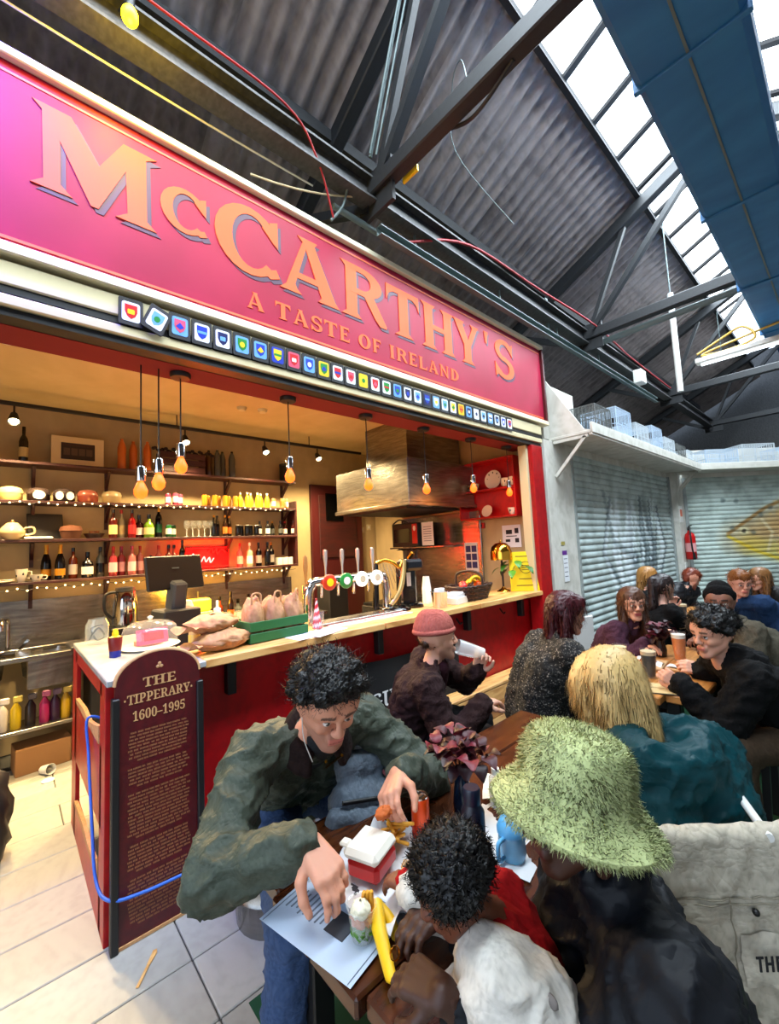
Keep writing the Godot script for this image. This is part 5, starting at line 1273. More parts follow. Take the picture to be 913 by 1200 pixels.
# ---------------------------------------------------------------- lamps of the bar
func bar_lamps():
	var places := [[0.518, 2.014, "lowest of the three amber pendant bulbs hanging together at the left"], [0.604, 2.065, "middle one of the three amber pendant bulbs hanging together at the left"], [0.717, 2.165, "highest of the three amber pendant bulbs hanging together at the left"], [1.399, 2.161, "amber pendant bulb hanging alone in front of the right end of the shelves"], [2.077, 2.147, "amber pendant bulb in front of the side of the steel hood"], [2.736, 2.152, "amber pendant bulb in front of the corner of the steel hood"], [3.418, 2.2, "amber pendant bulb in front of the left half of the red cabinet"], [4.06, 2.194, "amber pendant bulb in front of the right half of the red cabinet"]]
	for q in places:
		var t := thing("pendant_lamp", q[2], "lamp", Vector3(q[0], q[1], -2.52), 0, "amber pendant lamps over the bar")
		part(t, "glowing_filament", MB.new().ball(Vector3(0, -0.005, 0), Vector3(0.014, 0.028, 0.014), 10, 7), M.amber_bulb)
		part(t, "bulb", MB.new().lathe([Vector2(0.012, 0.05), Vector2(0.02, 0.035), Vector2(0.034, 0.0), Vector2(0.03, -0.025), Vector2(0.015, -0.042), Vector2(0, -0.046)], 16), M.amber_glass)
		part(t, "socket", MB.new().lathe([Vector2(0.0, 0.13), Vector2(0.022, 0.128), Vector2(0.025, 0.12), Vector2(0.025, 0.05), Vector2(0.016, 0.045)], 14), M.chrome)
		part(t, "cord", MB.new().tube([Vector3(0, 0.128, 0), Vector3(0, 2.7 - q[1], 0)], 0.004, 6), M.black)
		if q[0] > 0.65: part(t, "canopy", MB.new().lathe([Vector2(0, -0.03), Vector2(0.05, -0.028), Vector2(0.055, -0.02), Vector2(0.055, 0.0)], 18), M.black).position.y = 2.7 - q[1]
		omni(t, Vector3(0, -0.0, 0.0), Color(1.0, 0.62, 0.3), 0.07, 0.03)
	# track with spotlights
	var tr := thing("lighting_track", "black lighting track along the bar ceiling", "track")
	part(tr, "rail", MB.new().box(Vector3(1.3, 3.02, -4.7), Vector3(4.9, 0.03, 0.035), 0.003), M.black)
	for x in [-0.4, 1.3, 2.9]: part(tr, "hanger", MB.new().tube([Vector3(x, 3.03, -4.7), Vector3(x, 3.15, -4.7)], 0.006, 6), M.black)
	var sp := [[0.02, "leftmost spotlight on the ceiling track"], [1.38, "second spotlight on the ceiling track, above the pendant bulbs"], [2.28, "third spotlight on the ceiling track"], [3.02, "rightmost spotlight on the ceiling track, near the hood"]]
	for q in sp:
		var t := thing("track_spotlight", "black " + q[1], "lamp", Vector3(q[0], 2.97, -4.7), 0, "spotlights on the ceiling track")
		part(t, "stem", MB.new().tube([Vector3(0, 0.03, 0), Vector3(0, -0.04, 0)], 0.008, 6), M.black)
		part(t, "head", MB.new().at(Vector3(0, -0.06, 0), Basis(Vector3.RIGHT, -0.6)).lathe([Vector2(0, 0.03), Vector2(0.025, 0.03), Vector2(0.045, -0.07), Vector2(0.04, -0.07), Vector2(0.03, -0.05)], 14), M.black)
		part(t, "lens", MB.new().at(Vector3(0, -0.06, 0), Basis(Vector3.RIGHT, -0.6)).lathe([Vector2(0, -0.06), Vector2(0.036, -0.06)], 14), M.spot_glow)
		var l := SpotLight3D.new()
		l.name = "beam"
		l.light_color = Color(1.0, 0.86, 0.62)
		l.light_energy = 8.0
		l.spot_angle = 75
		l.spot_range = 20
		l.spot_attenuation = 2.0
		l.light_size = 0.05
		l.shadow_enabled = true
		t.add_child(l)
		l.position = Vector3(0, -0.13, 0.05)
		l.rotation_degrees = Vector3(-100, 0, 0)
	# recessed downlights in the ceiling
	for q in [[-0.03, -3.7, "recessed downlight at the left end of the bar ceiling"], [1.68, -3.7, "recessed downlight in the middle of the bar ceiling"], [2.56, -3.7, "recessed downlight in the bar ceiling left of the hood"]]:
		var t := thing("downlight", q[2], "lamp", Vector3(q[0], 3.15, q[1]), 0, "recessed downlights in the bar ceiling")
		part(t, "ring", MB.new().lathe([Vector2(0.03, -0.006), Vector2(0.045, -0.008), Vector2(0.05, 0.0)], 16), M.white)
		part(t, "lens", MB.new().lathe([Vector2(0, -0.004), Vector2(0.032, -0.004)], 14), M.spot_glow)
		var l := SpotLight3D.new()
		l.name = "beam"
		l.light_color = Color(1.0, 0.86, 0.62)
		l.light_energy = 6.5
		l.spot_angle = 60
		l.spot_range = 20
		l.spot_attenuation = 2.0
		l.light_size = 0.06
		l.shadow_enabled = true
		t.add_child(l)
		l.position = Vector3(0, -0.02, 0)
		l.rotation_degrees = Vector3(-90, 0, 0)
	for q in [[1.75, -4.1], [1.95, -4.05]]:
		solo("smoke_detector", MB.new().lathe([Vector2(0, -0.035), Vector2(0.035, -0.033), Vector2(0.05, -0.01), Vector2(0.05, 0)], 16), M.cream_metal, "round cream smoke detector on the bar ceiling, %s one" % ("left" if q[0] < 1.8 else "right"), "detector", "smoke detectors", Vector3(q[0], 3.15, q[1]))

func shelf_bottles():
	var n := 0
	for r in [
		[0.093, 2.583, "wine", "black_g", "cream", "black_g", "dark wine bottle with cream label alone at the left of the top shelf", ""],
		[0.858, 2.583, "pet", "orange_l", "orange_l", "orange_l", "first orange plastic bottle right of the framed picture", "orange plastic bottles on the top shelf"],
		[0.973, 2.583, "pet", "orange_l", "orange_l", "orange_l", "middle one of the three orange plastic bottles on the top shelf", "orange plastic bottles on the top shelf"],
		[1.093, 2.583, "pet", "orange_l", "orange_l", "orange_l", "third orange plastic bottle, next to the wooden crate on the top shelf", "orange plastic bottles on the top shelf"],
		[1.751, 2.583, "pet", "brown_l", "brown_l", "black_g", "brown plastic bottle beside the wooden crate on the top shelf", "dim bottles at the right of the top shelf"],
		[1.83, 2.583, "pet", "smoke", "smoke", "black_g", "second dim bottle right of the wooden crate on the top shelf", "dim bottles at the right of the top shelf"],
		[1.911, 2.583, "pet", "smoke", "smoke", "black_g", "third dim bottle right of the wooden crate on the top shelf", "dim bottles at the right of the top shelf"],
		[2.004, 2.583, "pet", "smoke", "smoke", "black_g", "last dim bottle right of the wooden crate on the top shelf", "dim bottles at the right of the top shelf"],
		[1.309, 2.228, "can", "pink", "white_l", "steel", "leftmost pink patterned can on the second shelf", "pink cans on the second shelf"],
		[1.37, 2.228, "can", "pink", "white_l", "steel", "middle pink patterned can on the second shelf", "pink cans on the second shelf"],
		[1.431, 2.228, "can", "pink", "white_l", "steel", "rightmost pink patterned can on the second shelf", "pink cans on the second shelf"],
		[1.68, 2.228, "can", "gold_l", "gold_l", "brass", "small gold can in the row left of the yellow bottles", "gold cans on the second shelf"],
		[1.737, 2.228, "can", "gold_l", "gold_l", "brass", "small gold can in the row left of the yellow bottles", "gold cans on the second shelf"],
		[1.796, 2.228, "can", "gold_l", "gold_l", "brass", "small gold can in the row left of the yellow bottles", "gold cans on the second shelf"],
		[1.855, 2.228, "can", "gold_l", "gold_l", "brass", "small gold can in the row left of the yellow bottles", "gold cans on the second shelf"],
		[1.916, 2.228, "can", "gold_l", "gold_l", "brass", "small gold can in the row left of the yellow bottles", "gold cans on the second shelf"],
		[1.977, 2.228, "can", "gold_l", "gold_l", "brass", "small gold can in the row left of the yellow bottles", "gold cans on the second shelf"],
		[2.039, 2.228, "can", "gold_l", "gold_l", "brass", "small gold can in the row left of the yellow bottles", "gold cans on the second shelf"],
		[2.124, 2.228, "small", "yellow_l", "yellow_l", "white_l", "bright yellow bottle in the packed row on the second shelf", "yellow bottles on the second shelf"],
		[2.189, 2.228, "small", "yellow_l", "yellow_l", "white_l", "bright yellow bottle in the packed row on the second shelf", "yellow bottles on the second shelf"],
		[2.255, 2.228, "small", "yellow_l", "yellow_l", "white_l", "bright yellow bottle in the packed row on the second shelf", "yellow bottles on the second shelf"],
		[2.322, 2.228, "small", "yellow_l", "yellow_l", "white_l", "bright yellow bottle in the packed row on the second shelf", "yellow bottles on the second shelf"],
		[2.39, 2.228, "small", "yellow_l", "yellow_l", "white_l", "bright yellow bottle in the packed row on the second shelf", "yellow bottles on the second shelf"],
		[2.448, 2.228, "small", "yellow_l", "yellow_l", "white_l", "bright yellow bottle in the packed row on the second shelf", "yellow bottles on the second shelf"],
		[2.566, 2.228, "can", "peach", "white_l", "steel", "peach coloured can right of the yellow bottles", "cans at the right of the second shelf"],
		[2.663, 2.228, "can", "peach", "orange_l", "steel", "orange can near the right end of the second shelf", "cans at the right of the second shelf"],
		[2.75, 2.228, "can", "peach", "white_l", "steel", "last can at the right end of the second shelf", "cans at the right of the second shelf"],
		[0.788, 1.878, "spirit", "brownred", "cream", "black_g", "reddish brown bottle first in the row of spirits on the third shelf", "spirits on the third shelf"],
		[0.869, 1.878, "spirit", "pale", "cream", "red_l", "pale spirit bottle with cream label on the third shelf", "spirits on the third shelf"],
		[0.953, 1.878, "spirit", "crimson", "red_l", "black_g", "red liqueur bottle on the third shelf", "spirits on the third shelf"],
		[1.03, 1.878, "squat", "darkred", "white_l", "black_g", "dark bottle with square white label on the third shelf", "spirits on the third shelf"],
		[1.109, 1.878, "squat", "green_l", "cream", "black_g", "round green liqueur bottle on the third shelf", "spirits on the third shelf"],
		[1.216, 1.878, "wine", "black_g", "greenlab", "gold_c", "tall black bottle with gold neck on the third shelf", "spirits on the third shelf"],
		[1.299, 1.878, "can", "greenlab", "white_l", "steel", "small green and white jar beside the tall black bottle", "small green jars on the third shelf"],
		[1.359, 1.878, "can", "greenlab", "white_l", "steel", "small green and white jar left of the wine glasses", "small green jars on the third shelf"],
		[1.781, 1.878, "beer", "black_g", "black_g", "gold_c", "dark beer bottle right of the wine glasses on the third shelf", "beer bottles on the third shelf"],
		[1.84, 1.878, "beer", "black_g", "black_g", "black_g", "plain black beer bottle second right of the wine glasses", "beer bottles on the third shelf"],
		[1.91, 1.878, "beer", "brown_d", "orange_l", "gold_c", "brown beer bottle with orange label, left one of two", "beer bottles on the third shelf"],
		[1.981, 1.878, "beer", "brown_d", "orange_l", "gold_c", "brown beer bottle with orange label, right one of two", "beer bottles on the third shelf"],
		[2.064, 1.878, "can", "black_g", "black_g", "white_l", "black can with pale top in the row on the third shelf", "black cans on the third shelf"],
		[2.127, 1.878, "can", "black_g", "black_g", "white_l", "black can with pale top in the row on the third shelf", "black cans on the third shelf"],
		[2.181, 1.878, "can", "black_g", "black_g", "white_l", "black can with pale top in the row on the third shelf", "black cans on the third shelf"],
		[2.246, 1.878, "can", "black_g", "black_g", "white_l", "black can with pale top in the row on the third shelf", "black cans on the third shelf"],
		[2.301, 1.878, "can", "black_g", "black_g", "white_l", "black can with pale top in the row on the third shelf", "black cans on the third shelf"],
		[2.369, 1.878, "small", "black_g", "white_l", "black_g", "small dark bottle with white label right of the black cans", "small dark bottles on the third shelf"],
		[2.449, 1.878, "small", "black_g", "white_l", "black_g", "second small dark bottle with white label right of the black cans", "small dark bottles on the third shelf"],
		[2.542, 1.878, "small", "black_g", "smoke", "gold_c", "small dark bottle with grey label and gold cap on the third shelf", "small dark bottles on the third shelf"],
		[2.626, 1.878, "small", "black_g", "smoke", "black_g", "small dark bottle with grey label and black cap on the third shelf", "small dark bottles on the third shelf"],
		[2.723, 1.878, "small", "darkred", "white_l", "red_l", "small dark red bottle near the right end of the third shelf", "small dark bottles on the third shelf"],
		[2.811, 1.878, "small", "darkred", "white_l", "black_g", "small dark red bottle at the right end of the third shelf", "small dark bottles on the third shelf"],
		[0.272, 1.503, "fizz", "black_g", "gold_c", "gold_f", "black sparkling wine bottle with gold foil, left of the pair on the bottom shelf", "sparkling wine on the bottom shelf"],
		[0.371, 1.503, "fizz", "black_g", "gold_c", "gold_f", "black sparkling wine bottle with gold foil, right of the pair on the bottom shelf", "sparkling wine on the bottom shelf"],
		[0.474, 1.503, "spirit", "amber", "white_l", "black_g", "amber whiskey bottle right of the sparkling wine", "spirits on the bottom shelf"],
		[0.58, 1.503, "squat", "black_g", "white_l", "black_g", "squat black bottle with white label on the bottom shelf", "spirits on the bottom shelf"],
		[0.691, 1.503, "spirit", "smoke", "black_g", "black_g", "dark clear bottle with black label on the bottom shelf", "spirits on the bottom shelf"],
		[0.79, 1.503, "spirit", "rose", "pinklab", "red_l", "rose gin bottle with a pink and white label, leftmost of its kind", "rose gin bottles on the bottom shelf"],
		[0.871, 1.503, "spirit", "rose", "pinklab", "pink", "rose gin bottle with a pink and white label, second of its kind", "rose gin bottles on the bottom shelf"],
		[0.954, 1.503, "spirit", "rosepale", "pinklab", "pink", "pale rose gin bottle left of the till screen", "rose gin bottles on the bottom shelf"],
		[1.039, 1.503, "spirit", "rosepale", "pinklab", "red_l", "pale rose gin bottle just above the left corner of the till screen", "rose gin bottles on the bottom shelf"],
		[1.126, 1.503, "small", "smoke", "white_l", "black_g", "short clear bottle above the till screen", "bottles behind the till screen"],
		[1.215, 1.503, "spirit", "rosepale", "white_l", "red_l", "pale bottle above the middle of the till screen", "bottles behind the till screen"],
		[1.298, 1.503, "spirit", "brownred", "white_l", "black_g", "brown bottle above the till screen, right of the middle", "bottles behind the till screen"],
		[1.367, 1.503, "spirit", "rosepale", "red_l", "black_g", "pale bottle with a red label above the right side of the till screen", "bottles behind the till screen"],
		[1.436, 1.503, "wine", "black_g", "black_g", "black_g", "thin black bottle just left of the red neon sign", "bottles behind the till screen"],
		[2.109, 1.503, "spirit", "rosepale", "white_l", "red_l", "pale red bottle with white label right of the neon sign", "bottles right of the neon sign"],
		[2.205, 1.503, "spirit", "pale", "white_l", "white_l", "clear bottle with white label right of the neon sign", "bottles right of the neon sign"],
		[2.348, 1.503, "spirit", "black_g", "white_l", "black_g", "dark bottle with white label, left of three at the right of the bottom shelf", "bottles right of the neon sign"],
		[2.438, 1.503, "spirit", "black_g", "black_g", "black_g", "plain black bottle, middle of three at the right of the bottom shelf", "bottles right of the neon sign"],
		[2.519, 1.503, "spirit", "black_g", "white_l", "gold_c", "dark bottle with white label, right of three at the right of the bottom shelf", "bottles right of the neon sign"],
		]:
		bottle(Vector3(r[0], r[1], -5.075 + 0.06 * (n % 2)), r[2], r[3], r[4], r[5], r[6], r[7])
		n += 1

# ---------------------------------------------------------------- things on the counter
func crumple(rx: float, ry: float, rz: float, sd: int, amp := 0.25) -> MB:
	# a crumpled closed bag or cloth lump
	var f := FastNoiseLite.new()
	f.seed = sd
	f.frequency = 2.2
	return MB.new().surf(28, 14, func(u, w):
		var a: float = u * TAU
		var p: float = (w - 0.5) * PI
		var d := Vector3(cos(a) * cos(p), sin(p), sin(a) * cos(p))
		var k: float = 1.0 + amp * f.get_noise_3dv(d * 1.0) + amp * 0.5 * abs(f.get_noise_3dv(d * 2.3))
		return Vector3(d.x * rx, max(d.y * ry, -ry * 0.75), d.z * rz) * k, true)

func lathed(called: String, prof: Array, m: Material, label: String, cat: String, at: Vector3, group := "", seg := 16) -> MeshInstance3D:
	return solo(called, MB.new().lathe(prof, seg), m, label, cat, group, at)

func counter_things():
	var Y := 1.125
	# sauce cup, jar, cake dome, jug
	var c := thing("sauce_cup", "red and blue plastic cup with a yellow lid on the marble end", "cup", Vector3(0.459, 1.121, -2.83))
	part(c, "base_band", MB.new().lathe([Vector2(0, 0), Vector2(0.028, 0), Vector2(0.03, 0.035)], 16), std(Color(0.05, 0.1, 0.5), 0.4))
	part(c, "body", MB.new().lathe([Vector2(0.03, 0.035), Vector2(0.036, 0.105), Vector2(0.034, 0.11)], 16), std(Color(0.4, 0.05, 0.06), 0.35))
	part(c, "yellow_lid", MB.new().lathe([Vector2(0.036, 0.105), Vector2(0.016, 0.115), Vector2(0.016, 0.13), Vector2(0.01, 0.15), Vector2(0, 0.152)], 14), M.yellow)
	var j := thing("glass_jar", "clear glass jar with a black printed ring on the back of the marble end", "jar", Vector3(0.45, 1.121, -3.4))
	part(j, "body", MB.new().lathe([Vector2(0, 0), Vector2(0.055, 0), Vector2(0.065, 0.02), Vector2(0.065, 0.12), Vector2(0.05, 0.15), Vector2(0.05, 0.16)], 18), glass(Color(0.85, 0.9, 0.9), 0.3))
	part(j, "cable_inside", MB.new().tube(smooth_path([Vector3(-0.04, 0.03, 0), Vector3(0, 0.1, 0.03), Vector3(0.04, 0.04, 0), Vector3(0, 0.02, -0.03), Vector3(-0.03, 0.1, 0), Vector3(0.03, 0.12, 0.02)], 6), 0.006, 6), M.black)
	var d := thing("cake_dome", "clear plastic cake dome with a pink card on the marble end", "dome", Vector3(0.66, 1.121, -2.95))
	part(d, "plate", MB.new().lathe([Vector2(0, 0), Vector2(0.15, 0), Vector2(0.165, 0.012), Vector2(0.16, 0.016), Vector2(0, 0.01)], 26), M.white_gloss)
	part(d, "dome", MB.new().lathe([Vector2(0.15, 0.014), Vector2(0.152, 0.09), Vector2(0.14, 0.125), Vector2(0.1, 0.15), Vector2(0.03, 0.16), Vector2(0.0, 0.16)], 26), glass(Color(0.93, 0.95, 0.95), 0.1))
	part(d, "knob", MB.new().lathe([Vector2(0.0, 0.16), Vector2(0.01, 0.165), Vector2(0.018, 0.18), Vector2(0.0, 0.19)], 12), glass(Color(0.93, 0.95, 0.95), 0.5))
	part(d, "pink_card", MB.new().at(Vector3(0, 0.07, 0.05), Basis(Vector3.RIGHT, -0.35)).box(Vector3.ZERO, Vector3(0.17, 0.09, 0.004)), std(Color(0.85, 0.25, 0.4), 0.6))
	part(d, "card_print", MB.new().at(Vector3(0, 0.07, 0.05), Basis(Vector3.RIGHT, -0.35)).box(Vector3(0, 0, 0.003), Vector3(0.12, 0.05, 0.002)), std(Color(0.85, 0.08, 0.12), 0.6))
	part(d, "cake", MB.new().lathe([Vector2(0, 0.014), Vector2(0.08, 0.014), Vector2(0.08, 0.04), Vector2(0, 0.045)], 18), M.kraft).position.z = -0.04
	var mj := thing("mustard_jar", "small jar of pale yellow sauce beside the cake dome", "jar", Vector3(0.85, Y, -2.74))
	part(mj, "body", MB.new().lathe([Vector2(0, 0), Vector2(0.034, 0), Vector2(0.034, 0.06), Vector2(0.028, 0.07)], 14), std(Color(0.75, 0.66, 0.3), 0.3))
	part(mj, "lid", MB.new().lathe([Vector2(0.032, 0.066), Vector2(0.032, 0.085), Vector2(0, 0.086)], 14), M.gold_trim)
	# till screen seen from behind
	var t := thing("till_screen", "black till screen on a grey stand seen from behind", "till", Vector3(0.93, 0.865, -3.4), 0.12)
	part(t, "base", MB.new().box(Vector3(0, 0.21, 0), Vector3(0.26, 0.42, 0.24), 0.01), M.charcoal)
	var st := part(t, "stand", MB.new().bar(Vector3(0, 0.4, -0.02), Vector3(0, 0.62, 0.03), 0.14, 0.1, 0.015), std(Color(0.22, 0.24, 0.27), 0.45))
	var sc := part(t, "screen", MB.new().at(Vector3(0, 0.68, -0.02), Basis(Vector3.RIGHT, -0.25)).box(Vector3.ZERO, Vector3(0.4, 0.25, 0.035), 0.008), M.black)
	part(sc, "badge", MB.new().at(Vector3(0, 0.68, -0.02), Basis(Vector3.RIGHT, -0.25)).box(Vector3(0, 0.03, 0.019), Vector3(0.05, 0.01, 0.002)), M.channel)
	var l := thing("table_lamp", "small white table lamp with a cone shade behind the counter", "lamp", Vector3(1.1, 1.06, -3.75))
	part(l, "stand", MB.new().box(Vector3(0, -0.53, 0), Vector3(0.4, 1.06, 0.3), 0.01), M.charcoal)
	part(l, "base", MB.new().lathe([Vector2(0, 0), Vector2(0.05, 0), Vector2(0.06, 0.02), Vector2(0.05, 0.09), Vector2(0.02, 0.12)], 16), M.white_gloss)
	part(l, "shade", MB.new().lathe([Vector2(0.085, 0.12), Vector2(0.04, 0.24), Vector2(0.0, 0.24)], 20), M.white)
	var wb := thing("spray_bottle", "white plastic sauce bottle with a nozzle on the counter", "bottle", Vector3(0.98, Y, -2.72))
	part(wb, "body", MB.new().lathe([Vector2(0, 0), Vector2(0.042, 0), Vector2(0.045, 0.01), Vector2(0.045, 0.13), Vector2(0.03, 0.17), Vector2(0.02, 0.18)], 16), M.white)
	part(wb, "pump", MB.new().lathe([Vector2(0.022, 0.178), Vector2(0.022, 0.2), Vector2(0.008, 0.21), Vector2(0.008, 0.25), Vector2(0, 0.25)], 12), M.white)
	part(wb, "label_band", MB.new().lathe([Vector2(0.0458, 0.03), Vector2(0.0458, 0.075)], 16), M.charcoal)
	# warm glowing lantern and bar bottles on the bench
	var lan := thing("glowing_lantern", "yellow glowing lamp among the bottles behind the counter", "lamp", Vector3(1.5, 0.921, -4.72))
	part(lan, "base", MB.new().box(Vector3(0, 0.08, 0), Vector3(0.26, 0.16, 0.16), 0.01), std(Color(0.75, 0.65, 0.35), 0.5))
	part(lan, "shade", MB.new().box(Vector3(0, 0.23, 0), Vector3(0.24, 0.13, 0.14), 0.02), glow(Color(1.0, 0.72, 0.12), 2.6))
	part(lan, "finial", MB.new().tube([Vector3(0, 0.29, 0), Vector3(0, 0.37, 0)], 0.012, 8), M.black)
	omni(lan, Vector3(0, 0.34, 0.16), Color(1.0, 0.7, 0.2), 0.35, 0.08)
	for k in 5: bottle(Vector3(1.72 + 0.1 * k, 0.921, -4.7 + 0.05 * (k % 2)), ["spirit", "wine", "squat", "spirit", "small"][k], ["amber", "brown_d", "smoke", "pale", "amber"][k], ["cream", "orange_l", "white_l", "white_l", "cream"][k], "black_g", "%s bottle on the bench right of the yellow glowing lamp" % ["amber spirit", "brown wine", "squat grey", "pale clear", "small amber"][k], "bottles on the back bench")
	for k in 4:
		var gl := thing("glass_tumbler", "upturned glass tumbler, %s in the row behind the green crate" % ["first", "second", "third", "fourth"][k], "glass", Vector3(1.75 + 0.13 * k, 0.921, -4.6 + 0.02 * k), 0, "tumblers on the back bench")
		part(gl, "body", MB.new().lathe([Vector2(0.05, 0), Vector2(0.052, 0.11), Vector2(0.045, 0.13), Vector2(0, 0.132)], 16), glass(Color(0.85, 0.88, 0.85), 0.14))
		part(gl, "rim", MB.new().lathe([Vector2(0.052, 0), Vector2(0.054, 0.004), Vector2(0.052, 0.008)], 16), M.clear)
	# brown paper bags, green crate
	for q in [[0.93, -2.5, 0.16, 0.055, 0.11, 1, 0.05, "flat brown paper bag lying at the left end of the pine counter"], [0.9, -2.58, 0.14, 0.05, 0.12, 2, 0.14, "brown paper bag lying on top of the flat one on the pine counter"]]:
		var b := thing("paper_bag", q[7], "bag", Vector3(q[0], Y + q[6], q[1]), 0.2 * q[5], "brown paper bags on the counter")
		part(b, "body", crumple(q[2], q[3], q[4], q[5], 0.3), M.kraft)
		part(b, "folded_mouth", MB.new().surf(12, 4, func(u, w): return Vector3(-0.1 - 0.1 * w, -0.01 + 0.025 * sin(u * 6 + w * 3) * w, (u - 0.5) * 0.2)), M.kraft)
	var cr := thing("green_crate", "green painted wooden crate holding paper bags on the counter", "crate", Vector3(1.26, Y, -2.56), 0.05)
	var grn := std(Color(0.1, 0.36, 0.16), 0.6)
	for k in 2:
		part(cr, "front_slat", MB.new().box(Vector3(0, 0.032 + 0.066 * k, 0.11), Vector3(0.4, 0.054, 0.012), 0.002), grn)
		part(cr, "back_slat", MB.new().box(Vector3(0, 0.032 + 0.066 * k, -0.11), Vector3(0.4, 0.054, 0.012), 0.002), grn)
		for s in [-1, 1]: part(cr, "end_slat", MB.new().box(Vector3(s * 0.194, 0.032 + 0.066 * k, 0), Vector3(0.012, 0.054, 0.208), 0.002), grn)
	part(cr, "base", MB.new().box(Vector3(0, 0.006, 0), Vector3(0.38, 0.012, 0.2)), grn)
	for k in 3:
		var b := thing("paper_bag", "brown paper bag standing in the green crate, %s of three" % ["leftmost", "middle one", "rightmost"][k], "bag", Vector3(1.14 + 0.12 * k, Y + 0.13, -2.56 + 0.01 * k), 0.4 * k, "paper bags in the green crate")
		part(b, "body", crumple(0.062, 0.125, 0.085, 10 + k, 0.3), M.kraft)
		part(b, "handle", MB.new().tube(smooth_path([Vector3(-0.03, 0.09, 0.05), Vector3(-0.025, 0.15, 0.05), Vector3(0.025, 0.15, 0.05), Vector3(0.03, 0.09, 0.05)], 5), 0.006, 6), M.kraft)
	# straws
	var s := thing("straw_cup", "glass full of red and white striped paper straws on the counter", "straws", Vector3(1.56, Y, -2.5))
	part(s, "cup", MB.new().lathe([Vector2(0, 0), Vector2(0.04, 0), Vector2(0.05, 0.12), Vector2(0.047, 0.12)], 16), glass(Color(0.95, 0.9, 0.9), 0.1))
	var sm := Image.create(8, 64, false, Image.FORMAT_RGB8)
	for y in 64:
		for x in 8: sm.set_pixel(x, y, Color(0.75, 0.1, 0.12) if (y + x) % 8 < 4 else Color(0.85, 0.8, 0.78))
	var straw := std(Color.WHITE, 0.7)
	straw.albedo_texture = tex(sm)
	for k in 22:
		var a := k * 2.4
		var r := 0.011 * sqrt(k)
		part(s, "straw", MB.new().at(Vector3(cos(a) * r * 0.6, 0.01, sin(a) * r * 0.6), Basis(Vector3(sin(a), 0, -cos(a)), -r * 3.2)).lathe([Vector2(0.006, 0), Vector2(0.006, 0.2), Vector2(0.004, 0.2)], 6), straw)
	var mn := thing("counter_menu", "printed white menu sheets lying on the pine counter", "menu", Vector3(1.45, Y + 0.001, -2.40), 0.12)
	part(mn, "sheet", MB.new().box(Vector3.ZERO, Vector3(0.3, 0.003, 0.17)), M.paper)
	part(mn, "sheet", MB.new().at(Vector3(0.09, 0.003, 0.02), Basis(Vector3.UP, 0.2)).box(Vector3.ZERO, Vector3(0.29, 0.003, 0.17)), M.paper)
	for k in 7: part(mn, "print_line", MB.new().at(Vector3(0.09, 0.005, 0.02), Basis(Vector3.UP, 0.2)).box(Vector3(0, 0, -0.06 + 0.02 * k), Vector3(0.22, 0.0006, 0.006)), std(Color(0.5, 0.55, 0.65), 0.8))
	var bm := thing("bar_runner", "red and white striped bar runner on the counter under the taps", "runner", Vector3(2.05, Y, -2.53))
	for k in 5: part(bm, "stripe", MB.new().box(Vector3(0, 0.003, -0.06 + 0.03 * k), Vector3(0.75, 0.006, 0.028)), M.plastic_red if k % 2 else M.white)
	# beer font: chrome arch with four taps and badges
	var f := thing("beer_font", "chrome T-bar beer font with four taps and round badges", "beer tap", Vector3(2.0, Y, -2.74), 0.0)
	part(f, "arch", MB.new().tube(smooth_path([Vector3(-0.36, 0, 0), Vector3(-0.36, 0.2, 0), Vector3(-0.33, 0.27, 0), Vector3(-0.26, 0.3, 0), Vector3(0.3, 0.3, 0), Vector3(0.38, 0.27, 0), Vector3(0.4, 0.2, 0), Vector3(0.4, 0, 0)], 6), 0.036, 12), M.chrome)
	var bc := [["first_badge", Color(0.75, 0.2, 0.1)], ["second_badge", Color(0.1, 0.5, 0.2)], ["third_badge", Color(0.9, 0.9, 0.88)], ["fourth_badge", Color(0.9, 0.9, 0.88)]]
	for k in 4:
		var x := -0.2 + 0.155 * k
		part(f, "handle", MB.new().lathe([Vector2(0.006, 0.33), Vector2(0.008, 0.4), Vector2(0.016, 0.47), Vector2(0.016, 0.53), Vector2(0, 0.54)], 10), std(Color(0.75, 0.72, 0.7), 0.25, 0.5)).position = Vector3(x, 0, 0.0)
		part(f, "nozzle", MB.new().tube([Vector3(x, 0.3, 0.0), Vector3(x, 0.28, -0.06), Vector3(x, 0.17, -0.07)], 0.012, 8), M.chrome)
		var bd := part(f, "badge", MB.new().at(Vector3(x, 0.29, 0.045), Basis(Vector3.RIGHT, PI / 2)).lathe([Vector2(0, 0.012), Vector2(0.055, 0.012), Vector2(0.06, 0.006), Vector2(0.06, -0.006)], 20), glow(Color(0.95, 0.95, 0.9), 1.6) if k > 1 else std(bc[k][1], 0.3), ["red and orange round badge", "green round badge", "lit white round badge", "lit white round badge"][k])
		part(bd, "badge_emblem", MB.new().at(Vector3(x, 0.29, 0.056), Basis(Vector3.RIGHT, PI / 2)).lathe([Vector2(0, 0.004), Vector2(0.03, 0.004), Vector2(0.03, 0)], 16), [M.yellow, M.white, std(Color(0.75, 0.7, 0.6), 0.4), std(Color(0.75, 0.7, 0.6), 0.4)][k])
	part(f, "tray", MB.new().box(Vector3(0.02, 0.01, 0.1), Vector3(0.8, 0.02, 0.16), 0.004), M.steel)
	var f2 := thing("small_beer_tap", "tall slim beer tap left of the chrome font", "beer tap", Vector3(1.78, 0.866, -3.0))
	part(f2, "column", MB.new().tube([Vector3.ZERO, Vector3(0, 0.52, 0)], 0.03, 12), M.chrome)
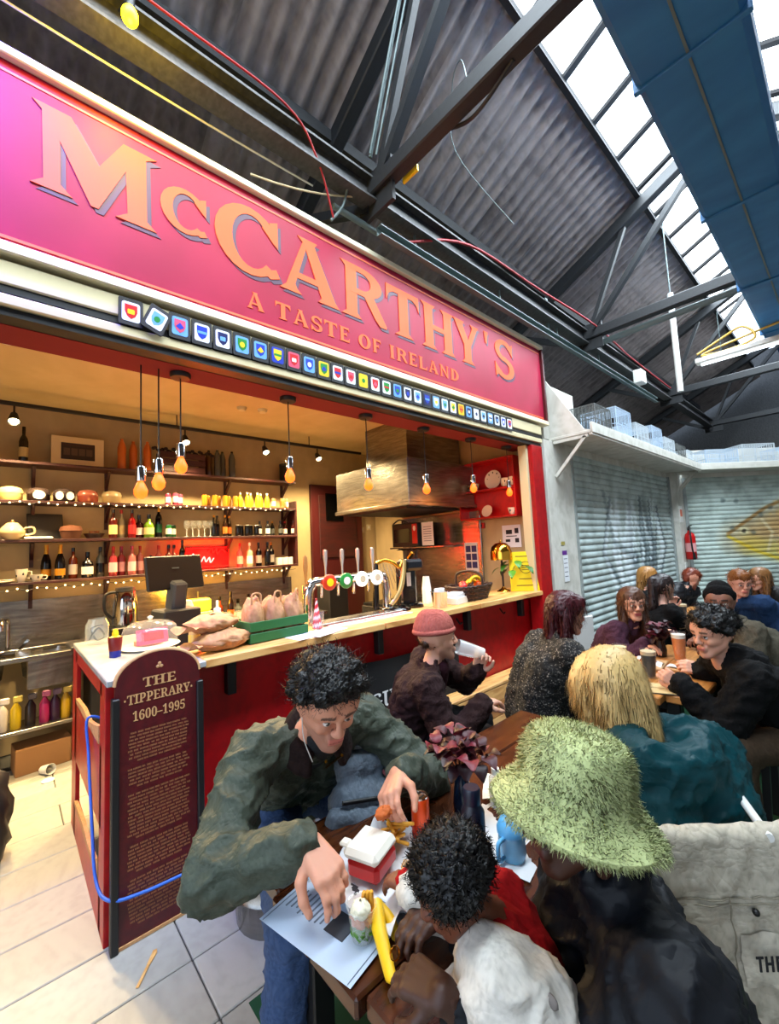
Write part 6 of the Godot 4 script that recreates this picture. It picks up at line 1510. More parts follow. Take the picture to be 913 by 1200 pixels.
	part(f2, "handle", MB.new().lathe([Vector2(0.01, 0.52), Vector2(0.012, 0.58), Vector2(0.022, 0.66), Vector2(0.018, 0.74), Vector2(0, 0.76)], 12), std(Color(0.6, 0.45, 0.25), 0.35))
	# harp shaped stout tap
	var h := thing("harp_tap", "black and gold harp shaped stout tap", "beer tap", Vector3(2.42, Y, -2.66), -0.35)
	part(h, "pillar", MB.new().tube([Vector3(-0.17, 0.03, 0), Vector3(-0.15, 0.4, 0)], [0.03, 0.016], 10), M.black_gloss)
	part(h, "harmonic_curve", MB.new().tube(smooth_path([Vector3(-0.15, 0.4, 0), Vector3(-0.08, 0.425, 0), Vector3(0.0, 0.4, 0), Vector3(0.06, 0.36, 0), Vector3(0.1, 0.42, 0)], 6), [0.016] + range(23).map(func(i): return 0.016) + [0.012], 10), M.brass)
	part(h, "sound_board", MB.new().tube(smooth_path([Vector3(0.1, 0.42, 0), Vector3(0.09, 0.3, 0), Vector3(0.05, 0.16, 0), Vector3(-0.03, 0.05, 0)], 6), 0.022, 10), std(Color(0.8, 0.7, 0.45), 0.2, 0.7))
	for k in 6: part(h, "string", MB.new().tube([Vector3(-0.12 + 0.03 * k, 0.41 - 0.01 * k, 0), Vector3(-0.05 + 0.022 * k, 0.08 + 0.05 * k, 0)], 0.003, 5), M.chrome)
	part(h, "foot", MB.new().lathe([Vector2(0, 0), Vector2(0.11, 0), Vector2(0.1, 0.025), Vector2(0.04, 0.05), Vector2(0, 0.05)], 18, Vector2(1.3, 0.8)), M.black_gloss)
	var cm := thing("pod_dispenser", "tall black drinks machine right of the harp tap", "machine", Vector3(2.66, Y, -2.72), -0.3)
	part(cm, "back", MB.new().box(Vector3(0, 0.2, -0.06), Vector3(0.17, 0.4, 0.1), 0.02), std(Color(0.03, 0.05, 0.08), 0.2))
	part(cm, "head", MB.new().box(Vector3(0, 0.37, 0.03), Vector3(0.18, 0.1, 0.2), 0.025), std(Color(0.03, 0.05, 0.08), 0.2))
	part(cm, "foot", MB.new().lathe([Vector2(0, 0), Vector2(0.12, 0), Vector2(0.12, 0.02), Vector2(0.09, 0.04), Vector2(0, 0.04)], 18), M.black_gloss)
	part(cm, "gold_lever", MB.new().bar(Vector3(0.0, 0.42, 0.0), Vector3(0.02, 0.48, 0.06), 0.03, 0.03, 0.006), M.brass)
	part(cm, "chrome_trim", MB.new().box(Vector3(-0.08, 0.2, 0.0), Vector3(0.015, 0.36, 0.015)), M.chrome)
	part(cm, "label_plate", MB.new().box(Vector3(0.0, 0.24, -0.007), Vector3(0.04, 0.12, 0.004)), M.paper)
	var cs := thing("cup_stack", "tall stack of clear plastic cups behind the steel bucket", "cups", Vector3(2.92, Y, -2.76))
	for k in 8: part(cs, "cup", MB.new().at(Vector3(0, 0.018 * k, 0)).lathe([Vector2(0, 0.12), Vector2(0.03, 0.12), Vector2(0.044, 0.002), Vector2(0.047, 0)], 14), glass(Color(0.92, 0.93, 0.93), 0.45))
	var bu := thing("steel_bucket", "small shiny steel bucket on the counter", "bucket", Vector3(2.77, Y, -2.47))
	part(bu, "body", MB.new().lathe([Vector2(0, 0), Vector2(0.06, 0), Vector2(0.075, 0.13), Vector2(0.08, 0.133), Vector2(0.072, 0.13), Vector2(0.058, 0.005), Vector2(0, 0.005)], 20), M.chrome)
	part(bu, "napkins", MB.new().box(Vector3(0, 0.1, 0), Vector3(0.09, 0.12, 0.05), 0.006), M.white)
	var nb := thing("napkin_box", "white card tray of napkins beside the basket", "napkins", Vector3(3.02, Y, -2.5), 0.2)
	part(nb, "tray", MB.new().box(Vector3(0, 0.03, 0), Vector3(0.2, 0.06, 0.14), 0.004), M.white)
	part(nb, "napkin_pile", MB.new().box(Vector3(0, 0.075, 0), Vector3(0.17, 0.05, 0.12), 0.01), M.paper)
	# wicker basket with fruit
	var b := thing("wicker_basket", "brown wicker basket with a tall handle on the counter", "basket", Vector3(3.3, Y, -2.56), 0.08)
	var wk := [std(Color(0.16, 0.07, 0.03), 0.6), std(Color(0.26, 0.13, 0.05), 0.6)]
	for k in 7:
		var pts := []
		var e := 0.19 + 0.01 * k
		for i in 41:
			var a := TAU * i / 40
			var sx := signf(cos(a)) * pow(abs(cos(a)), 0.55) * e
			var sz := signf(sin(a)) * pow(abs(sin(a)), 0.55) * (0.115 + 0.006 * k)
			pts.append(Vector3(sx, 0.014 + 0.02 * k, sz) * (1.0 + 0.0 * i) + Vector3(0, 0.004 * (1 if (i + k) % 2 else -1), 0))
		part(b, "woven_band", MB.new().tube(pts, 0.0115, 6, false), wk[k % 2])
	part(b, "base", MB.new().box(Vector3(0, 0.008, 0), Vector3(0.34, 0.016, 0.2)), wk[0])
	part(b, "handle", MB.new().tube(smooth_path([Vector3(-0.0, 0.14, -0.15), Vector3(0, 0.24, -0.13), Vector3(0, 0.27, 0.0), Vector3(0, 0.24, 0.13), Vector3(0.0, 0.14, 0.15)], 5), 0.012, 7), wk[0])
	for q in [[-0.11, 0.13, 0.02, "red", "red apple at the left of the wicker basket"], [-0.04, 0.14, -0.04, "red", "second red apple in the wicker basket"], [0.14, 0.13, 0.0, "orange", "orange at the right of the wicker basket"]]:
		var ap := thing("fruit", q[3 + 1], "fruit", b.position + Vector3(q[0], q[1], q[2]))
		part(ap, "flesh", MB.new().lathe([Vector2(0, -0.035), Vector2(0.025, -0.034), Vector2(0.04, -0.005), Vector2(0.036, 0.02), Vector2(0.015, 0.034), Vector2(0, 0.028)], 14), std(Color(0.7, 0.08, 0.05) if q[3] == "red" else Color(0.85, 0.35, 0.05), 0.35))
		part(ap, "stalk", MB.new().tube([Vector3(0, 0.026, 0), Vector3(0.004, 0.046, 0)], 0.0025, 5), M.kraft)
	for k in 2:
		var bn := thing("banana", ["upper yellow banana arched over the wicker basket", "lower yellow banana lying in the wicker basket"][k], "banana", b.position + Vector3(0.06, 0.13 + 0.03 * (1 - k), 0.03 - 0.05 * k))
		part(bn, "skin", MB.new().tube(smooth_path([Vector3(-0.09, 0.0, 0), Vector3(-0.04, 0.04, 0), Vector3(0.03, 0.045, 0), Vector3(0.09, 0.01, 0)], 5), [0.007] + range(14).map(func(i): return 0.017) + [0.006], 8), std(Color(0.88, 0.68, 0.06), 0.4))
		part(bn, "stem", MB.new().tube([Vector3(0.088, 0.012, 0), Vector3(0.11, -0.005, 0)], 0.006, 6), std(Color(0.5, 0.42, 0.1), 0.5))
	# gold lamp, plant, yellow sign
	var gl := thing("gold_lamp", "brass dome table lamp at the right end of the counter", "lamp", Vector3(4.0, Y, -2.64))
	part(gl, "base", MB.new().lathe([Vector2(0, 0), Vector2(0.07, 0), Vector2(0.065, 0.012), Vector2(0.03, 0.03), Vector2(0.012, 0.05)], 18), M.brass)
	part(gl, "stem", MB.new().tube([Vector3(0, 0.04, 0), Vector3(0, 0.36, 0)], 0.011, 8), M.black)
	part(gl, "shade", MB.new().lathe([Vector2(0.115, 0.34), Vector2(0.115, 0.42), Vector2(0.1, 0.48), Vector2(0.06, 0.52), Vector2(0, 0.53)], 26), M.brass)
	part(gl, "finial", MB.new().ball(Vector3(0, 0.54, 0), Vector3(0.012, 0.014, 0.012), 8, 6), M.brass)
	var pv := thing("vase_plant", "grey vase with trailing green leaves beside the brass lamp", "plant", Vector3(4.14, Y, -2.56))
	part(pv, "vase", MB.new().lathe([Vector2(0, 0), Vector2(0.045, 0), Vector2(0.06, 0.05), Vector2(0.055, 0.1), Vector2(0.03, 0.17), Vector2(0.035, 0.22), Vector2(0.032, 0.22), Vector2(0.026, 0.17)], 18), std(Color(0.16, 0.17, 0.17), 0.3))
	var lf := [std(Color(0.12, 0.36, 0.08), 0.45), std(Color(0.24, 0.5, 0.1), 0.45)]
	for k in 11:
		var a := k * 2.4
		var rr := 0.07 + 0.012 * k
		var p0 := Vector3(0, 0.22, 0)
		var p1 := Vector3(cos(a) * rr, 0.34 - 0.012 * k, sin(a) * rr)
		part(pv, "stem", MB.new().tube([p0, p0.lerp(p1, 0.5) + Vector3(0, 0.04, 0), p1], 0.003, 5), lf[0])
		part(pv, "leaf", MB.new().at(p1, Basis(Vector3.UP, -a) * Basis(Vector3.BACK, -0.7)).surf(5, 4, func(u, w):
			var wd: float = 0.04 * sin(PI * pow(u, 0.8)) * (w - 0.5) * 2.0
			return Vector3(u * 0.14, 0.02 * sin(u * 3) + 0.2 * abs(wd), wd)), lf[k % 2])
	var ys := thing("yellow_sign", "bright yellow counter sign with a round printed emblem", "sign", Vector3(4.13, Y, -2.43), -0.85)
	ys.rotation_degrees.x = -6
	part(ys, "card", MB.new().box(Vector3(0, 0.21, 0), Vector3(0.34, 0.42, 0.012), 0.002), std(Color(0.9, 0.8, 0.05), 0.45))
	var oc := std(Color(0.55, 0.45, 0.05), 0.6)
	part(ys, "emblem_ring", MB.new().at(Vector3(0, 0.25, 0.006), Basis(Vector3.RIGHT, PI / 2)).lathe([Vector2(0.058, 0), Vector2(0.058, 0.003), Vector2(0.066, 0.003), Vector2(0.066, 0)], 24), oc)
	for k in 3: part(ys, "emblem_bar", MB.new().box(Vector3(0, 0.27 - 0.022 * k, 0.007), Vector3(0.085, 0.01, 0.002)), oc)
	for k in 3: part(ys, "print_line", MB.new().box(Vector3(0, [0.37, 0.13, 0.06][k], 0.007), Vector3([0.2, 0.16, 0.22][k], 0.012, 0.002)), oc)

# ---------------------------------------------------------------- tables and what stands on them
func table(called: String, label: String, p: Vector3, w: float, d: float, m: Material, r := 0.02):
	var t := thing(called, label, "table", p)
	var n := 4
	for k in n:
		var z := -d / 2 + d * (k + 0.5) / n
		var wk := w - (r * 2.0 if k in [0, n - 1] else 0.0)
		part(t, "top_board", MB.new().box(Vector3(0, 0.725, z), Vector3(wk, 0.045, d / n - 0.004), 0.006), m)
	for sx in [-1, 1]:
		for sz in [-1, 1]: part(t, "leg", MB.new().box(Vector3(sx * (w / 2 - 0.16), 0.35, sz * (d / 2 - 0.14)), Vector3(0.07, 0.7, 0.07), 0.005), M.black)
	part(t, "apron", MB.new().box(Vector3(0, 0.67, 0), Vector3(w - 0.3, 0.06, d - 0.25)), M.black)
	return t

func pint(p: Vector3, label: String, liquid: Color, foam: Color, h := 0.165, group := ""):
	var t := thing("pint_glass", label, "glass", p, 0, group)
	part(t, "beer", MB.new().lathe([Vector2(0, 0.01), Vector2(0.032, 0.01), Vector2(0.043, h * 0.82), Vector2(0, h * 0.82)], 18), std(liquid, 0.5))
	part(t, "foam", MB.new().lathe([Vector2(0.0431, h * 0.8), Vector2(0.044, h * 0.93), Vector2(0, h * 0.94)], 18), std(foam, 0.8))
	part(t, "glass", MB.new().lathe([Vector2(0, 0), Vector2(0.036, 0), Vector2(0.035, 0.01), Vector2(0.048, h), Vector2(0.0465, h)], 18), glass(Color(0.9, 0.93, 0.93), 0.05))

func tables_and_things():
	table("dark_table", "dark varnished wooden table in the foreground with food on it", Vector3(1.32, 0, -0.95), 1.56, 0.74, M.table_dark)
	table("pale_table", "pale round-cornered wooden table with pints of stout in the middle distance", Vector3(3.4, 0, -1.0), 1.36, 0.66, M.table_light, 0.08)
	table("far_table", "pale wooden table at the back near the shutters", Vector3(5.75, 0, -1.22), 1.3, 0.6, M.table_light, 0.05)
	var Y := 0.749
	# orange can, navy flask, vase, sippy cup, shaker
	var c := thing("orange_can", "slim orange drink can standing on the dark table", "can", Vector3(0.966, Y, -0.99))
	part(c, "body", MB.new().lathe([Vector2(0, 0), Vector2(0.022, 0), Vector2(0.0285, 0.008), Vector2(0.0285, 0.122), Vector2(0.025, 0.132)], 20), std(Color(0.85, 0.28, 0.07), 0.3, 0.3))
	part(c, "printed_band", MB.new().lathe([Vector2(0.0288, 0.03), Vector2(0.0288, 0.06)], 20), std(Color(0.75, 0.18, 0.05), 0.35, 0.3))
	part(c, "rim", MB.new().lathe([Vector2(0.0255, 0.131), Vector2(0.0255, 0.136), Vector2(0.022, 0.136), Vector2(0.021, 0.131), Vector2(0, 0.131)], 18), M.chrome)
	part(c, "ring_pull", MB.new().box(Vector3(0.004, 0.133, 0), Vector3(0.02, 0.002, 0.012), 0.0008), M.steel)
	var n := thing("navy_flask", "matt navy blue metal drink flask on the dark table", "flask", Vector3(1.03, Y, -0.837))
	var navy := std(Color(0.035, 0.06, 0.13), 0.4)
	part(n, "body", MB.new().lathe([Vector2(0, 0), Vector2(0.031, 0), Vector2(0.034, 0.006), Vector2(0.034, 0.125), Vector2(0.024, 0.142), Vector2(0.023, 0.145)], 20), navy)
	part(n, "cap", MB.new().lathe([Vector2(0.025, 0.146), Vector2(0.026, 0.185), Vector2(0.023, 0.19), Vector2(0, 0.19)], 18), std(Color(0.05, 0.09, 0.17), 0.35))
	var v := thing("flower_vase", "dark blue glass vase of crimson leaves on the dark table", "vase", Vector3(1.165, Y, -0.985))
	part(v, "vase", MB.new().lathe([Vector2(0, 0), Vector2(0.03, 0), Vector2(0.034, 0.03), Vector2(0.026, 0.1), Vector2(0.02, 0.13), Vector2(0.026, 0.145), Vector2(0.022, 0.145)], 16), std(Color(0.03, 0.09, 0.16), 0.15))
	leaves(v, Vector3(0.0, 0.15, 0), 80, 0.115, [Color(0.15, 0.015, 0.05), Color(0.26, 0.02, 0.08), Color(0.42, 0.09, 0.15)], 5)
	var s := thing("sippy_cup", "pale blue plastic toddler cup with two handles on the dark table", "cup", Vector3(1.096, Y, -0.755))
	var sb := glass(Color(0.4, 0.74, 0.93), 0.75, 0.2)
	part(s, "body", MB.new().lathe([Vector2(0, 0), Vector2(0.033, 0), Vector2(0.04, 0.02), Vector2(0.036, 0.075)], 18), sb)
	part(s, "lid", MB.new().lathe([Vector2(0.04, 0.072), Vector2(0.04, 0.085), Vector2(0.03, 0.105), Vector2(0.012, 0.12), Vector2(0, 0.12)], 18), std(Color(0.38, 0.7, 0.9), 0.35))
	for q in [-1, 1]: part(s, "handle", MB.new().tube(smooth_path([Vector3(q * 0.036, 0.07, 0), Vector3(q * 0.064, 0.066, 0), Vector3(q * 0.064, 0.025, 0), Vector3(q * 0.036, 0.02, 0)], 5), 0.006, 7), std(Color(0.38, 0.7, 0.9), 0.35))
	part(s, "straw_spout", MB.new().tube([Vector3(0.0, 0.115, 0), Vector3(0.004, 0.14, 0)], 0.006, 7), M.white)
	var sk := thing("water_bottle", "small clear plastic bottle with a white cap beside the crimson leaves", "bottle", Vector3(1.278, Y, -0.928))
	part(sk, "body", MB.new().lathe([Vector2(0, 0), Vector2(0.024, 0), Vector2(0.026, 0.05), Vector2(0.024, 0.09), Vector2(0.012, 0.105)], 14), glass(Color(0.9, 0.93, 0.95), 0.45))
	part(sk, "cap", MB.new().lathe([Vector2(0.014, 0.103), Vector2(0.014, 0.122), Vector2(0, 0.123)], 12), M.white)
	solo("paper_sheet", MB.new().surf(8, 8, func(u, w): return Vector3((u - 0.5) * 0.34, 0.003 + 0.006 * sin(u * 5 + w * 3), (w - 0.5) * 0.24)), M.paper, "white paper sheet lying under the toddler cup and the navy flask", "paper", "", Vector3(1.18, Y, -0.83), 0.25)
	solo("loose_napkin", MB.new().surf(8, 8, func(u, w): return Vector3((u - 0.5) * 0.16, 0.012 + 0.008 * sin(u * 8 + w * 4), (w - 0.5) * 0.14)), M.white, "crumpled white napkin beside the small clear bottle", "napkin", "", Vector3(1.36, Y, -0.96), 0.6)
	# menu
	var m := thing("table_menu", "printed white menu sheet hanging over the corner of the dark table", "menu", Vector3(0.617, Y + 0.004, -0.955), 0.2)
	part(m, "sheet", MB.new().surf(10, 10, func(u, w): return Vector3((u - 0.5) * 0.215, 0.002, (w - 0.5) * 0.3)), std(Color(0.68, 0.74, 0.82), 0.6))
	var mk := std(Color(0.18, 0.19, 0.22), 0.7)
	for q in [[-0.01, 0.035, 0.062, 0.06], [0.078, -0.02, 0.045, 0.05]]: part(m, "printed_block", MB.new().box(Vector3(q[0], 0.003, q[1]), Vector3(q[2], 0.0012, q[3])), mk)
	var mt := std(Color(0.42, 0.46, 0.52), 0.8)
	for k in 9:
		part(m, "print_line", MB.new().box(Vector3(-0.01, 0.003, -0.125 + 0.014 * k), Vector3(0.07 - 0.01 * (k % 3), 0.001, 0.004)), mt)
		if k < 6: part(m, "print_line", MB.new().box(Vector3(0.06, 0.003, 0.03 + 0.014 * k), Vector3(0.05 - 0.008 * (k % 2), 0.001, 0.004)), mt)
	for q in [[0.1, 0.0, 0.0015, 0.29], [-0.02, -0.14, 0.17, 0.0015], [-0.02, 0.14, 0.17, 0.0015]]: part(m, "printed_border", MB.new().box(Vector3(q[0], 0.003, q[1]), Vector3(q[2], 0.001, q[3])), mt)
	# takeaway box in paper
	var tb := thing("takeaway_box", "white and red takeaway food box on crumpled paper", "box", Vector3(0.77, Y + 0.02, -0.99), 0.35)
	part(tb, "red_base", MB.new().box(Vector3(0, 0.025, 0), Vector3(0.115, 0.05, 0.1), 0.012), M.plastic_red)
	part(tb, "white_lid", MB.new().box(Vector3(0, 0.06, -0.005), Vector3(0.122, 0.03, 0.11), 0.012), std(Color(0.87, 0.85, 0.8), 0.5))
	part(tb, "tab", MB.new().box(Vector3(-0.03, 0.07, -0.065), Vector3(0.03, 0.012, 0.03), 0.005), std(Color(0.87, 0.85, 0.8), 0.5))
	var pw := thing("paper_tray", "crumpled white greaseproof paper under the takeaway box", "paper", Vector3(0.8, Y, -0.96), 0.2)
	part(pw, "paper", MB.new().surf(26, 18, func(u, w):
		var x: float = (u - 0.5) * 0.34
		var z: float = (w - 0.5) * 0.27
		var e: float = max(abs(u - 0.5), abs(w - 0.5)) * 2.0
		return Vector3(x, 0.006 + 0.05 * pow(e, 3.0) * (0.6 + 0.4 * sin(u * 17) * cos(w * 13)) + 0.006 * sin(u * 23 + w * 17), z)), M.paper)
	rng.seed = 5
	var fm := std(Color(0.85, 0.6, 0.14), 0.6)
	for k in 14:
		var fr := solo("chip", MB.new().box(Vector3.ZERO, Vector3(0.055 + 0.02 * rng.randf(), 0.009, 0.009), 0.002), fm, "golden potato chip in the loose pile beside the takeaway box", "chip", "potato chips by the takeaway box", Vector3(0.875 + rng.randf_range(-0.03, 0.03), Y + 0.025 + 0.004 * k, -1.03 + rng.randf_range(-0.03, 0.03)))
		fr.rotation = Vector3(rng.randf_range(-0.3, 0.3), rng.randf() * TAU, rng.randf_range(-0.3, 0.3))
	var wf := thing("wooden_fork", "small wooden fork in the paper in front of the red box", "fork", Vector3(0.79, Y + 0.035, -0.9), 0.5)
	part(wf, "handle", MB.new().box(Vector3(0, 0, 0), Vector3(0.07, 0.003, 0.01), 0.001), M.pine)
	for k in 3: part(wf, "tine", MB.new().box(Vector3(0.048, 0, -0.006 + 0.006 * k), Vector3(0.03, 0.003, 0.0035)), M.pine)
	# cup of salad and dip
	var sc := thing("dip_cup", "clear plastic cup of white dip, chips and lettuce on the menu", "cup", Vector3(0.632, Y + 0.006, -0.86))
	part(sc, "cup", MB.new().lathe([Vector2(0, 0), Vector2(0.024, 0), Vector2(0.034, 0.072), Vector2(0.036, 0.073)], 18), glass(Color(0.92, 0.93, 0.9), 0.28))
	part(sc, "lettuce", crumple(0.026, 0.02, 0.026, 33, 0.5), std(Color(0.25, 0.45, 0.06), 0.5)).position.y = 0.022
	part(sc, "filling", crumple(0.025, 0.02, 0.025, 34, 0.4), std(Color(0.75, 0.4, 0.1), 0.5)).position.y = 0.045
	part(sc, "dip", crumple(0.022, 0.018, 0.022, 35, 0.3), std(Color(0.88, 0.86, 0.76), 0.4)).position = Vector3(-0.006, 0.066, 0.004)
	for k in 3: part(sc, "chip", MB.new().at(Vector3(0.014 + 0.005 * k, 0.068, -0.012 + 0.01 * k), Basis(Vector3(1, 0, 0.3).normalized(), 0.4 - 0.2 * k)).box(Vector3.ZERO, Vector3(0.009, 0.05, 0.009), 0.002), fm)
	# banana skin
	var bn := thing("banana_skin", "yellow banana lying at the edge of the dark table under the hand", "banana", Vector3(0.63, Y + 0.02, -0.80))
	var bsm := std(Color(0.9, 0.72, 0.08), 0.45)
	part(bn, "skin", MB.new().tube(smooth_path([Vector3(0.05, 0.03, -0.07), Vector3(0.025, 0.02, -0.03), Vector3(0.0, 0.008, 0.02), Vector3(-0.028, 0.0, 0.075)], 5), [0.012] + range(14).map(func(i): return 0.02 - 0.0006 * i) + [0.005], 10), bsm)
	part(bn, "peeled_strip", MB.new().tube(smooth_path([Vector3(0.05, 0.03, -0.07), Vector3(0.06, 0.01, -0.03), Vector3(0.05, -0.01, 0.01)], 4), [0.012] + range(7).map(func(i): return 0.012) + [0.004], 7), bsm)
	part(bn, "tip", MB.new().tube([Vector3(-0.028, 0.0, 0.075), Vector3(-0.034, -0.002, 0.092)], 0.004, 6), std(Color(0.25, 0.2, 0.05), 0.6))
	# second table
	pint(Vector3(3.1, Y, -1.17), "pint of black stout with a cream head nearest the woman in the black coat", Color(0.02, 0.012, 0.01), Color(0.8, 0.72, 0.56), 0.175)
	pint(Vector3(3.08, Y, -0.99), "pint of black stout with a thin cream head in the middle of the pale table", Color(0.02, 0.012, 0.01), Color(0.75, 0.68, 0.55), 0.175)
	pint(Vector3(3.6, Y, -0.95), "tall glass of pale orange beer on the pale table", Color(0.75, 0.4, 0.08), Color(0.85, 0.83, 0.78), 0.2)
	var fv := thing("flower_vase", "dark vase of purple crimson leaves on the pale table", "vase", Vector3(3.66, Y, -1.09))
	part(fv, "vase", MB.new().lathe([Vector2(0, 0), Vector2(0.04, 0), Vector2(0.045, 0.05), Vector2(0.03, 0.11), Vector2(0.034, 0.12)], 16), std(Color(0.06, 0.03, 0.06), 0.15))
	leaves(fv, Vector3(0, 0.13, 0), 70, 0.13, [Color(0.16, 0.02, 0.06), Color(0.26, 0.03, 0.1), Color(0.36, 0.08, 0.16)], 9)
	for q in [[3.35, -1.08, 0.26, 0.2, 0.1, "pale paper food tray between the pints on the pale table"], [3.4, -0.86, 0.24, 0.18, -0.2, "pale paper food tray in front of the man in the black hoodie"]]:
		var tr := thing("food_tray", q[5], "tray", Vector3(q[0], Y, q[1]), q[4])
		part(tr, "tray", MB.new().box(Vector3(0, 0.008, 0), Vector3(q[2], 0.016, q[3]), 0.004), std(Color(0.7, 0.55, 0.38), 0.7))
		part(tr, "paper", MB.new().surf(8, 6, func(u, w): return Vector3((u - 0.5) * q[2] * 0.9, 0.018 + 0.012 * sin(u * 7 + w * 5), (w - 0.5) * q[3] * 0.9)), M.paper)
		part(tr, "food", crumple(0.06, 0.025, 0.045, int(q[0] * 100), 0.4), std(Color(0.45, 0.24, 0.1), 0.7)).position.y = 0.03
	var cd := thing("menu_card", "pale folded menu card with dark edges on the near edge of the pale table", "card", Vector3(2.88, Y, -0.86), 0.4)
	part(cd, "edge", MB.new().box(Vector3(0, 0.002, 0), Vector3(0.2, 0.003, 0.15)), M.charcoal)
	part(cd, "page", MB.new().box(Vector3(-0.048, 0.004, 0), Vector3(0.09, 0.003, 0.14)), std(Color(0.78, 0.68, 0.48), 0.7))
	part(cd, "page", MB.new().box(Vector3(0.048, 0.004, 0), Vector3(0.09, 0.003, 0.14)), std(Color(0.78, 0.68, 0.48), 0.7))
	pint(Vector3(5.35, Y, -1.35), "pint of stout on the far table by the woman with the ponytail", Color(0.02, 0.012, 0.01), Color(0.8, 0.72, 0.56), 0.17)
	solo("far_tray", MB.new().box(Vector3(0, 0.01, 0), Vector3(0.34, 0.02, 0.26), 0.005), M.paper, "white paper tray on the far table", "tray", "", Vector3(5.55, Y, -1.15), 0.1)
	pint(Vector3(5.75, Y, -1.05), "glass of pale beer on the far table", Color(0.6, 0.45, 0.2), Color(0.85, 0.85, 0.8), 0.17)
	# wooden ice-lolly stick on the floor
	var kn := thing("wooden_knife", "pale wooden disposable knife dropped on the tiles", "knife", Vector3(0.455, 0.004, -2.095), 0.93)
	part(kn, "handle", MB.new().box(Vector3(-0.03, 0, 0), Vector3(0.09, 0.004, 0.012), 0.001), M.pine)
	part(kn, "blade", MB.new().prism(PackedVector2Array([Vector2(0.015, -0.006), Vector2(0.07, -0.011), Vector2(0.085, -0.004), Vector2(0.08, 0.009), Vector2(0.015, 0.006)]), -0.002, 0.002), M.pine).rotation.x = -PI / 2
	var bb := thing("black_bag", "dark bag on the tiles at the left edge behind the counter end", "bag", Vector3(-0.1, 0, -3.45))
	part(bb, "body", crumple(0.15, 0.3, 0.15, 71, 0.3), M.charcoal).position.y = 0.225
	part(bb, "handle", MB.new().tube(smooth_path([Vector3(-0.06, 0.48, 0), Vector3(-0.04, 0.6, 0), Vector3(0.05, 0.6, 0), Vector3(0.06, 0.48, 0)], 5), 0.012, 6), M.black)
	# kegs used as stools, benches
	for q in [[0.98, -2.0, "steel beer keg used as a stool under the man in the olive jacket"], [1.78, -1.9, "steel beer keg used as a stool under the man in the beanie"]]:
		var k := thing("beer_keg", q[2], "keg", Vector3(q[0], 0, q[1]), 0, "beer kegs used as stools")
		part(k, "body", MB.new().lathe([Vector2(0, 0.02), Vector2(0.17, 0.02), Vector2(0.185, 0.05), Vector2(0.19, 0.13), Vector2(0.2, 0.14), Vector2(0.19, 0.15), Vector2(0.19, 0.30), Vector2(0.2, 0.31), Vector2(0.19, 0.32), Vector2(0.185, 0.4), Vector2(0.15, 0.44), Vector2(0, 0.45)], 28), M.steel)
		part(k, "foot_ring", MB.new().lathe([Vector2(0.165, 0.0), Vector2(0.18, 0.0), Vector2(0.185, 0.05), Vector2(0.165, 0.05)], 28), M.steel)
		part(k, "top_ring", MB.new().lathe([Vector2(0.165, 0.42), Vector2(0.185, 0.42), Vector2(0.185, 0.49), Vector2(0.165, 0.49), Vector2(0.165, 0.42)], 28), M.steel)
		part(k, "cushion", MB.new().lathe([Vector2(0, 0.45), Vector2(0.18, 0.45), Vector2(0.185, 0.5), Vector2(0.16, 0.53), Vector2(0, 0.535)], 24), M.charcoal)
	for q in [[0.95, -0.2, "wooden stool under the person in the green furry hat"], [3.2, -0.32, "wooden stool under the man in the black hoodie"], [2.52, -1.5, "wooden stool under the woman in the black speckled coat"], [4.22, -0.4, "wooden stool under the man in the beanie and stone hoodie"], [4.75, -1.5, "wooden stool under the woman with the ponytail"], [6.78, -1.82, "wooden stool under the ginger haired man in the navy puffer"], [5.86, -0.56, "wooden stool under the man in the blue denim jacket"], [6.92, -0.55, "wooden stool under the fair haired woman in the black puffer"], [5.88, -1.98, "wooden stool under the blonde woman hidden behind the ponytail"]]:
		var t := thing("wooden_stool", q[2], "stool", Vector3(q[0], 0, q[1]))
		part(t, "seat", MB.new().box(Vector3(0, 0.435, 0), Vector3(0.36, 0.03, 0.36), 0.006), M.pine_dark)
		for sx in [-1, 1]:
			for sz in [-1, 1]: part(t, "leg", MB.new().bar(Vector3(sx * 0.14, 0.42, sz * 0.14), Vector3(sx * 0.16, 0.0, sz * 0.16), 0.035, 0.035), M.black)
	# white chair back by the purple coat
	var ch := thing("white_chair", "white metal chair under the woman in the purple coat", "chair", Vector3(3.9, 0, -1.62), -1.79)
	part(ch, "seat", MB.new().box(Vector3(0, 0.45, 0), Vector3(0.4, 0.03, 0.4), 0.01), M.white)
	part(ch, "backrest", MB.new().box(Vector3(-0.2, 0.78, 0), Vector3(0.025, 0.3, 0.38), 0.01), M.white)
	for sx in [-1, 1]:
		for sz in [-1, 1]: part(ch, "leg", MB.new().tube([Vector3(sx * 0.18, 0.44, sz * 0.17), Vector3(sx * 0.2, 0, sz * 0.19)], 0.014, 8), M.white)
	for sz in [-1, 1]: part(ch, "back_post", MB.new().tube([Vector3(-0.19, 0.45, sz * 0.17), Vector3(-0.205, 0.92, sz * 0.17)], 0.013, 8), M.white)

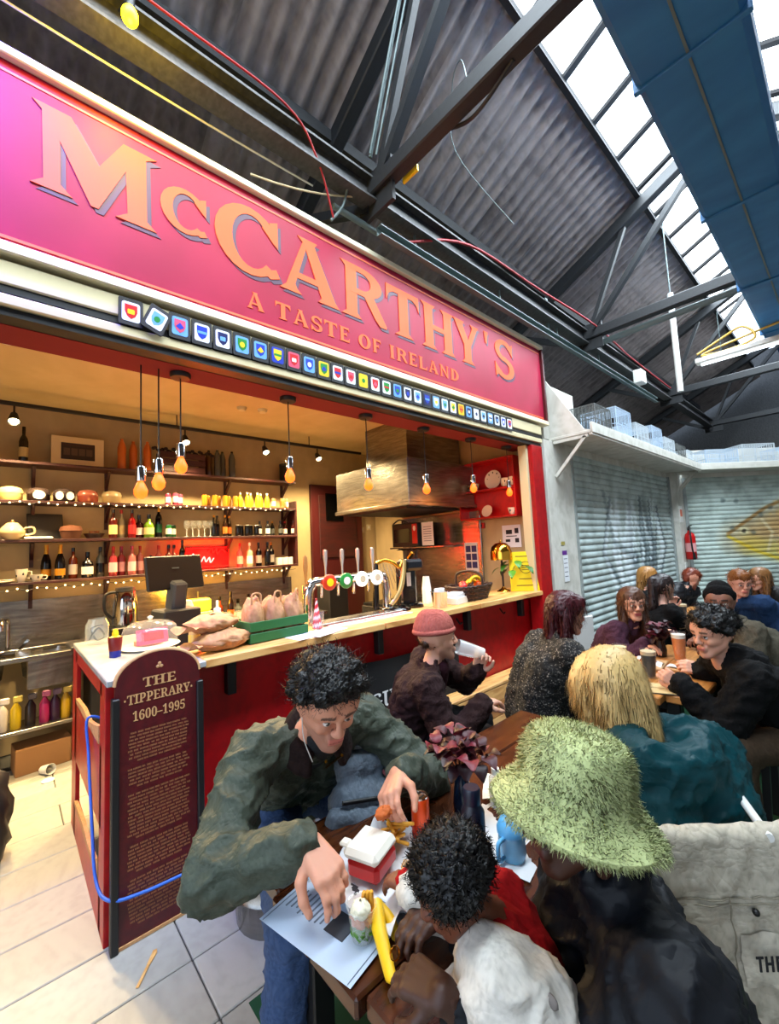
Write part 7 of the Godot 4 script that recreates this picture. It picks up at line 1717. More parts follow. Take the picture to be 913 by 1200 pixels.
func leaves(parent: Node, p: Vector3, n: int, r: float, cols: Array, sd: int):
	var g := RandomNumberGenerator.new()
	g.seed = sd
	var ms := []
	for c in cols:
		var m := std(c, 0.5)
		m.backlight_enabled = true
		m.backlight = Color(c.r * 0.2, c.g * 0.2, c.b * 0.2)
		ms.append(m)
	var lm := MB.new().surf(6, 4, func(u, w):
		var wd: float = 0.022 * sin(PI * pow(u, 0.7)) * (w - 0.5) * 2.0
		return Vector3(u * 0.05, 0.006 * sin(u * 4) + 0.35 * abs(wd), wd)).mesh()
	for k in n:
		var d := Vector3(g.randfn(), abs(g.randfn()) + 0.25, g.randfn()).normalized()
		var e := p + d * r * g.randf_range(0.35, 1.0)
		if k % 3 == 0: part(parent, "stem", MB.new().tube([p - Vector3(0, 0.04, 0), e], 0.0018, 4), ms[0])
		var o := part(parent, "leaf", lm, ms[k % ms.size()])
		o.position = e
		o.basis = Basis(Vector3.UP, g.randf() * TAU) * Basis(Vector3.BACK, g.randf_range(-0.7, 0.5)) * Basis.from_scale(Vector3.ONE * g.randf_range(0.7, 1.2) * (r / 0.105))

# ---------------------------------------------------------------- smooth bodies
# bones: [a, b, ra, rb]; a bone with a fifth entry "cut" is carved out, "eye" is joined without blending
func net(bones: Array, cell: float, k: float, bump := 0.0, bump_freq := 10.0, sd := 1, quilt := 0.0) -> Array:
	var lo := Vector3.INF
	var hi := -Vector3.INF
	for b in bones:
		if b.size() > 4 and b[4] == "cut": continue
		var r: float = max(b[2], b[3])
		lo = lo.min(b[0] - Vector3.ONE * r).min(b[1] - Vector3.ONE * r)
		hi = hi.max(b[0] + Vector3.ONE * r).max(b[1] + Vector3.ONE * r)
	lo -= Vector3.ONE * cell * 3.0
	hi += Vector3.ONE * cell * 3.0
	var nx := int((hi.x - lo.x) / cell) + 2
	var ny := int((hi.y - lo.y) / cell) + 2
	var nz := int((hi.z - lo.z) / cell) + 2
	var g := PackedFloat32Array()
	g.resize(nx * ny * nz)
	g.fill(1.0)
	for pass_no in 2:
		for b in bones:
			var mode := 0
			if b.size() > 4: mode = 1 if b[4] == "cut" else 2
			if (mode == 0) != (pass_no == 0): continue
			var a: Vector3 = b[0]
			var e: Vector3 = b[1]
			var ra: float = b[2]
			var rb: float = b[3]
			var m: float = max(ra, rb) + k + cell * 2.5
			var p0 := a.min(e) - Vector3.ONE * m - lo
			var p1 := a.max(e) + Vector3.ONE * m - lo
			var x0: int = max(0, int(p0.x / cell)); var x1: int = min(nx - 1, int(p1.x / cell))
			var y0: int = max(0, int(p0.y / cell)); var y1: int = min(ny - 1, int(p1.y / cell))
			var z0: int = max(0, int(p0.z / cell)); var z1: int = min(nz - 1, int(p1.z / cell))
			var dx := e.x - a.x; var dy := e.y - a.y; var dz := e.z - a.z
			var dd := dx * dx + dy * dy + dz * dz
			var inv := 1.0 / dd if dd > 1e-10 else 0.0
			for z in range(z0, z1 + 1):
				var pz := lo.z + z * cell - a.z
				for y in range(y0, y1 + 1):
					var py := lo.y + y * cell - a.y
					var row := (z * ny + y) * nx
					for x in range(x0, x1 + 1):
						var px := lo.x + x * cell - a.x
						var t := (px * dx + py * dy + pz * dz) * inv
						if t < 0.0: t = 0.0
						elif t > 1.0: t = 1.0
						var qx := px - dx * t; var qy := py - dy * t; var qz := pz - dz * t
						var d := sqrt(qx * qx + qy * qy + qz * qz) - (ra + (rb - ra) * t)
						var i := row + x
						var o := g[i]
						if mode == 0:
							var h := k - absf(o - d)
							if h > 0.0: g[i] = minf(o, d) - h * h / (4.0 * k)
							elif d < o: g[i] = d
						elif mode == 1:
							if -d > o: g[i] = -d
						elif d < o: g[i] = d
	# surface nets
	var vi := PackedInt32Array()
	vi.resize(nx * ny * nz)
	vi.fill(-1)
	var v := PackedVector3Array()
	var lim := cell * 1.8
	var sx := 1
	var sy := nx
	var sz := nx * ny
	var off := [0, sx, sy, sx + sy, sz, sx + sz, sy + sz, sx + sy + sz]
	var cxs := [0, 1, 0, 1, 0, 1, 0, 1]
	var cys := [0, 0, 1, 1, 0, 0, 1, 1]
	var czs := [0, 0, 0, 0, 1, 1, 1, 1]
	var edges := [[0, 1], [2, 3], [4, 5], [6, 7], [0, 2], [1, 3], [4, 6], [5, 7], [0, 4], [1, 5], [2, 6], [3, 7]]
	var used := PackedInt32Array()
	for z in nz - 1:
		for y in ny - 1:
			var row := z * sz + y * sy
			for x in nx - 1:
				var i := row + x
				var q := g[i]
				if q > lim or q < -lim: continue
				var neg := 0
				for c in 8:
					if g[i + off[c]] < 0.0: neg += 1
				if neg == 0 or neg == 8: continue
				var px := 0.0; var py := 0.0; var pz := 0.0
				var cnt := 0
				for ed in edges:
					var c0: int = ed[0]
					var c1: int = ed[1]
					var a := g[i + off[c0]]
					var b := g[i + off[c1]]
					if (a < 0.0) != (b < 0.0):
						var t := a / (a - b)
						px += cxs[c0] + (cxs[c1] - cxs[c0]) * t
						py += cys[c0] + (cys[c1] - cys[c0]) * t
						pz += czs[c0] + (czs[c1] - czs[c0]) * t
						cnt += 1
				vi[i] = v.size()
				used.append(i)
				v.append(lo + Vector3(x + px / cnt, y + py / cnt, z + pz / cnt) * cell)
	var idx := PackedInt32Array()
	for i in used:
		for ax in 3:
			var s: int = [sx, sy, sz][ax]
			var u: int = [sy, sz, sx][ax]
			var w: int = [sz, sx, sy][ax]
			var a := g[i]
			var b := g[i + s]
			if (a < 0.0) == (b < 0.0): continue
			if i - u - w < 0: continue
			var q0 := vi[i]; var q1 := vi[i - u]; var q2 := vi[i - u - w]; var q3 := vi[i - w]
			if q0 < 0 or q1 < 0 or q2 < 0 or q3 < 0: continue
			if a < 0.0: idx.append_array(PackedInt32Array([q0, q2, q1, q0, q3, q2]))
			else: idx.append_array(PackedInt32Array([q0, q1, q2, q0, q2, q3]))
	var n := mesh_normals(v, idx)
	if bump > 0.0 or quilt > 0.0:
		var f := FastNoiseLite.new()
		f.seed = sd
		f.frequency = bump_freq
		f.fractal_octaves = 2
		for i in v.size():
			var p := v[i]
			var d := bump * (0.9 - 2.6 * sqrt(absf(f.get_noise_3d(p.x * 0.8 + p.z * 0.5, p.y * 1.3, p.z * 0.8 - p.x * 0.5))))
			if quilt > 0.0: d += 0.016 * (sqrt(absf(sin(PI * p.y / quilt))) - 0.7)
			v[i] = p + n[i] * d
		n = mesh_normals(v, idx)
	return [v, n, idx]

func mesh_normals(v: PackedVector3Array, idx: PackedInt32Array) -> PackedVector3Array:
	var n := PackedVector3Array()
	n.resize(v.size())
	for i in range(0, idx.size(), 3):
		var a := idx[i]; var b := idx[i + 1]; var c := idx[i + 2]
		var q := (v[c] - v[a]).cross(v[b] - v[a])
		n[a] += q; n[b] += q; n[c] += q
	for i in n.size(): n[i] = n[i].normalized()
	return n

func join(list: Array, cols := []) -> ArrayMesh:
	# several nets as one mesh, with vertex colours when given
	var v := PackedVector3Array(); var n := PackedVector3Array(); var idx := PackedInt32Array(); var col := PackedColorArray()
	for k in list.size():
		var base := v.size()
		v.append_array(list[k][0]); n.append_array(list[k][1])
		for i in list[k][2]: idx.append(i + base)
		if cols: col.append_array(cols[k])
	var a := []
	a.resize(Mesh.ARRAY_MAX)
	a[Mesh.ARRAY_VERTEX] = v; a[Mesh.ARRAY_NORMAL] = n; a[Mesh.ARRAY_INDEX] = idx
	if cols: a[Mesh.ARRAY_COLOR] = col
	var m := ArrayMesh.new()
	m.add_surface_from_arrays(Mesh.PRIMITIVE_TRIANGLES, a)
	return m

func strands(src: Array, count: int, length: float, flow: Callable, w: float, c: Color, vary: float, sd: int, seg := 3) -> ArrayMesh:
	# thin tapering hairs rooted on a net; flow(p, n) gives the way they run
	var g := RandomNumberGenerator.new()
	g.seed = sd
	var v := PackedVector3Array(); var n := PackedVector3Array(); var idx := PackedInt32Array(); var col := PackedColorArray()
	for k in count:
		var i: int = g.randi() % src[0].size()
		var p: Vector3 = src[0][i] + Vector3(g.randfn(), g.randfn(), g.randfn()) * 0.003
		var nn: Vector3 = src[1][i]
		var kk := g.randf_range(1.0 - vary, 1.0 + vary)
		var cc := Color(c.r * kk, c.g * kk, c.b * kk)
		var len := length * g.randf_range(0.6, 1.2)
		var side := Vector3(g.randfn(), g.randfn(), g.randfn()).cross(nn).normalized() * w
		var base := v.size()
		for s in seg + 1:
			var ww := side * (1.0 - 0.85 * float(s) / seg)
			v.append(p - ww); v.append(p + ww)
			n.append((nn - side.normalized() * 0.4).normalized()); n.append((nn + side.normalized() * 0.4).normalized())
			col.append(cc); col.append(cc)
			p += flow.call(p, nn, float(s) / seg, g) * len / seg
		for s in seg:
			var o := base + s * 2
			idx.append_array(PackedInt32Array([o, o + 1, o + 2, o + 1, o + 3, o + 2]))
	var a := []
	a.resize(Mesh.ARRAY_MAX)
	a[Mesh.ARRAY_VERTEX] = v; a[Mesh.ARRAY_NORMAL] = n; a[Mesh.ARRAY_INDEX] = idx; a[Mesh.ARRAY_COLOR] = col
	var m := ArrayMesh.new()
	m.add_surface_from_arrays(Mesh.PRIMITIVE_TRIANGLES, a)
	return m

func lin(c: Color) -> Color: return c.srgb_to_linear()

func hand_bones(wrist: Vector3, dir: Vector3, palm: Vector3, right: bool, s: float, curl: float, pinch := 0.0) -> Array:
	# palm is the way the palm faces; five fingers, thumb on the side
	var d := dir.normalized()
	var pn := (palm - d * palm.dot(d)).normalized()
	var across := d.cross(pn) * (1.0 if right else -1.0)   # towards the little finger
	var out := []
	for k in 4:
		var o := (k - 1.5) * 0.0195 * s
		var root := wrist + across * o * 0.6
		var kn := wrist + d * (0.088 - 0.006 * absf(k - 1.2)) * s + across * o
		out.append([root, kn, 0.0155 * s, 0.0125 * s])
		var len: float = [0.074, 0.082, 0.076, 0.06][k] * s
		var a := curl * (1.0 + 0.12 * k)
		if k == 0: a = lerp(a, 0.45, pinch)
		var p := kn
		var ang := 0.25 + a * 0.4
		var rr := (0.0098 - 0.0006 * absf(k - 1)) * s
		for j in 3:
			var q: Vector3 = p + (d * cos(ang) + pn * sin(ang)) * len * [0.45, 0.31, 0.24][j] + across * o * 0.05
			out.append([p, q, rr, rr * 0.9])
			rr *= 0.9
			p = q
			ang += a
	var tr := wrist + d * 0.022 * s - across * 0.022 * s + pn * 0.008 * s
	var t1 := tr + (d * 0.55 - across * 0.7 + pn * 0.35).normalized() * 0.04 * s
	var t2 := t1 + (d * 0.85 - across * 0.25 + pn * (0.35 + 0.4 * pinch)).normalized() * 0.034 * s
	var t3 := t2 + (d * 0.9 + across * 0.12 + pn * (0.3 + 0.4 * pinch)).normalized() * 0.027 * s
	out.append([tr, t1, 0.016 * s, 0.0125 * s]); out.append([t1, t2, 0.0125 * s, 0.0105 * s]); out.append([t2, t3, 0.0105 * s, 0.0085 * s])
	return out

func head_bones(f: Transform3D, s: float, female: bool) -> Array:
	# local frame: y up, z the way the face looks; origin at the middle of the head
	var o := []
	var add := func(a: Vector3, b: Vector3, ra: float, rb: float, mode := ""):
		var q := [f * (a * s), f * (b * s), ra * s, rb * s]
		if mode: q.append(mode)
		o.append(q)
	var j := 0.9 if female else 1.0
	add.call(Vector3(-0.012, 0.04, -0.025), Vector3(0.012, 0.04, -0.025), 0.088, 0.088)
	add.call(Vector3(-0.02, 0.045, 0.03), Vector3(0.02, 0.045, 0.03), 0.062, 0.062)
	add.call(Vector3(0, 0.0, 0.0), Vector3(0, -0.05, 0.03), 0.068, 0.05)
	for q in [-1.0, 1.0]:
		add.call(Vector3(q * 0.052 * j, -0.04, 0.0), Vector3(q * 0.018, -0.092, 0.062), 0.026 * j, 0.02)
		add.call(Vector3(q * 0.038, -0.018, 0.058), Vector3(q * 0.046, -0.01, 0.03), 0.0235, 0.028)
		add.call(Vector3(q * 0.018, 0.034, 0.083), Vector3(q * 0.046, 0.034, 0.066), 0.011, 0.011)
		add.call(Vector3(q * 0.078, 0.018, -0.012), Vector3(q * 0.074, -0.024, -0.004), 0.012, 0.008)
		add.call(Vector3(q * 0.082, 0.022, -0.02), Vector3(q * 0.082, -0.008, -0.018), 0.008, 0.007)
		add.call(Vector3(q * 0.009, -0.02, 0.1), Vector3(q * 0.012, -0.021, 0.094), 0.0085, 0.009)
		add.call(Vector3(q * 0.032, 0.011, 0.1), Vector3(q * 0.032, 0.011, 0.1), 0.0155, 0.0155, "cut")
		add.call(Vector3(q * 0.0315, 0.011, 0.0755), Vector3(q * 0.0315, 0.011, 0.0755), 0.0125, 0.0125, "eye")
	add.call(Vector3(0, 0.022, 0.09), Vector3(0, -0.014, 0.107), 0.0075, 0.0095)
	add.call(Vector3(-0.017, -0.051, 0.086), Vector3(0.017, -0.051, 0.086), 0.0085, 0.0085)
	add.call(Vector3(-0.014, -0.062, 0.085), Vector3(0.014, -0.062, 0.085), 0.009, 0.009)
	add.call(Vector3(0, -0.096, 0.07), Vector3(0, -0.09, 0.066), 0.02 * j, 0.022 * j)
	add.call(Vector3(0, -0.07, -0.02), Vector3(0, -0.17, -0.045), 0.052 * j, 0.056 * j)
	return o

func head_colors(m: Array, f: Transform3D, s: float, skin: Color, lip: Color, brow: Color, stubble: float, iris: Color) -> PackedColorArray:
	var inv := f.affine_inverse()
	var out := PackedColorArray()
	var ls := lin(skin); var ll := lin(lip); var lb := lin(brow)
	for p0 in m[0]:
		var p: Vector3 = (inv * p0) / s
		var c := ls
		var ax := absf(p.x)
		if stubble > 0.0 and p.y < -0.03 and p.z > -0.01 and p.y > -0.125:
			var t := stubble * clampf((-0.03 - p.y) / 0.02, 0, 1)
			if ax < 0.03 and p.y > -0.045 and p.z > 0.08: t = stubble
			c = c.lerp(lb, t)
		if p.z > 0.07:
			if absf(p.y + 0.0565) < 0.0105 and ax < 0.024: c = ll
			if absf(p.y + 0.0565) < 0.0018 and ax < 0.022: c = ll.darkened(0.5)
			if absf(p.y + 0.026) < 0.004 and absf(ax - 0.008) < 0.004: c = ls.darkened(0.6)
		if p.z > 0.045 and absf(p.y - (0.037 - 0.12 * maxf(0.0, ax - 0.035))) < 0.0055 and ax > 0.013 and ax < 0.054: c = ls.lerp(lb, 0.85)
		var e := Vector3(ax - 0.0315, p.y - 0.011, p.z - 0.0755)
		if e.length() < 0.0145 and p.z > 0.078:
			if absf(e.y) < 0.0068: c = lin(Color(0.85, 0.84, 0.82))
			else: c = ls.darkened(0.25)
			if Vector2(e.x, e.y).length() < 0.0058 and absf(e.y) < 0.0068: c = lin(iris)
			if e.y > 0.005 and e.y < 0.0085: c = lin(Color(0.08, 0.05, 0.04))
		out.append(c)
	return out

func flat_colors(m: Array, c: Color) -> PackedColorArray:
	var o := PackedColorArray()
	o.resize(m[0].size())
	o.fill(lin(c))
	return o

func skin_mat() -> StandardMaterial3D:
	var m := std(Color.WHITE, 0.55)
	m.vertex_color_use_as_albedo = true
	m.subsurf_scatter_enabled = true
	m.subsurf_scatter_strength = 0.12
	return m

func hair_mat() -> StandardMaterial3D:
	var m := std(Color.WHITE, 0.45)
	m.vertex_color_use_as_albedo = true
	return m

func cloth(c: Color, rough := 0.85, weave := 0.5, scale := 9.0) -> StandardMaterial3D:
	var im := noise_image(96, 0.09, Vector2(1, 1), [c.darkened(0.14), c, c.lightened(0.07)], 4, int(c.r * 90 + c.g * 700 + c.b * 50))
	var m := textured(im, Vector3.ONE * min(scale, 4.0), rough)
	m.metallic_specular = 0.3
	if weave > 0.0:
		m.normal_enabled = true
		if not M.has("weave"):
			# creases: valleys along the zero lines of a noise, and a fine grain
			var b := Image.create(256, 256, false, Image.FORMAT_RGB8)
			var f := FastNoiseLite.new()
			f.frequency = 0.03
			f.fractal_octaves = 2
			for y in 256:
				for x in 256:
					var ax := TAU * x / 256.0
					var ay := TAU * y / 256.0
					var q := sqrt(absf(f.get_noise_3d(cos(ax) * 34 + cos(ay) * 17, sin(ax) * 34, sin(ay) * 60))) * 0.9 + 0.05 * f.get_noise_2d(x * 21.0, y * 21.0)
					b.set_pixel(x, y, Color(q, q, q))
			b.bump_map_to_normal_map(10.0)
			M.weave = tex(b)
		m.normal_texture = M.weave
		m.normal_scale = weave * 0.45
	return m

func elbow(a: Vector3, b: Vector3, l1: float, l2: float, pole: Vector3) -> Vector3:
	var d := a.distance_to(b)
	d = min(d, (l1 + l2) * 0.995)
	var x := (l1 * l1 - l2 * l2 + d * d) / (2.0 * d)
	var h := sqrt(max(0.0, l1 * l1 - x * x))
	var ax := (b - a).normalized()
	var q := (pole - ax * pole.dot(ax)).normalized()
	return a + ax * x + q * h

# d: head, look, pelvis, face (all Vector3), s scale, hands [right, left] as [position, direction, palm, curl, pinch] or null ...
func person(label: String, d: Dictionary) -> Dictionary:
	var t := thing("person", label, "person")
	var s: float = d.get("s", 1.0)
	var fine: float = d.get("fine", 1.0)          # larger is coarser, for people far away
	var fem: bool = d.get("fem", false)
	var H: Vector3 = d.head
	var look: Vector3 = d.look.normalized()
	var P: Vector3 = d.pelvis
	var bf: Vector3 = d.face.normalized()
	var rt := bf.cross(Vector3.UP).normalized()
	var hx := Vector3.UP.cross(look).normalized()
	if d.has("roll"): hx = hx.rotated(look, d.roll)
	var hf := Transform3D(Basis(hx, look.cross(hx).normalized(), look), H)
	var N := hf * (Vector3(0, -0.155, -0.05) * s)
	var td := (N - P).normalized()
	var wsh: float = (0.165 if fem else 0.185) * s * d.get("broad", 1.0)
	var back := -bf * 0.035 * s
	var C := P.lerp(N, 0.62) + back
	var W := P.lerp(N, 0.28) + back * 0.7
	var skin: Color = d.get("skin", Color(0.82, 0.6, 0.5))
	var sh := []; var el := []; var wr := []; var hb := []
	for i in 2:
		var q := 1.0 if i == 0 else -1.0
		var S := N - td * 0.055 * s + rt * q * wsh - bf * 0.01
		if d.has("shrug"): S += Vector3(0, d.shrug[i], 0)
		var hd = d.hands[i] if d.has("hands") else null
		if hd == null: hd = [P + bf * 0.3 * s + rt * q * 0.13 + Vector3(0, 0.08, 0), bf + rt * q * -0.5, Vector3.DOWN, 0.5, 0.0]
		var dir: Vector3 = hd[1].normalized()
		var w: Vector3 = hd[0] - dir * 0.09 * s
		var pole: Vector3 = rt * q * 0.55 - Vector3.UP - bf * 0.25
		if d.has("poles") and d.poles[i] != null: pole = d.poles[i]
		sh.append(S); wr.append(w)
		el.append(elbow(S, w, 0.30 * s, 0.265 * s, pole))
		hb.append(hand_bones(w, dir, hd[2], i == 0, s * (0.92 if fem else 1.0) * d.get("hand_size", 1.0), hd[3], hd[4]))
	var hip := []; var kn := []; var an := []
	for i in 2:
		var q := 1.0 if i == 0 else -1.0
		hip.append(P + rt * q * 0.09 * s)
		var k0: Vector3 = P + bf * 0.42 * s + rt * q * 0.13 * s - Vector3(0, 0.03, 0)
		if d.has("knees"): k0 = d.knees[i]
		kn.append(k0)
		var a0 := Vector3(k0.x, 0.09, k0.z) - bf * 0.06
		if d.has("feet"): a0 = d.feet[i]
		an.append(a0)
	# the body, one skin surface
	var bb := []
	for q in [-1.0, 1.0]:
		bb.append([P + rt * q * 0.075 * s, W + rt * q * 0.06 * s, 0.105 * s, 0.09 * s])
		bb.append([W + rt * q * 0.06 * s, C + rt * q * 0.075 * s, 0.09 * s, 0.1 * s])
	bb.append([N, hf * (Vector3(0, -0.09, -0.03) * s), 0.06 * s, 0.052 * s])
	for i in 2:
		bb.append([N - td * 0.03 * s, sh[i], 0.055 * s, 0.055 * s])
		bb.append([sh[i], el[i], 0.05 * s, 0.04 * s])
		bb.append([el[i], wr[i], 0.04 * s, 0.026 * s])
		bb.append([hip[i], kn[i], 0.085 * s, 0.055 * s])
		bb.append([kn[i], an[i], 0.052 * s, 0.036 * s])
		bb.append([an[i], an[i] + bf * 0.15 * s - Vector3(0, 0.05, 0), 0.036 * s, 0.03 * s])
	var body := net(bb, 0.019 * sqrt(fine), 0.03)
	var hn := net(head_bones(hf, s * d.get("head_size", 1.0), fem), 0.0042 * fine, 0.016)
	var lists := [body, hn]
	var cols := [flat_colors(body, skin), head_colors(hn, hf, s * d.get("head_size", 1.0), skin, d.get("lip", skin.lerp(Color(0.7, 0.3, 0.3), 0.5)), d.get("brow", Color(0.2, 0.13, 0.08)), d.get("stubble", 0.0), d.get("iris", Color(0.15, 0.1, 0.07)))]
	for i in 2:
		if d.has("no_hands"): break
		hb[i].append([wr[i] - (wr[i] - el[i]).normalized() * 0.06, wr[i], 0.027 * s, 0.024 * s])
		var hm := net(hb[i], 0.0042 * fine, 0.007)
		lists.append(hm); cols.append(flat_colors(hm, skin))
	part(t, "body", join(lists, cols), skin_mat())
	# garments
	var pad: float = d.get("pad", 0.02)
	var jb := []
	for q in [-1.0, 1.0]:
		jb.append([P + rt * q * 0.085 * s + Vector3(0, -0.01, 0), W + rt * q * 0.07 * s, 0.115 * s + pad, 0.1 * s + pad])
		jb.append([W + rt * q * 0.07 * s, C + rt * q * 0.085 * s, 0.1 * s + pad, 0.108 * s + pad])
	if d.has("belly"): jb.append([W + bf * d.belly, C + bf * d.belly * 0.6, 0.1, 0.1])
	for i in 2:
		jb.append([N - td * 0.05 * s, sh[i], 0.062 * s + pad * 0.4, 0.058 * s + pad * 0.6])
		jb.append([sh[i], el[i], 0.058 * s + pad, 0.05 * s + pad * 0.9])
		jb.append([el[i], wr[i] - (wr[i] - el[i]).normalized() * d.get("cuff", 0.0), 0.05 * s + pad * 0.9, 0.036 * s + pad * 0.8])
	if d.has("collar"):
		for k in 7:
			var a: float = lerp(-2.7, 2.7, k / 6.0)
			var cp := N + (hf.basis * Vector3(sin(a) * 0.07, 0.02, -cos(a) * 0.065)) * s
			jb.append([cp, cp + hf.basis.y * d.collar, 0.02, 0.014])
	if d.has("hood"):
		var hc := N - look * 0.06 * s - bf * 0.05 * s
		for k in 9:
			var a: float = lerp(-2.3, 2.3, k / 8.0)
			var c1 := hc + rt * sin(a) * 0.11 * s - bf * (cos(a) * 0.075 * s - 0.02) + Vector3(0, -0.02 * cos(a) + 0.02, 0)
			jb.append([c1, c1 + Vector3(0, -0.03, 0), d.hood, d.hood])
	for e in d.get("extra", []): jb.append(e)
	part(t, d.get("top_name", "jacket"), join([net(jb, 0.0105 * fine, 0.035, d.get("folds", 0.008), d.get("fold_freq", 9.0), int(H.x * 100), d.get("quilt", 0.0))]), d.top)
	var tb := []
	tb.append([hip[0], hip[1], 0.125 * s, 0.125 * s])
	for i in 2:
		tb.append([hip[i], kn[i], 0.105 * s, 0.075 * s])
		tb.append([kn[i], an[i] + Vector3(0, 0.02, 0), 0.075 * s, 0.058 * s])
	part(t, "trousers", join([net(tb, 0.017 * fine, 0.03, 0.006, 12.0, 3)]), d.get("legs", M.jeans))
	for i in 2:
		part(t, "shoe", join([net([[an[i] - Vector3(0, 0.035, 0) - bf * 0.03, an[i] - Vector3(0, 0.05, 0) + bf * 0.16, 0.048, 0.038], [an[i], an[i] - Vector3(0, 0.03, 0), 0.05, 0.05]], 0.013 * fine, 0.02)]), M.black)
	return {"node": t, "hf": hf, "N": N, "C": C, "W": W, "P": P, "rt": rt, "bf": bf, "td": td, "sh": sh, "el": el, "wr": wr, "s": s}

func hair(r: Dictionary, bones: Array, c: Color, cell := 0.007, bump := 0.006, freq := 40.0, count := 2600, length := 0.03, flow = null, w := 0.0011, vary := 0.35, called := "hair", blend := 0.02):
	# bones in the head's frame; a dark base with hairs on it
	var hf: Transform3D = r.hf
	var s: float = r.s
	var list := []
	for b in bones: list.append([hf * (b[0] * s), hf * (b[1] * s), b[2] * s, b[3] * s])
	var m := net(list, cell, blend, bump, freq, 5)
	var o := part(r.node, called, join([m], [flat_colors(m, c)]), hair_mat())
	if count > 0:
		var fl: Callable = flow if flow != null else func(_p, n, _t, g): return (n * 0.8 + Vector3(g.randfn(), g.randfn(), g.randfn()) * 0.35)
		part(o, "hair_strands", strands(m, count, length, fl, w, lin(c) * 1.3, vary, 8), hair_mat()).set_meta("kind", "stuff")
	return o

# ---------------------------------------------------------------- the people
func V(x: float, y: float, z: float) -> Vector3: return Vector3(x, y, z)

func people():
	M.jeans = cloth(Color(0.2, 0.28, 0.42), 0.85, 0.6, 6.0)
	M.dark_trousers = cloth(Color(0.06, 0.06, 0.07), 0.85, 0.5)
	M.brown_trousers = cloth(Color(0.23, 0.18, 0.13), 0.85, 0.5)
	near_people()

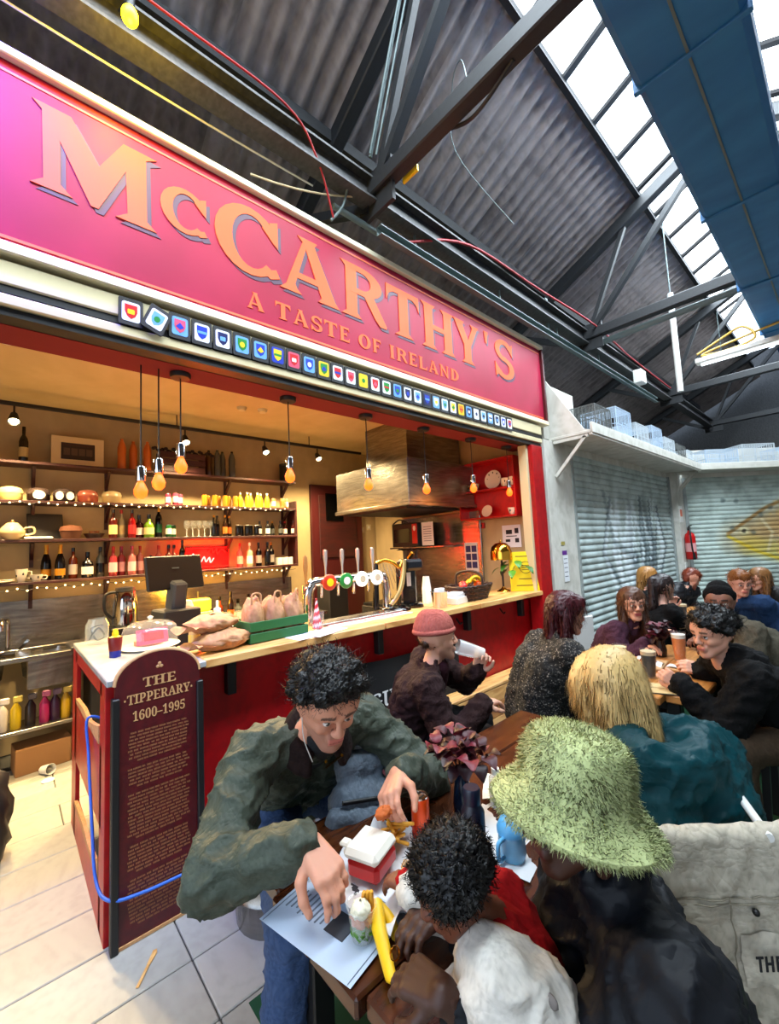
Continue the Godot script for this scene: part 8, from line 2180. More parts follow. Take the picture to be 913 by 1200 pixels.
func near_people():
	# man in the olive waxed jacket
	var olive := cloth(Color(0.25, 0.28, 0.24), 0.5, 0.7, 5.0)
	var cord := cloth(Color(0.1, 0.05, 0.04), 0.9, 0.8, 14.0)
	var a := person("man in an olive waxed jacket dipping a chip into a cup", {"head": V(0.795, 1.15, -1.225), "look": V(-0.2, -0.45, 0.87), "pelvis": V(0.95, 0.63, -1.78), "face": V(-0.08, 0, 1), "s": 1.07, "broad": 1.12, "pad": 0.026, "skin": Color(0.8, 0.56, 0.45), "stubble": 0.35, "brow": Color(0.1, 0.07, 0.05), "top": olive, "legs": M.jeans, "folds": 0.010, "fold_freq": 7.0, "cuff": 0.03,
		"hands": [[V(0.6, 0.865, -0.93), V(0.08, -0.35, 0.75), V(0.1, -1, -0.15), 0.55, 0.7], [V(0.885, 0.89, -1.045), V(-0.62, -0.15, 0.35), V(-0.1, -0.85, 0.55), 0.75, 0.8]],
		"poles": [V(-1, -0.75, 0.1), V(1, -0.8, 0.1)], "knees": [V(0.66, 0.56, -1.24), V(1.12, 0.56, -1.3)], "feet": [V(0.6, 0.09, -1.25), V(1.15, 0.09, -1.4)]})
	var hf: Transform3D = a.hf
	# corduroy collar, shirt, zip
	var cb := []
	var last := Vector3.ZERO
	for k in 19:
		var an: float = lerp(-2.55, 2.55, k / 18.0)
		var p: Vector3 = a.N + hf.basis * V(sin(an) * 0.084, 0.02 - 0.02 * (1 - cos(an)), -cos(an) * 0.08) * 1.07
		var q: Vector3 = p + V(sin(an) * 0.025, -0.05, 0.0) - a.bf * cos(an) * 0.02
		cb.append([p, q, 0.014, 0.015])
		if k > 0: cb.append([last, p, 0.014, 0.014])
		last = p
	part(a.node, "collar", join([net(cb, 0.006, 0.025)]), cord, "dark brown corduroy collar")
	part(a.node, "shirt", join([net([[a.N + a.bf * 0.05, a.C + a.bf * 0.1 + V(0, 0.03, 0), 0.06, 0.055]], 0.012, 0.02)]), std(Color(0.05, 0.055, 0.07), 0.8))
	part(a.node, "zip", MB.new().tube([a.N + a.bf * 0.13 + V(0.025, -0.05, 0), a.C.lerp(a.W, 0.2) + a.bf * 0.165 + V(0.03, 0, 0)], 0.005, 6), M.brass)
	part(a.node, "zip", MB.new().tube([a.N + a.bf * 0.125 + V(-0.035, -0.05, 0), a.C.lerp(a.W, 0.2) + a.bf * 0.165 + V(0.02, 0, 0)], 0.005, 6), M.brass)
	var hb := []
	for k in 26:
		var u: float = k * 2.4
		var h: float = 0.03 + 0.1 * (k / 25.0)
		var rr := sqrt(max(0.0, 0.0105 - (h - 0.04) * (h - 0.04)))
		var p := V(cos(u) * rr, h + 0.004, sin(u) * rr * 1.05 - 0.02)
		if p.z > 0.045 and p.y < 0.085: continue
		hb.append([p, p, 0.026, 0.026])
	for q in [-1.0, 1.0]: hb.append([V(q * 0.078, 0.045, -0.02), V(q * 0.068, -0.01, -0.06), 0.02, 0.02])
	hb.append([V(-0.04, 0.09, 0.055), V(0.04, 0.095, 0.055), 0.03, 0.03])
	hb.append([V(0, 0.06, -0.03), V(0, 0.065, -0.005), 0.095, 0.085])
	hb.append([V(0, 0.06, -0.08), V(0, -0.02, -0.085), 0.045, 0.03])
	var curly := func(_p, n, t, g): return (n * (0.7 - t) + Vector3(g.randfn(), g.randfn(), g.randfn()) * 0.6)
	hair(a, hb, Color(0.035, 0.028, 0.025), 0.006, 0.006, 40.0, 3600, 0.03, curly, 0.0012, 0.5)
	# earphone wire
	solo("earphone_wire", MB.new().tube(smooth_path([hf * V(-0.085, -0.015, 0.0) * 1.0, hf * V(-0.08, -0.09, 0.03), hf * V(-0.05, -0.17, 0.06)], 5), 0.0017, 5), M.white, "thin white earphone wire hanging from the ear of the man in the olive jacket", "wire")
	# food in his fingers
	var nug := crumple(0.026, 0.016, 0.018, 51, 0.4)
	solo("chicken_piece", nug, std(Color(0.75, 0.36, 0.1), 0.7), "piece of orange fried food in the left fingers of the man in the olive jacket", "food", "", V(0.835, 0.88, -1.01))
	# sling bag on his chest
	var bg := thing("sling_bag", "grey and black sling bag worn across the chest of the man in the olive jacket", "bag", V(0.975, 0.80, -1.30))
	bg.rotation_degrees = Vector3(-28, -8, -14)
	var bgm := cloth(Color(0.4, 0.45, 0.5), 0.7, 0.8, 12.0)
	part(bg, "main_pouch", join([net([[V(-0.07, -0.05, 0), V(0.09, -0.04, 0), 0.055, 0.055], [V(-0.05, 0.06, 0), V(0.05, 0.07, 0), 0.05, 0.045]], 0.011, 0.05, 0.005, 12.0, 4)]), bgm)
	part(bg, "lower_pouch", join([net([[V(-0.11, -0.1, 0.03), V(0.1, -0.1, 0.03), 0.04, 0.04]], 0.011, 0.02, 0.004, 14.0, 5)]), bgm)
	part(bg, "zip_band", MB.new().tube([V(-0.1, -0.055, 0.06), V(0.11, -0.045, 0.06)], 0.008, 6), M.black)
	part(bg, "black_side", join([net([[V(0.12, -0.09, 0.0), V(0.2, -0.03, 0.0), 0.05, 0.045]], 0.012, 0.02, 0.004, 12.0, 6)]), M.black)
	part(bg, "strap", MB.new().tube(smooth_path([V(0.05, 0.08, 0.02), V(0.04, 0.17, 0.0), V(-0.02, 0.26, -0.06)], 5), 0.012, 6), M.black)

	# man in the dusty pink beanie, drinking
	var brown := cloth(Color(0.14, 0.075, 0.075), 0.9, 0.8, 8.0)
	var b := person("man in a dusty pink beanie and brown jacket drinking from a glass", {"head": V(1.89, 1.1, -1.72), "look": V(0.78, 0.04, 0.6), "pelvis": V(1.78, 0.6, -1.88), "face": V(0.7, 0, 0.7), "s": 1.02, "broad": 1.05, "skin": Color(0.8, 0.6, 0.5), "stubble": 0.45, "brow": Color(0.25, 0.15, 0.1), "top": brown, "pad": 0.028, "legs": M.dark_trousers, "collar": 0.03, "fine": 1.15, "folds": 0.009,
		"hands": [[V(1.98, 0.8, -1.42), V(1, 0.0, 0.1), V(0, -1, 0), 0.4, 0.0], [V(2.09, 0.985, -1.56), V(0.2, 0.85, 0.3), V(-0.6, 0.1, 0.75), 0.85, 0.0]], "poles": [V(-0.1, -1, 0.45), V(0.9, -0.7, -0.3)], "shrug": [0.0, 0.05]})
	part(b.node, "jumper", join([net([[b.N + b.bf * 0.045, b.C + b.bf * 0.105, 0.06, 0.06]], 0.014, 0.02)]), cloth(Color(0.16, 0.05, 0.08), 0.9, 0.6))
	var bn := net([[b.hf * V(0, 0.06, -0.035), b.hf * V(0, 0.075, 0.0), 0.102, 0.1], [b.hf * V(0, 0.11, -0.04), b.hf * V(0, 0.12, -0.05), 0.075, 0.06]], 0.008, 0.02)
	for i in bn[0].size():
		var lp: Vector3 = b.hf.affine_inverse() * bn[0][i]
		if lp.y < 0.045: bn[0][i] = b.hf * V(lp.x, 0.045, lp.z)
		bn[0][i] += bn[1][i] * 0.0035 * sin(atan2(lp.x, lp.z) * 34.0)
	bn[1] = mesh_normals(bn[0], bn[2])
	var pink := cloth(Color(0.62, 0.33, 0.29), 0.95, 0.3, 4.0)
	var be := part(b.node, "beanie", join([bn]), pink, "dusty pink ribbed beanie")
	var cuff := []
	for k in 25:
		var u := TAU * k / 24
		cuff.append(b.hf * V(cos(u) * 0.101, 0.058, sin(u) * 0.114 - 0.017))
	part(be, "folded_cuff", MB.new().tube(cuff, 0.016, 8, false), pink)
	hair(b, [[V(-0.05, 0.0, -0.075), V(0.05, 0.0, -0.075), 0.03, 0.03], [V(0.075, 0.03, -0.02), V(0.07, -0.02, -0.03), 0.014, 0.01], [V(-0.075, 0.03, -0.02), V(-0.07, -0.02, -0.03), 0.014, 0.01]], Color(0.2, 0.12, 0.07), 0.008, 0.003, 40.0, 600, 0.02)
	var gp := thing("drinking_glass", "tilted clear beer glass held to the mouth of the man in the pink beanie", "glass", V(1.975, 1.055, -1.62))
	gp.basis = Basis(Vector3(0, 0, 1), -1.92)
	gp.rotate_y(-0.6)
	part(gp, "glass", MB.new().lathe([Vector2(0.043, -0.02), Vector2(0.044, 0.0), Vector2(0.034, 0.14), Vector2(0.0, 0.145)], 18), glass(Color(0.9, 0.92, 0.92), 0.35))
	part(gp, "foam", MB.new().lathe([Vector2(0.0, 0.1), Vector2(0.034, 0.1), Vector2(0.033, 0.138), Vector2(0, 0.138)], 16), glass(Color(0.9, 0.88, 0.82), 0.6, 0.4))

	# woman with dark red hair and black speckled coat
	var im := Image.create(256, 256, false, Image.FORMAT_RGB8)
	im.fill(Color(0.02, 0.02, 0.024))
	var fg := RandomNumberGenerator.new()
	fg.seed = 12
	for k in 1100:
		var q := fg.randf_range(0.25, 0.75)
		im.fill_rect(Rect2i(fg.randi() % 252, fg.randi() % 252, 1 + fg.randi() % 4, 1 + fg.randi() % 4), Color(q, q * 0.96, q * 0.9))
	var fleck := textured(im, Vector3.ONE * 2.2, 0.9)
	var c := person("woman with dark red hair in a black coat with white flecks", {"head": V(2.65, 1.17, -1.3), "look": V(0.8, -0.12, 0.58), "pelvis": V(2.52, 0.58, -1.5), "face": V(0.8, 0, 0.5), "fem": true, "s": 1.03, "pad": 0.035, "top": fleck, "top_name": "coat", "legs": M.dark_trousers, "collar": 0.04, "fine": 1.3, "skin": Color(0.8, 0.58, 0.5), "lip": Color(0.55, 0.2, 0.2),
		"hands": [[V(3.03, 0.83, -1.18), V(0.9, -0.15, 0.1), V(0.3, -0.6, -0.5), 0.5, 0.0], [V(3.0, 0.82, -1.38), V(0.9, -0.1, 0.2), V(0.2, -0.8, 0.4), 0.5, 0.0]], "extra": [[V(2.5, 0.52, -1.46), V(2.52, 0.32, -1.4), 0.17, 0.2], [V(2.55, 0.5, -1.38), V(2.75, 0.42, -1.34), 0.15, 0.12]]})
	var strands_down := func(_p, n, t, g): return (n * 0.25 * (1 - t) + Vector3(g.randfn() * 0.12, -0.95, g.randfn() * 0.12))
	hair(c, [[V(0, 0.05, -0.03), V(0, 0.055, -0.01), 0.104, 0.1], [V(-0.07, 0.0, -0.04), V(-0.075, -0.15, -0.04), 0.045, 0.035], [V(0.07, 0.0, -0.04), V(0.075, -0.15, -0.04), 0.045, 0.035], [V(0, 0.0, -0.08), V(0, -0.16, -0.09), 0.06, 0.045], [V(-0.05, 0.09, 0.05), V(0.05, 0.09, 0.05), 0.04, 0.04]], Color(0.24, 0.03, 0.05), 0.009, 0.004, 30.0, 2200, 0.08, strands_down, 0.0016)

	# person in the teal puffer, seen from behind
	var teal := std(Color(0.005, 0.21, 0.235), 0.5)
	teal = bumped_weave(teal, 0.25)
	var d := person("blonde person in a teal puffer jacket seen from behind", {"head": V(1.53, 1.12, -0.63), "look": V(0.15, -0.25, -1), "pelvis": V(1.56, 0.58, -0.42), "face": V(0.5, 0, -0.85), "s": 1.02, "fem": true, "broad": 1.25, "pad": 0.055, "top": teal, "top_name": "puffer_jacket", "legs": M.dark_trousers, "hood": 0.055, "folds": 0.010, "fold_freq": 8.0, "skin": Color(0.82, 0.6, 0.52), "fine": 1.1,
		"hands": [[V(1.98, 0.8, -0.75), V(0.2, 0, -1), V(0, -1, 0), 0.4, 0.0], [V(1.62, 0.8, -0.98), V(0.2, 0, -1), V(0, -1, 0), 0.4, 0.0]], "knees": [V(1.95, 0.56, -0.75), V(1.7, 0.56, -0.85)], "feet": [V(1.95, 0.09, -0.75), V(1.7, 0.09, -0.85)]})
	var blond := Color(0.84, 0.71, 0.46)
	hair(d, [[V(0, 0.05, -0.03), V(0, 0.045, 0.0), 0.106, 0.1], [V(-0.06, 0.0, -0.045), V(-0.06, -0.12, -0.055), 0.05, 0.04], [V(0.06, 0.0, -0.045), V(0.06, -0.12, -0.055), 0.05, 0.04], [V(0, 0.0, -0.075), V(0, -0.13, -0.085), 0.065, 0.05], [V(-0.06, 0.06, 0.04), V(-0.075, -0.06, 0.03), 0.035, 0.025], [V(0.06, 0.06, 0.04), V(0.075, -0.04, 0.03), 0.035, 0.02]], blond, 0.007, 0.001, 30.0, 8000, 0.055, strands_down, 0.0009, 0.2)

	# person in the green furry hat
	var blackj := bumped_weave(std(Color(0.05, 0.06, 0.08), 0.55), 0.22)
	var dark_skin := Color(0.24, 0.12, 0.08)
	var e := person("person in a pale green furry bucket hat and black jacket seen from behind", {"head": V(0.9, 1.085, -0.465), "look": V(-0.8, -0.15, -0.5), "pelvis": V(0.91, 0.57, -0.36), "face": V(-0.72, 0, -0.65), "s": 1.0, "broad": 0.98, "pad": 0.025, "top": blackj, "legs": M.dark_trousers, "collar": 0.035, "skin": dark_skin, "folds": 0.010, "fold_freq": 7.0, "lip": Color(0.3, 0.13, 0.1), "brow": Color(0.02, 0.02, 0.02),
		"hands": [[V(0.68, 0.82, -0.74), V(-0.9, 0, -0.2), V(0, -1, 0), 0.5, 0.0], [V(0.585, 0.84, -0.665), V(-0.1, -0.12, -0.9), V(0.3, -0.9, -0.1), 0.4, 0.2]], "hand_size": 0.9, "cuff": 0.07, "poles": [V(0.3, -0.3, 0.5), V(0.35, -1, 0.1)], "knees": [V(1.0, 0.56, -0.62), V(0.72, 0.56, -0.5)], "feet": [V(1.0, 0.09, -0.6), V(0.72, 0.09, -0.5)]})
	fur_hat(e)
	solo("finger_ring", MB.new().at(V(0.592, 0.845, -0.70), Basis(Vector3.RIGHT, 1.2)).lathe([Vector2(0.0105, -0.002), Vector2(0.012, -0.002), Vector2(0.012, 0.002), Vector2(0.0105, 0.002)], 14), M.brass, "gold ring on the hand that holds the banana", "ring")

	# the child
	var child_skin := Color(0.42, 0.22, 0.14)
	var white_top := cloth(Color(0.8, 0.78, 0.74), 0.9, 0.4, 8.0)
	var redm := cloth(Color(0.6, 0.03, 0.05), 0.9, 0.6, 8.0)
	var f := person("toddler with short curly dark hair in a red top and patterned white bib", {"head": V(0.69, 0.955, -0.625), "look": V(-0.75, -0.5, -0.55), "pelvis": V(0.77, 0.66, -0.5), "face": V(-0.55, 0, -0.8), "s": 0.6, "head_size": 1.14, "broad": 0.92, "pad": 0.018, "top": redm, "top_name": "red_top", "legs": M.jeans, "skin": child_skin, "lip": Color(0.45, 0.2, 0.16), "brow": Color(0.03, 0.02, 0.02), "hand_size": 1.1,
		"hands": [[V(0.735, 0.83, -0.86), V(-0.1, -0.1, -1), V(0, -1, 0), 0.5, 0.3], [V(0.67, 0.73, -0.7), V(-0.5, 0, -0.7), V(0, -1, 0), 0.5, 0.0]], "knees": [V(0.74, 0.64, -0.7), V(0.64, 0.64, -0.62)], "feet": [V(0.74, 0.45, -0.66), V(0.64, 0.45, -0.58)]})
	var ch := []
	for k in 60:
		var u: float = k * 2.4
		var y: float = 1.0 - 1.45 * (k / 59.0)
		var rr := sqrt(max(0.0, 1.0 - y * y))
		var p := V(cos(u) * rr * 0.095, y * 0.085 + 0.045, sin(u) * rr * 0.1 - 0.022)
		if p.z > 0.035 and p.y < 0.075: continue
		ch.append([p, p, 0.03, 0.03])
	var cs := f.duplicate()
	cs.s = 0.6 * 1.14
	hair(cs, ch, Color(0.02, 0.015, 0.014), 0.0055, 0.008, 60.0, 6500, 0.017, curly, 0.0011, 0.6)
	# bib with sleeves over the red top
	var bib := []
	for i in 2:
		if i == 1: bib.append([f.sh[i], f.el[i], 0.075, 0.066])
		bib.append([f.el[i], f.wr[i] + V(0, 0, 0.02), 0.062, 0.046])
	bib.append([f.N - V(0, 0.03, 0) - f.rt * 0.05, f.C - f.rt * 0.07 - f.bf * 0.015, 0.06, 0.088])
	bib.append([f.C - f.rt * 0.07 - f.bf * 0.015, f.P - f.rt * 0.075 - f.bf * 0.02, 0.088, 0.105])
	bib.append([f.C + f.bf * 0.04, f.P + f.bf * 0.06 - f.rt * 0.04, 0.085, 0.11])
	var bo := part(f.node, "white_bib", join([net(bib, 0.009, 0.03, 0.006, 10.0, 9)]), white_top, "white bib printed with small grey and yellow figures")
	for q in [[0.1, 0.05], [0.02, 0.09], [-0.03, 0.02], [0.06, -0.02], [-0.06, 0.1]]:
		var p: Vector3 = (f.C - f.rt * 0.07).lerp(f.P - f.rt * 0.075, 0.1 + q[1] * 6.0) - f.bf * 0.015
		p += V(-0.5 + q[0] * 5.0, 0.75, 0.6).normalized() * 0.092
		part(bo, "printed_figure", MB.new().ball(p, Vector3(0.007, 0.012, 0.016), 8, 5), std([Color(0.3, 0.3, 0.32), Color(0.75, 0.6, 0.15), Color(0.45, 0.42, 0.4)][int(q[1] * 50) % 3], 0.9))
	far_people(strands_down)
	draped_chair()

func bumped_weave(m: StandardMaterial3D, k: float) -> StandardMaterial3D:
	cloth(Color.GRAY)
	m.uv1_triplanar = true
	m.uv1_world_triplanar = true
	m.uv1_scale = Vector3.ONE * 3.0
	m.metallic_specular = 0.3
	m.normal_enabled = true
	m.normal_texture = M.weave
	m.normal_scale = k
	return m

func fur_hat(r: Dictionary):
	var hf: Transform3D = r.hf
	# bucket hat tilted back a little on the head
	var tl := Transform3D(hf.basis * Basis(Vector3.RIGHT, -0.38), hf * V(0, 0.052, -0.022))
	var prof := [Vector2(0.0, 0.098), Vector2(0.06, 0.098), Vector2(0.092, 0.086), Vector2(0.106, 0.055), Vector2(0.11, 0.0), Vector2(0.12, -0.02), Vector2(0.166, -0.06), Vector2(0.162, -0.07), Vector2(0.115, -0.03), Vector2(0.102, 0.0)]
	var m := MB.new()
	m.t = tl
	m.lathe(prof, 40)
	# denser net of roots over the outside
	var src := [PackedVector3Array(), PackedVector3Array()]
	var g := RandomNumberGenerator.new()
	g.seed = 4
	var lens := []
	var total := 0.0
	for i in 7:
		total += prof[i].distance_to(prof[i + 1]) * (prof[i].x + prof[i + 1].x + 0.02)
		lens.append(total)
	for k in 15000:
		var u := g.randf() * total
		var i := 0
		while lens[i] < u: i += 1
		var t := g.randf()
		var q: Vector2 = prof[i].lerp(prof[i + 1], t)
		var nn: Vector2 = (prof[i + 1] - prof[i]).normalized()
		var a := g.randf() * TAU
		var wob := 1.0 + 0.03 * sin(a * 3.0 + q.y * 30.0) + 0.02 * sin(a * 7.0)
		src[0].append(tl * V(cos(a) * q.x * wob, q.y, sin(a) * q.x * wob))
		src[1].append((tl.basis * V(cos(a) * -nn.y, nn.x, sin(a) * -nn.y)).normalized())
	var c := Color(0.78, 0.82, 0.58)
	var h := part(r.node, "furry_hat", m, std(Color(0.77, 0.81, 0.57), 0.95), "pale green furry bucket hat")
	part(h, "fur", strands(src, 46000, 0.011, func(p, n, t, gg): return n * (0.75 - 0.5 * t) + V(gg.randfn() * 0.35, -0.35 + gg.randfn() * 0.35, gg.randfn() * 0.35), 0.0008, lin(c), 0.14, 12, 2), hair_mat()).set_meta("kind", "stuff")

func far_people(down: Callable):
	var blond := Color(0.6, 0.42, 0.2)
	var short := [[V(0, 0.06, -0.025), V(0, 0.065, 0.0), 0.1, 0.095], [V(0, 0.02, -0.08), V(0, -0.03, -0.08), 0.05, 0.035], [V(-0.075, 0.05, -0.01), V(-0.075, 0.0, -0.03), 0.022, 0.016], [V(0.075, 0.05, -0.01), V(0.075, 0.0, -0.03), 0.022, 0.016], [V(-0.04, 0.1, 0.06), V(0.04, 0.1, 0.06), 0.03, 0.03]]
	var long := [[V(0, 0.05, -0.03), V(0, 0.055, -0.005), 0.104, 0.1], [V(-0.075, 0.0, -0.02), V(-0.085, -0.22, 0.02), 0.04, 0.035], [V(0.075, 0.0, -0.02), V(0.085, -0.22, 0.02), 0.04, 0.035], [V(0, 0.0, -0.08), V(0, -0.22, -0.09), 0.06, 0.05]]
	# woman in the purple coat
	var a := person("woman with long light brown hair in a purple tweed coat looking towards the bar", {"head": V(3.8, 1.09, -1.3), "look": V(-0.75, -0.02, 0.62), "pelvis": V(3.88, 0.57, -1.55), "face": V(-0.2, 0, 0.9), "fem": true, "fine": 1.6, "pad": 0.03, "top": cloth(Color(0.25, 0.14, 0.2), 0.95, 0.9, 10.0), "top_name": "coat", "legs": M.dark_trousers, "collar": 0.03, "lip": Color(0.6, 0.25, 0.25),
		"hands": [[V(3.62, 0.82, -1.1), V(-0.2, 0, 0.9), V(0, -1, 0), 0.5, 0.0], [V(4.1, 0.86, -1.12), V(0.3, 0.2, 0.9), V(0, -1, 0), 0.5, 0.0]]})
	hair(a, long, Color(0.3, 0.18, 0.09), 0.011, 0.004, 30.0, 1200, 0.09, down, 0.002)
	# man in the black hoodie
	var b := person("man with dark curly hair in a black hoodie leaning over the pale table", {"head": V(2.98, 1.07, -0.62), "look": V(-0.85, -0.12, -0.5), "pelvis": V(3.2, 0.55, -0.32), "face": V(-0.5, 0, -0.85), "fine": 1.3, "pad": 0.04, "broad": 1.1, "top": cloth(Color(0.012, 0.014, 0.02), 0.85, 0.5, 8.0), "top_name": "hoodie", "hood": 0.05, "legs": M.brown_trousers, "folds": 0.009, "skin": Color(0.82, 0.6, 0.5), "stubble": 0.15,
		"hands": [[V(3.2, 0.82, -0.82), V(-0.4, 0.3, -0.8), V(-0.3, 0.2, -0.9), 0.7, 0.4], [V(2.86, 0.84, -0.84), V(-0.1, 0.5, -0.8), V(0.5, 0.2, -0.6), 0.8, 0.5]], "knees": [V(2.98, 0.54, -0.6), V(2.78, 0.54, -0.52)], "feet": [V(2.98, 0.09, -0.55), V(2.75, 0.09, -0.5)]})
	var cu := []
	for k in 26:
		var u: float = k * 2.4
		var y: float = 1.0 - 1.3 * (k / 25.0)
		var rr := sqrt(max(0.0, 1.0 - y * y))
		var p := V(cos(u) * rr * 0.1, y * 0.085 + 0.055, sin(u) * rr * 0.105 - 0.02)
		if p.z > 0.05 and p.y < 0.08: continue
		cu.append([p, p, 0.034, 0.034])
	hair(b, cu, Color(0.025, 0.02, 0.02), 0.009, 0.008, 40.0, 1600, 0.035, null, 0.0018, 0.5)
	# man in black beanie and stone hoodie
	var c := person("man in a black beanie and stone coloured hoodie beyond the man in the black hoodie", {"head": V(4.02, 1.115, -0.765), "look": V(-0.9, -0.05, 0.1), "pelvis": V(4.22, 0.55, -0.4), "face": V(-0.6, 0, -0.7), "fine": 1.6, "broad": 1.15, "pad": 0.04, "top": cloth(Color(0.32, 0.3, 0.25), 0.9, 0.5, 8.0), "top_name": "hoodie", "legs": M.dark_trousers, "hood": 0.045, "skin": Color(0.52, 0.34, 0.26), "stubble": 0.4, "brow": Color(0.04, 0.03, 0.03), "hands": [[V(4.0, 0.83, -0.95), V(-0.5, 0, -0.7), V(0, -1, 0), 0.5, 0.0], [V(3.8, 0.83, -0.85), V(-0.5, 0, -0.7), V(0, -1, 0), 0.5, 0.0]]})
	part(c.node, "beanie", join([net([[c.hf * V(0, 0.065, -0.02), c.hf * V(0, 0.085, -0.04), 0.105, 0.085]], 0.011, 0.02, 0.002, 30.0, 2)]), cloth(Color(0.03, 0.03, 0.033), 0.95, 0.9, 12.0))
	# woman with ponytail
	var d := person("woman with a dark ponytail in a black top with a purple scarf", {"head": V(4.83, 1.12, -1.36), "look": V(0.85, 0.0, 0.5), "pelvis": V(4.75, 0.55, -1.5), "face": V(0.8, 0, 0.5), "fem": true, "fine": 1.7, "top": cloth(Color(0.02, 0.02, 0.025), 0.9, 0.5), "top_name": "top", "legs": M.dark_trousers, "skin": Color(0.84, 0.64, 0.56), "hands": [[V(5.15, 0.82, -1.15), V(0.9, 0, 0.2), V(0, -1, 0), 0.5, 0.0], [V(5.2, 0.98, -1.38), V(0.2, 0.9, 0.2), V(-0.6, 0, 0.4), 0.6, 0.0]]})
	hair(d, [[V(0, 0.05, -0.03), V(0, 0.055, -0.005), 0.102, 0.098], [V(0, 0.09, -0.12), V(0, -0.16, -0.14), 0.04, 0.05], [V(0.07, 0.0, -0.03), V(0.08, -0.15, 0.0), 0.025, 0.02]], Color(0.13, 0.08, 0.05), 0.012, 0.004, 30.0, 600, 0.08, down, 0.0025)
	part(d.node, "scarf", MB.new().tube(smooth_path([d.N + d.rt * 0.05 + d.bf * 0.06, d.C + d.rt * 0.05 + d.bf * 0.14, d.W + d.rt * 0.05 + d.bf * 0.15], 5), 0.022, 8), std(Color(0.32, 0.03, 0.2), 0.7), "purple scarf end")
	# blonde woman mostly hidden behind her
	var e := person("blonde woman mostly hidden behind the woman with the ponytail", {"head": V(5.93, 1.12, -1.82), "look": V(0.6, -0.1, 0.6), "pelvis": V(5.88, 0.57, -1.98), "face": V(0.6, 0, 0.6), "fem": true, "fine": 2.0, "top": M.dark_trousers, "legs": M.dark_trousers})
	hair(e, long, blond, 0.014, 0.004, 30.0, 500, 0.09, down, 0.003)
	# ginger man
	var f := person("ginger bearded man in a navy hooded puffer bending over his food", {"head": V(6.69, 1.04, -1.55), "look": V(0.75, -0.45, 0.35), "pelvis": V(6.78, 0.57, -1.82), "face": V(-0.2, 0, 0.8), "fine": 2.0, "pad": 0.05, "top": std(Color(0.03, 0.045, 0.08), 0.5), "top_name": "puffer_jacket", "quilt": 0.1, "hood": 0.05, "legs": M.dark_trousers, "stubble": 0.7, "brow": Color(0.5, 0.2, 0.07), "skin": Color(0.82, 0.58, 0.48)})
	hair(f, short, Color(0.45, 0.18, 0.06), 0.013, 0.005, 40.0, 500, 0.03, null, 0.0025)
	# man in denim
	var g := person("fair haired man in a blue denim jacket facing the shutters", {"head": V(5.67, 1.1, -0.888), "look": V(-0.75, -0.12, 0.45), "pelvis": V(5.86, 0.57, -0.56), "face": V(-0.7, 0, -0.5), "fine": 2.0, "broad": 1.1, "pad": 0.035, "top": cloth(Color(0.1, 0.2, 0.34), 0.85, 0.5), "top_name": "denim_jacket", "legs": M.jeans, "skin": Color(0.84, 0.58, 0.48)})
	hair(g, short, Color(0.5, 0.28, 0.11), 0.013, 0.005, 40.0, 500, 0.03, null, 0.0025)
	# fair woman in black puffer
	var h := person("fair haired woman in a black puffer at the right edge", {"head": V(6.66, 1.06, -0.865), "look": V(-0.6, -0.1, -0.6), "pelvis": V(6.92, 0.57, -0.55), "face": V(-0.6, 0, -0.6), "fem": true, "fine": 2.0, "pad": 0.05, "top": std(Color(0.03, 0.035, 0.04), 0.5), "top_name": "puffer_jacket", "quilt": 0.1, "hood": 0.05, "legs": M.dark_trousers})
	hair(h, long, Color(0.5, 0.33, 0.16), 0.014, 0.004, 30.0, 500, 0.09, down, 0.003)

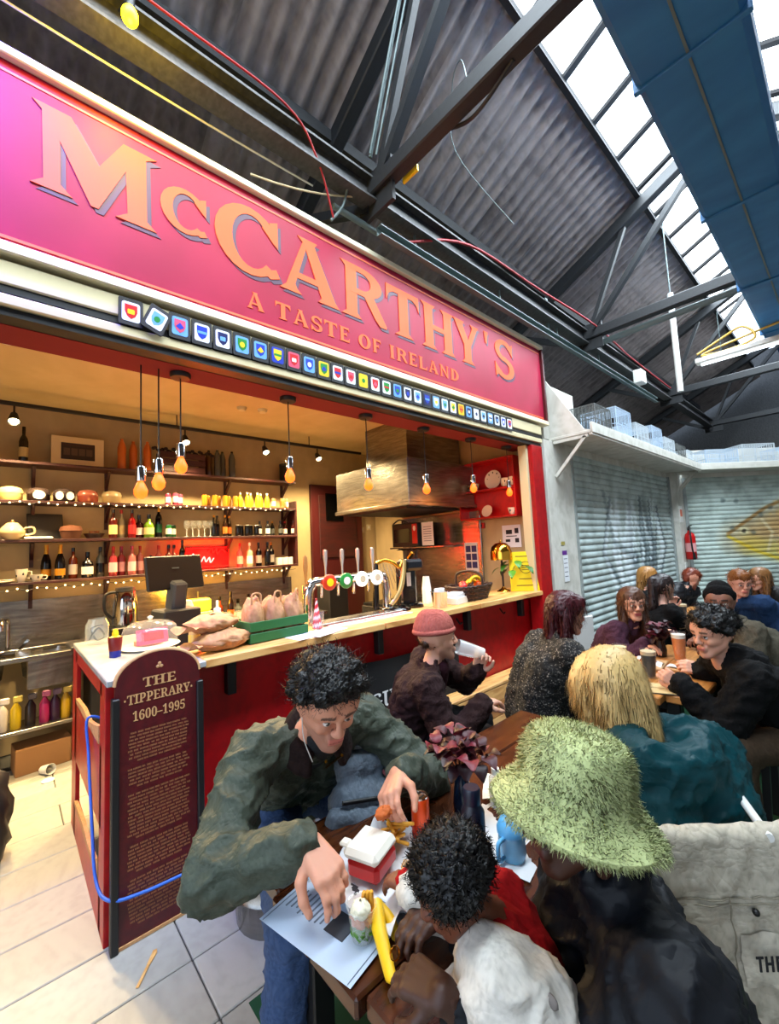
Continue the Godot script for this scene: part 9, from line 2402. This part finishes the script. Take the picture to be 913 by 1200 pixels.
func draped_chair():
	# the chair of the person in teal, with a cream jacket hung over its back
	var A := V(1.245, 0, -0.40)
	var B := V(1.56, 0, -0.10)
	var u := (B - A).normalized()
	var nn := V(-u.z, 0, u.x)                      # towards the camera side
	if nn.z < 0: nn = -nn
	var c := thing("white_folding_chair", "white metal chair behind the person in the teal puffer", "chair")
	for p in [A, B]:
		part(c, "back_post", MB.new().tube([p + V(0, 0.9, 0), p + V(0, 0.45, 0) - nn * 0.05, p - nn * 0.02], 0.012, 8), M.white)
		part(c, "front_leg", MB.new().tube([p - nn * 0.4 + V(0, 0.44, 0), p - nn * 0.42], 0.012, 8), M.white)
	part(c, "top_rail", MB.new().tube([A + V(0, 0.9, 0), B + V(0, 0.9, 0)], 0.012, 8), M.white)
	part(c, "seat", MB.new().tube([A + V(0, 0.445, 0) - nn * 0.2, B + V(0, 0.445, 0) - nn * 0.2], 0.02, 8).tube([A + V(0, 0.445, 0) - nn * 0.38, B + V(0, 0.445, 0) - nn * 0.38], 0.02, 8), M.white)
	part(c, "arm_rail", MB.new().tube([V(1.8, 0.9, -0.42), V(1.4, 0.9, -0.22)], 0.011, 8), M.white)
	var j := thing("cream_jacket", "cream denim jacket with a lettered pocket patch hung over the white chair back", "jacket")
	var cm := cloth(Color(0.72, 0.69, 0.62), 0.9, 0.7, 8.0)
	var f := FastNoiseLite.new()
	f.seed = 3
	f.frequency = 6.0
	var sheet := func(x: float, t: float, lift: float) -> Vector3:
		# t runs from the seat side over the rail and down the back
		var p := A + u * x
		var drop := absf(t - 0.3)
		var side := 1.0 if t > 0.3 else -1.0
		var q: Vector3 = p + V(0, 0.925 - drop * 0.75, 0) + nn * side * min(drop * 2.0, 0.022 + 0.04 * drop)
		return q + nn * (0.014 * f.get_noise_2d(x * 3.0, t * 3.0) + 0.006 * sin(x * 40.0 + t * 9.0) * drop + lift) * side
	part(j, "cloth", MB.new().surf(40, 40, func(a, t): return sheet.call(-0.06 + a * 0.56, t, 0.0)), cm)
	for q in [0.52, 0.505]: part(j, "seam", MB.new().tube(range(20).map(func(i): return sheet.call(-0.03 + i * 0.025, q, 0.003)), 0.0018, 5), std(Color(0.55, 0.52, 0.45), 0.9))
	part(j, "seam", MB.new().tube(range(12).map(func(i): return sheet.call(0.12, 0.5 + i * 0.035, 0.003)), 0.0018, 5), std(Color(0.55, 0.52, 0.45), 0.9))
	var pt := part(j, "pocket_patch", MB.new().surf(10, 6, func(a, t): return sheet.call(0.13 + a * 0.19, 0.6 + t * 0.15, 0.006)), cloth(Color(0.78, 0.75, 0.68), 0.9, 0.5))
	part(j, "button", MB.new().ball(sheet.call(0.17, 0.535, 0.006), Vector3(0.008, 0.008, 0.008), 10, 6), M.black)
	var tp: Vector3 = sheet.call(0.185, 0.66, 0.03)
	var o: MeshInstance3D = text_on(j, "THEO", tp, 0.034, M.ink, 0.085, "Droid Sans")
	o.rotation.y = atan2(nn.x, nn.z)
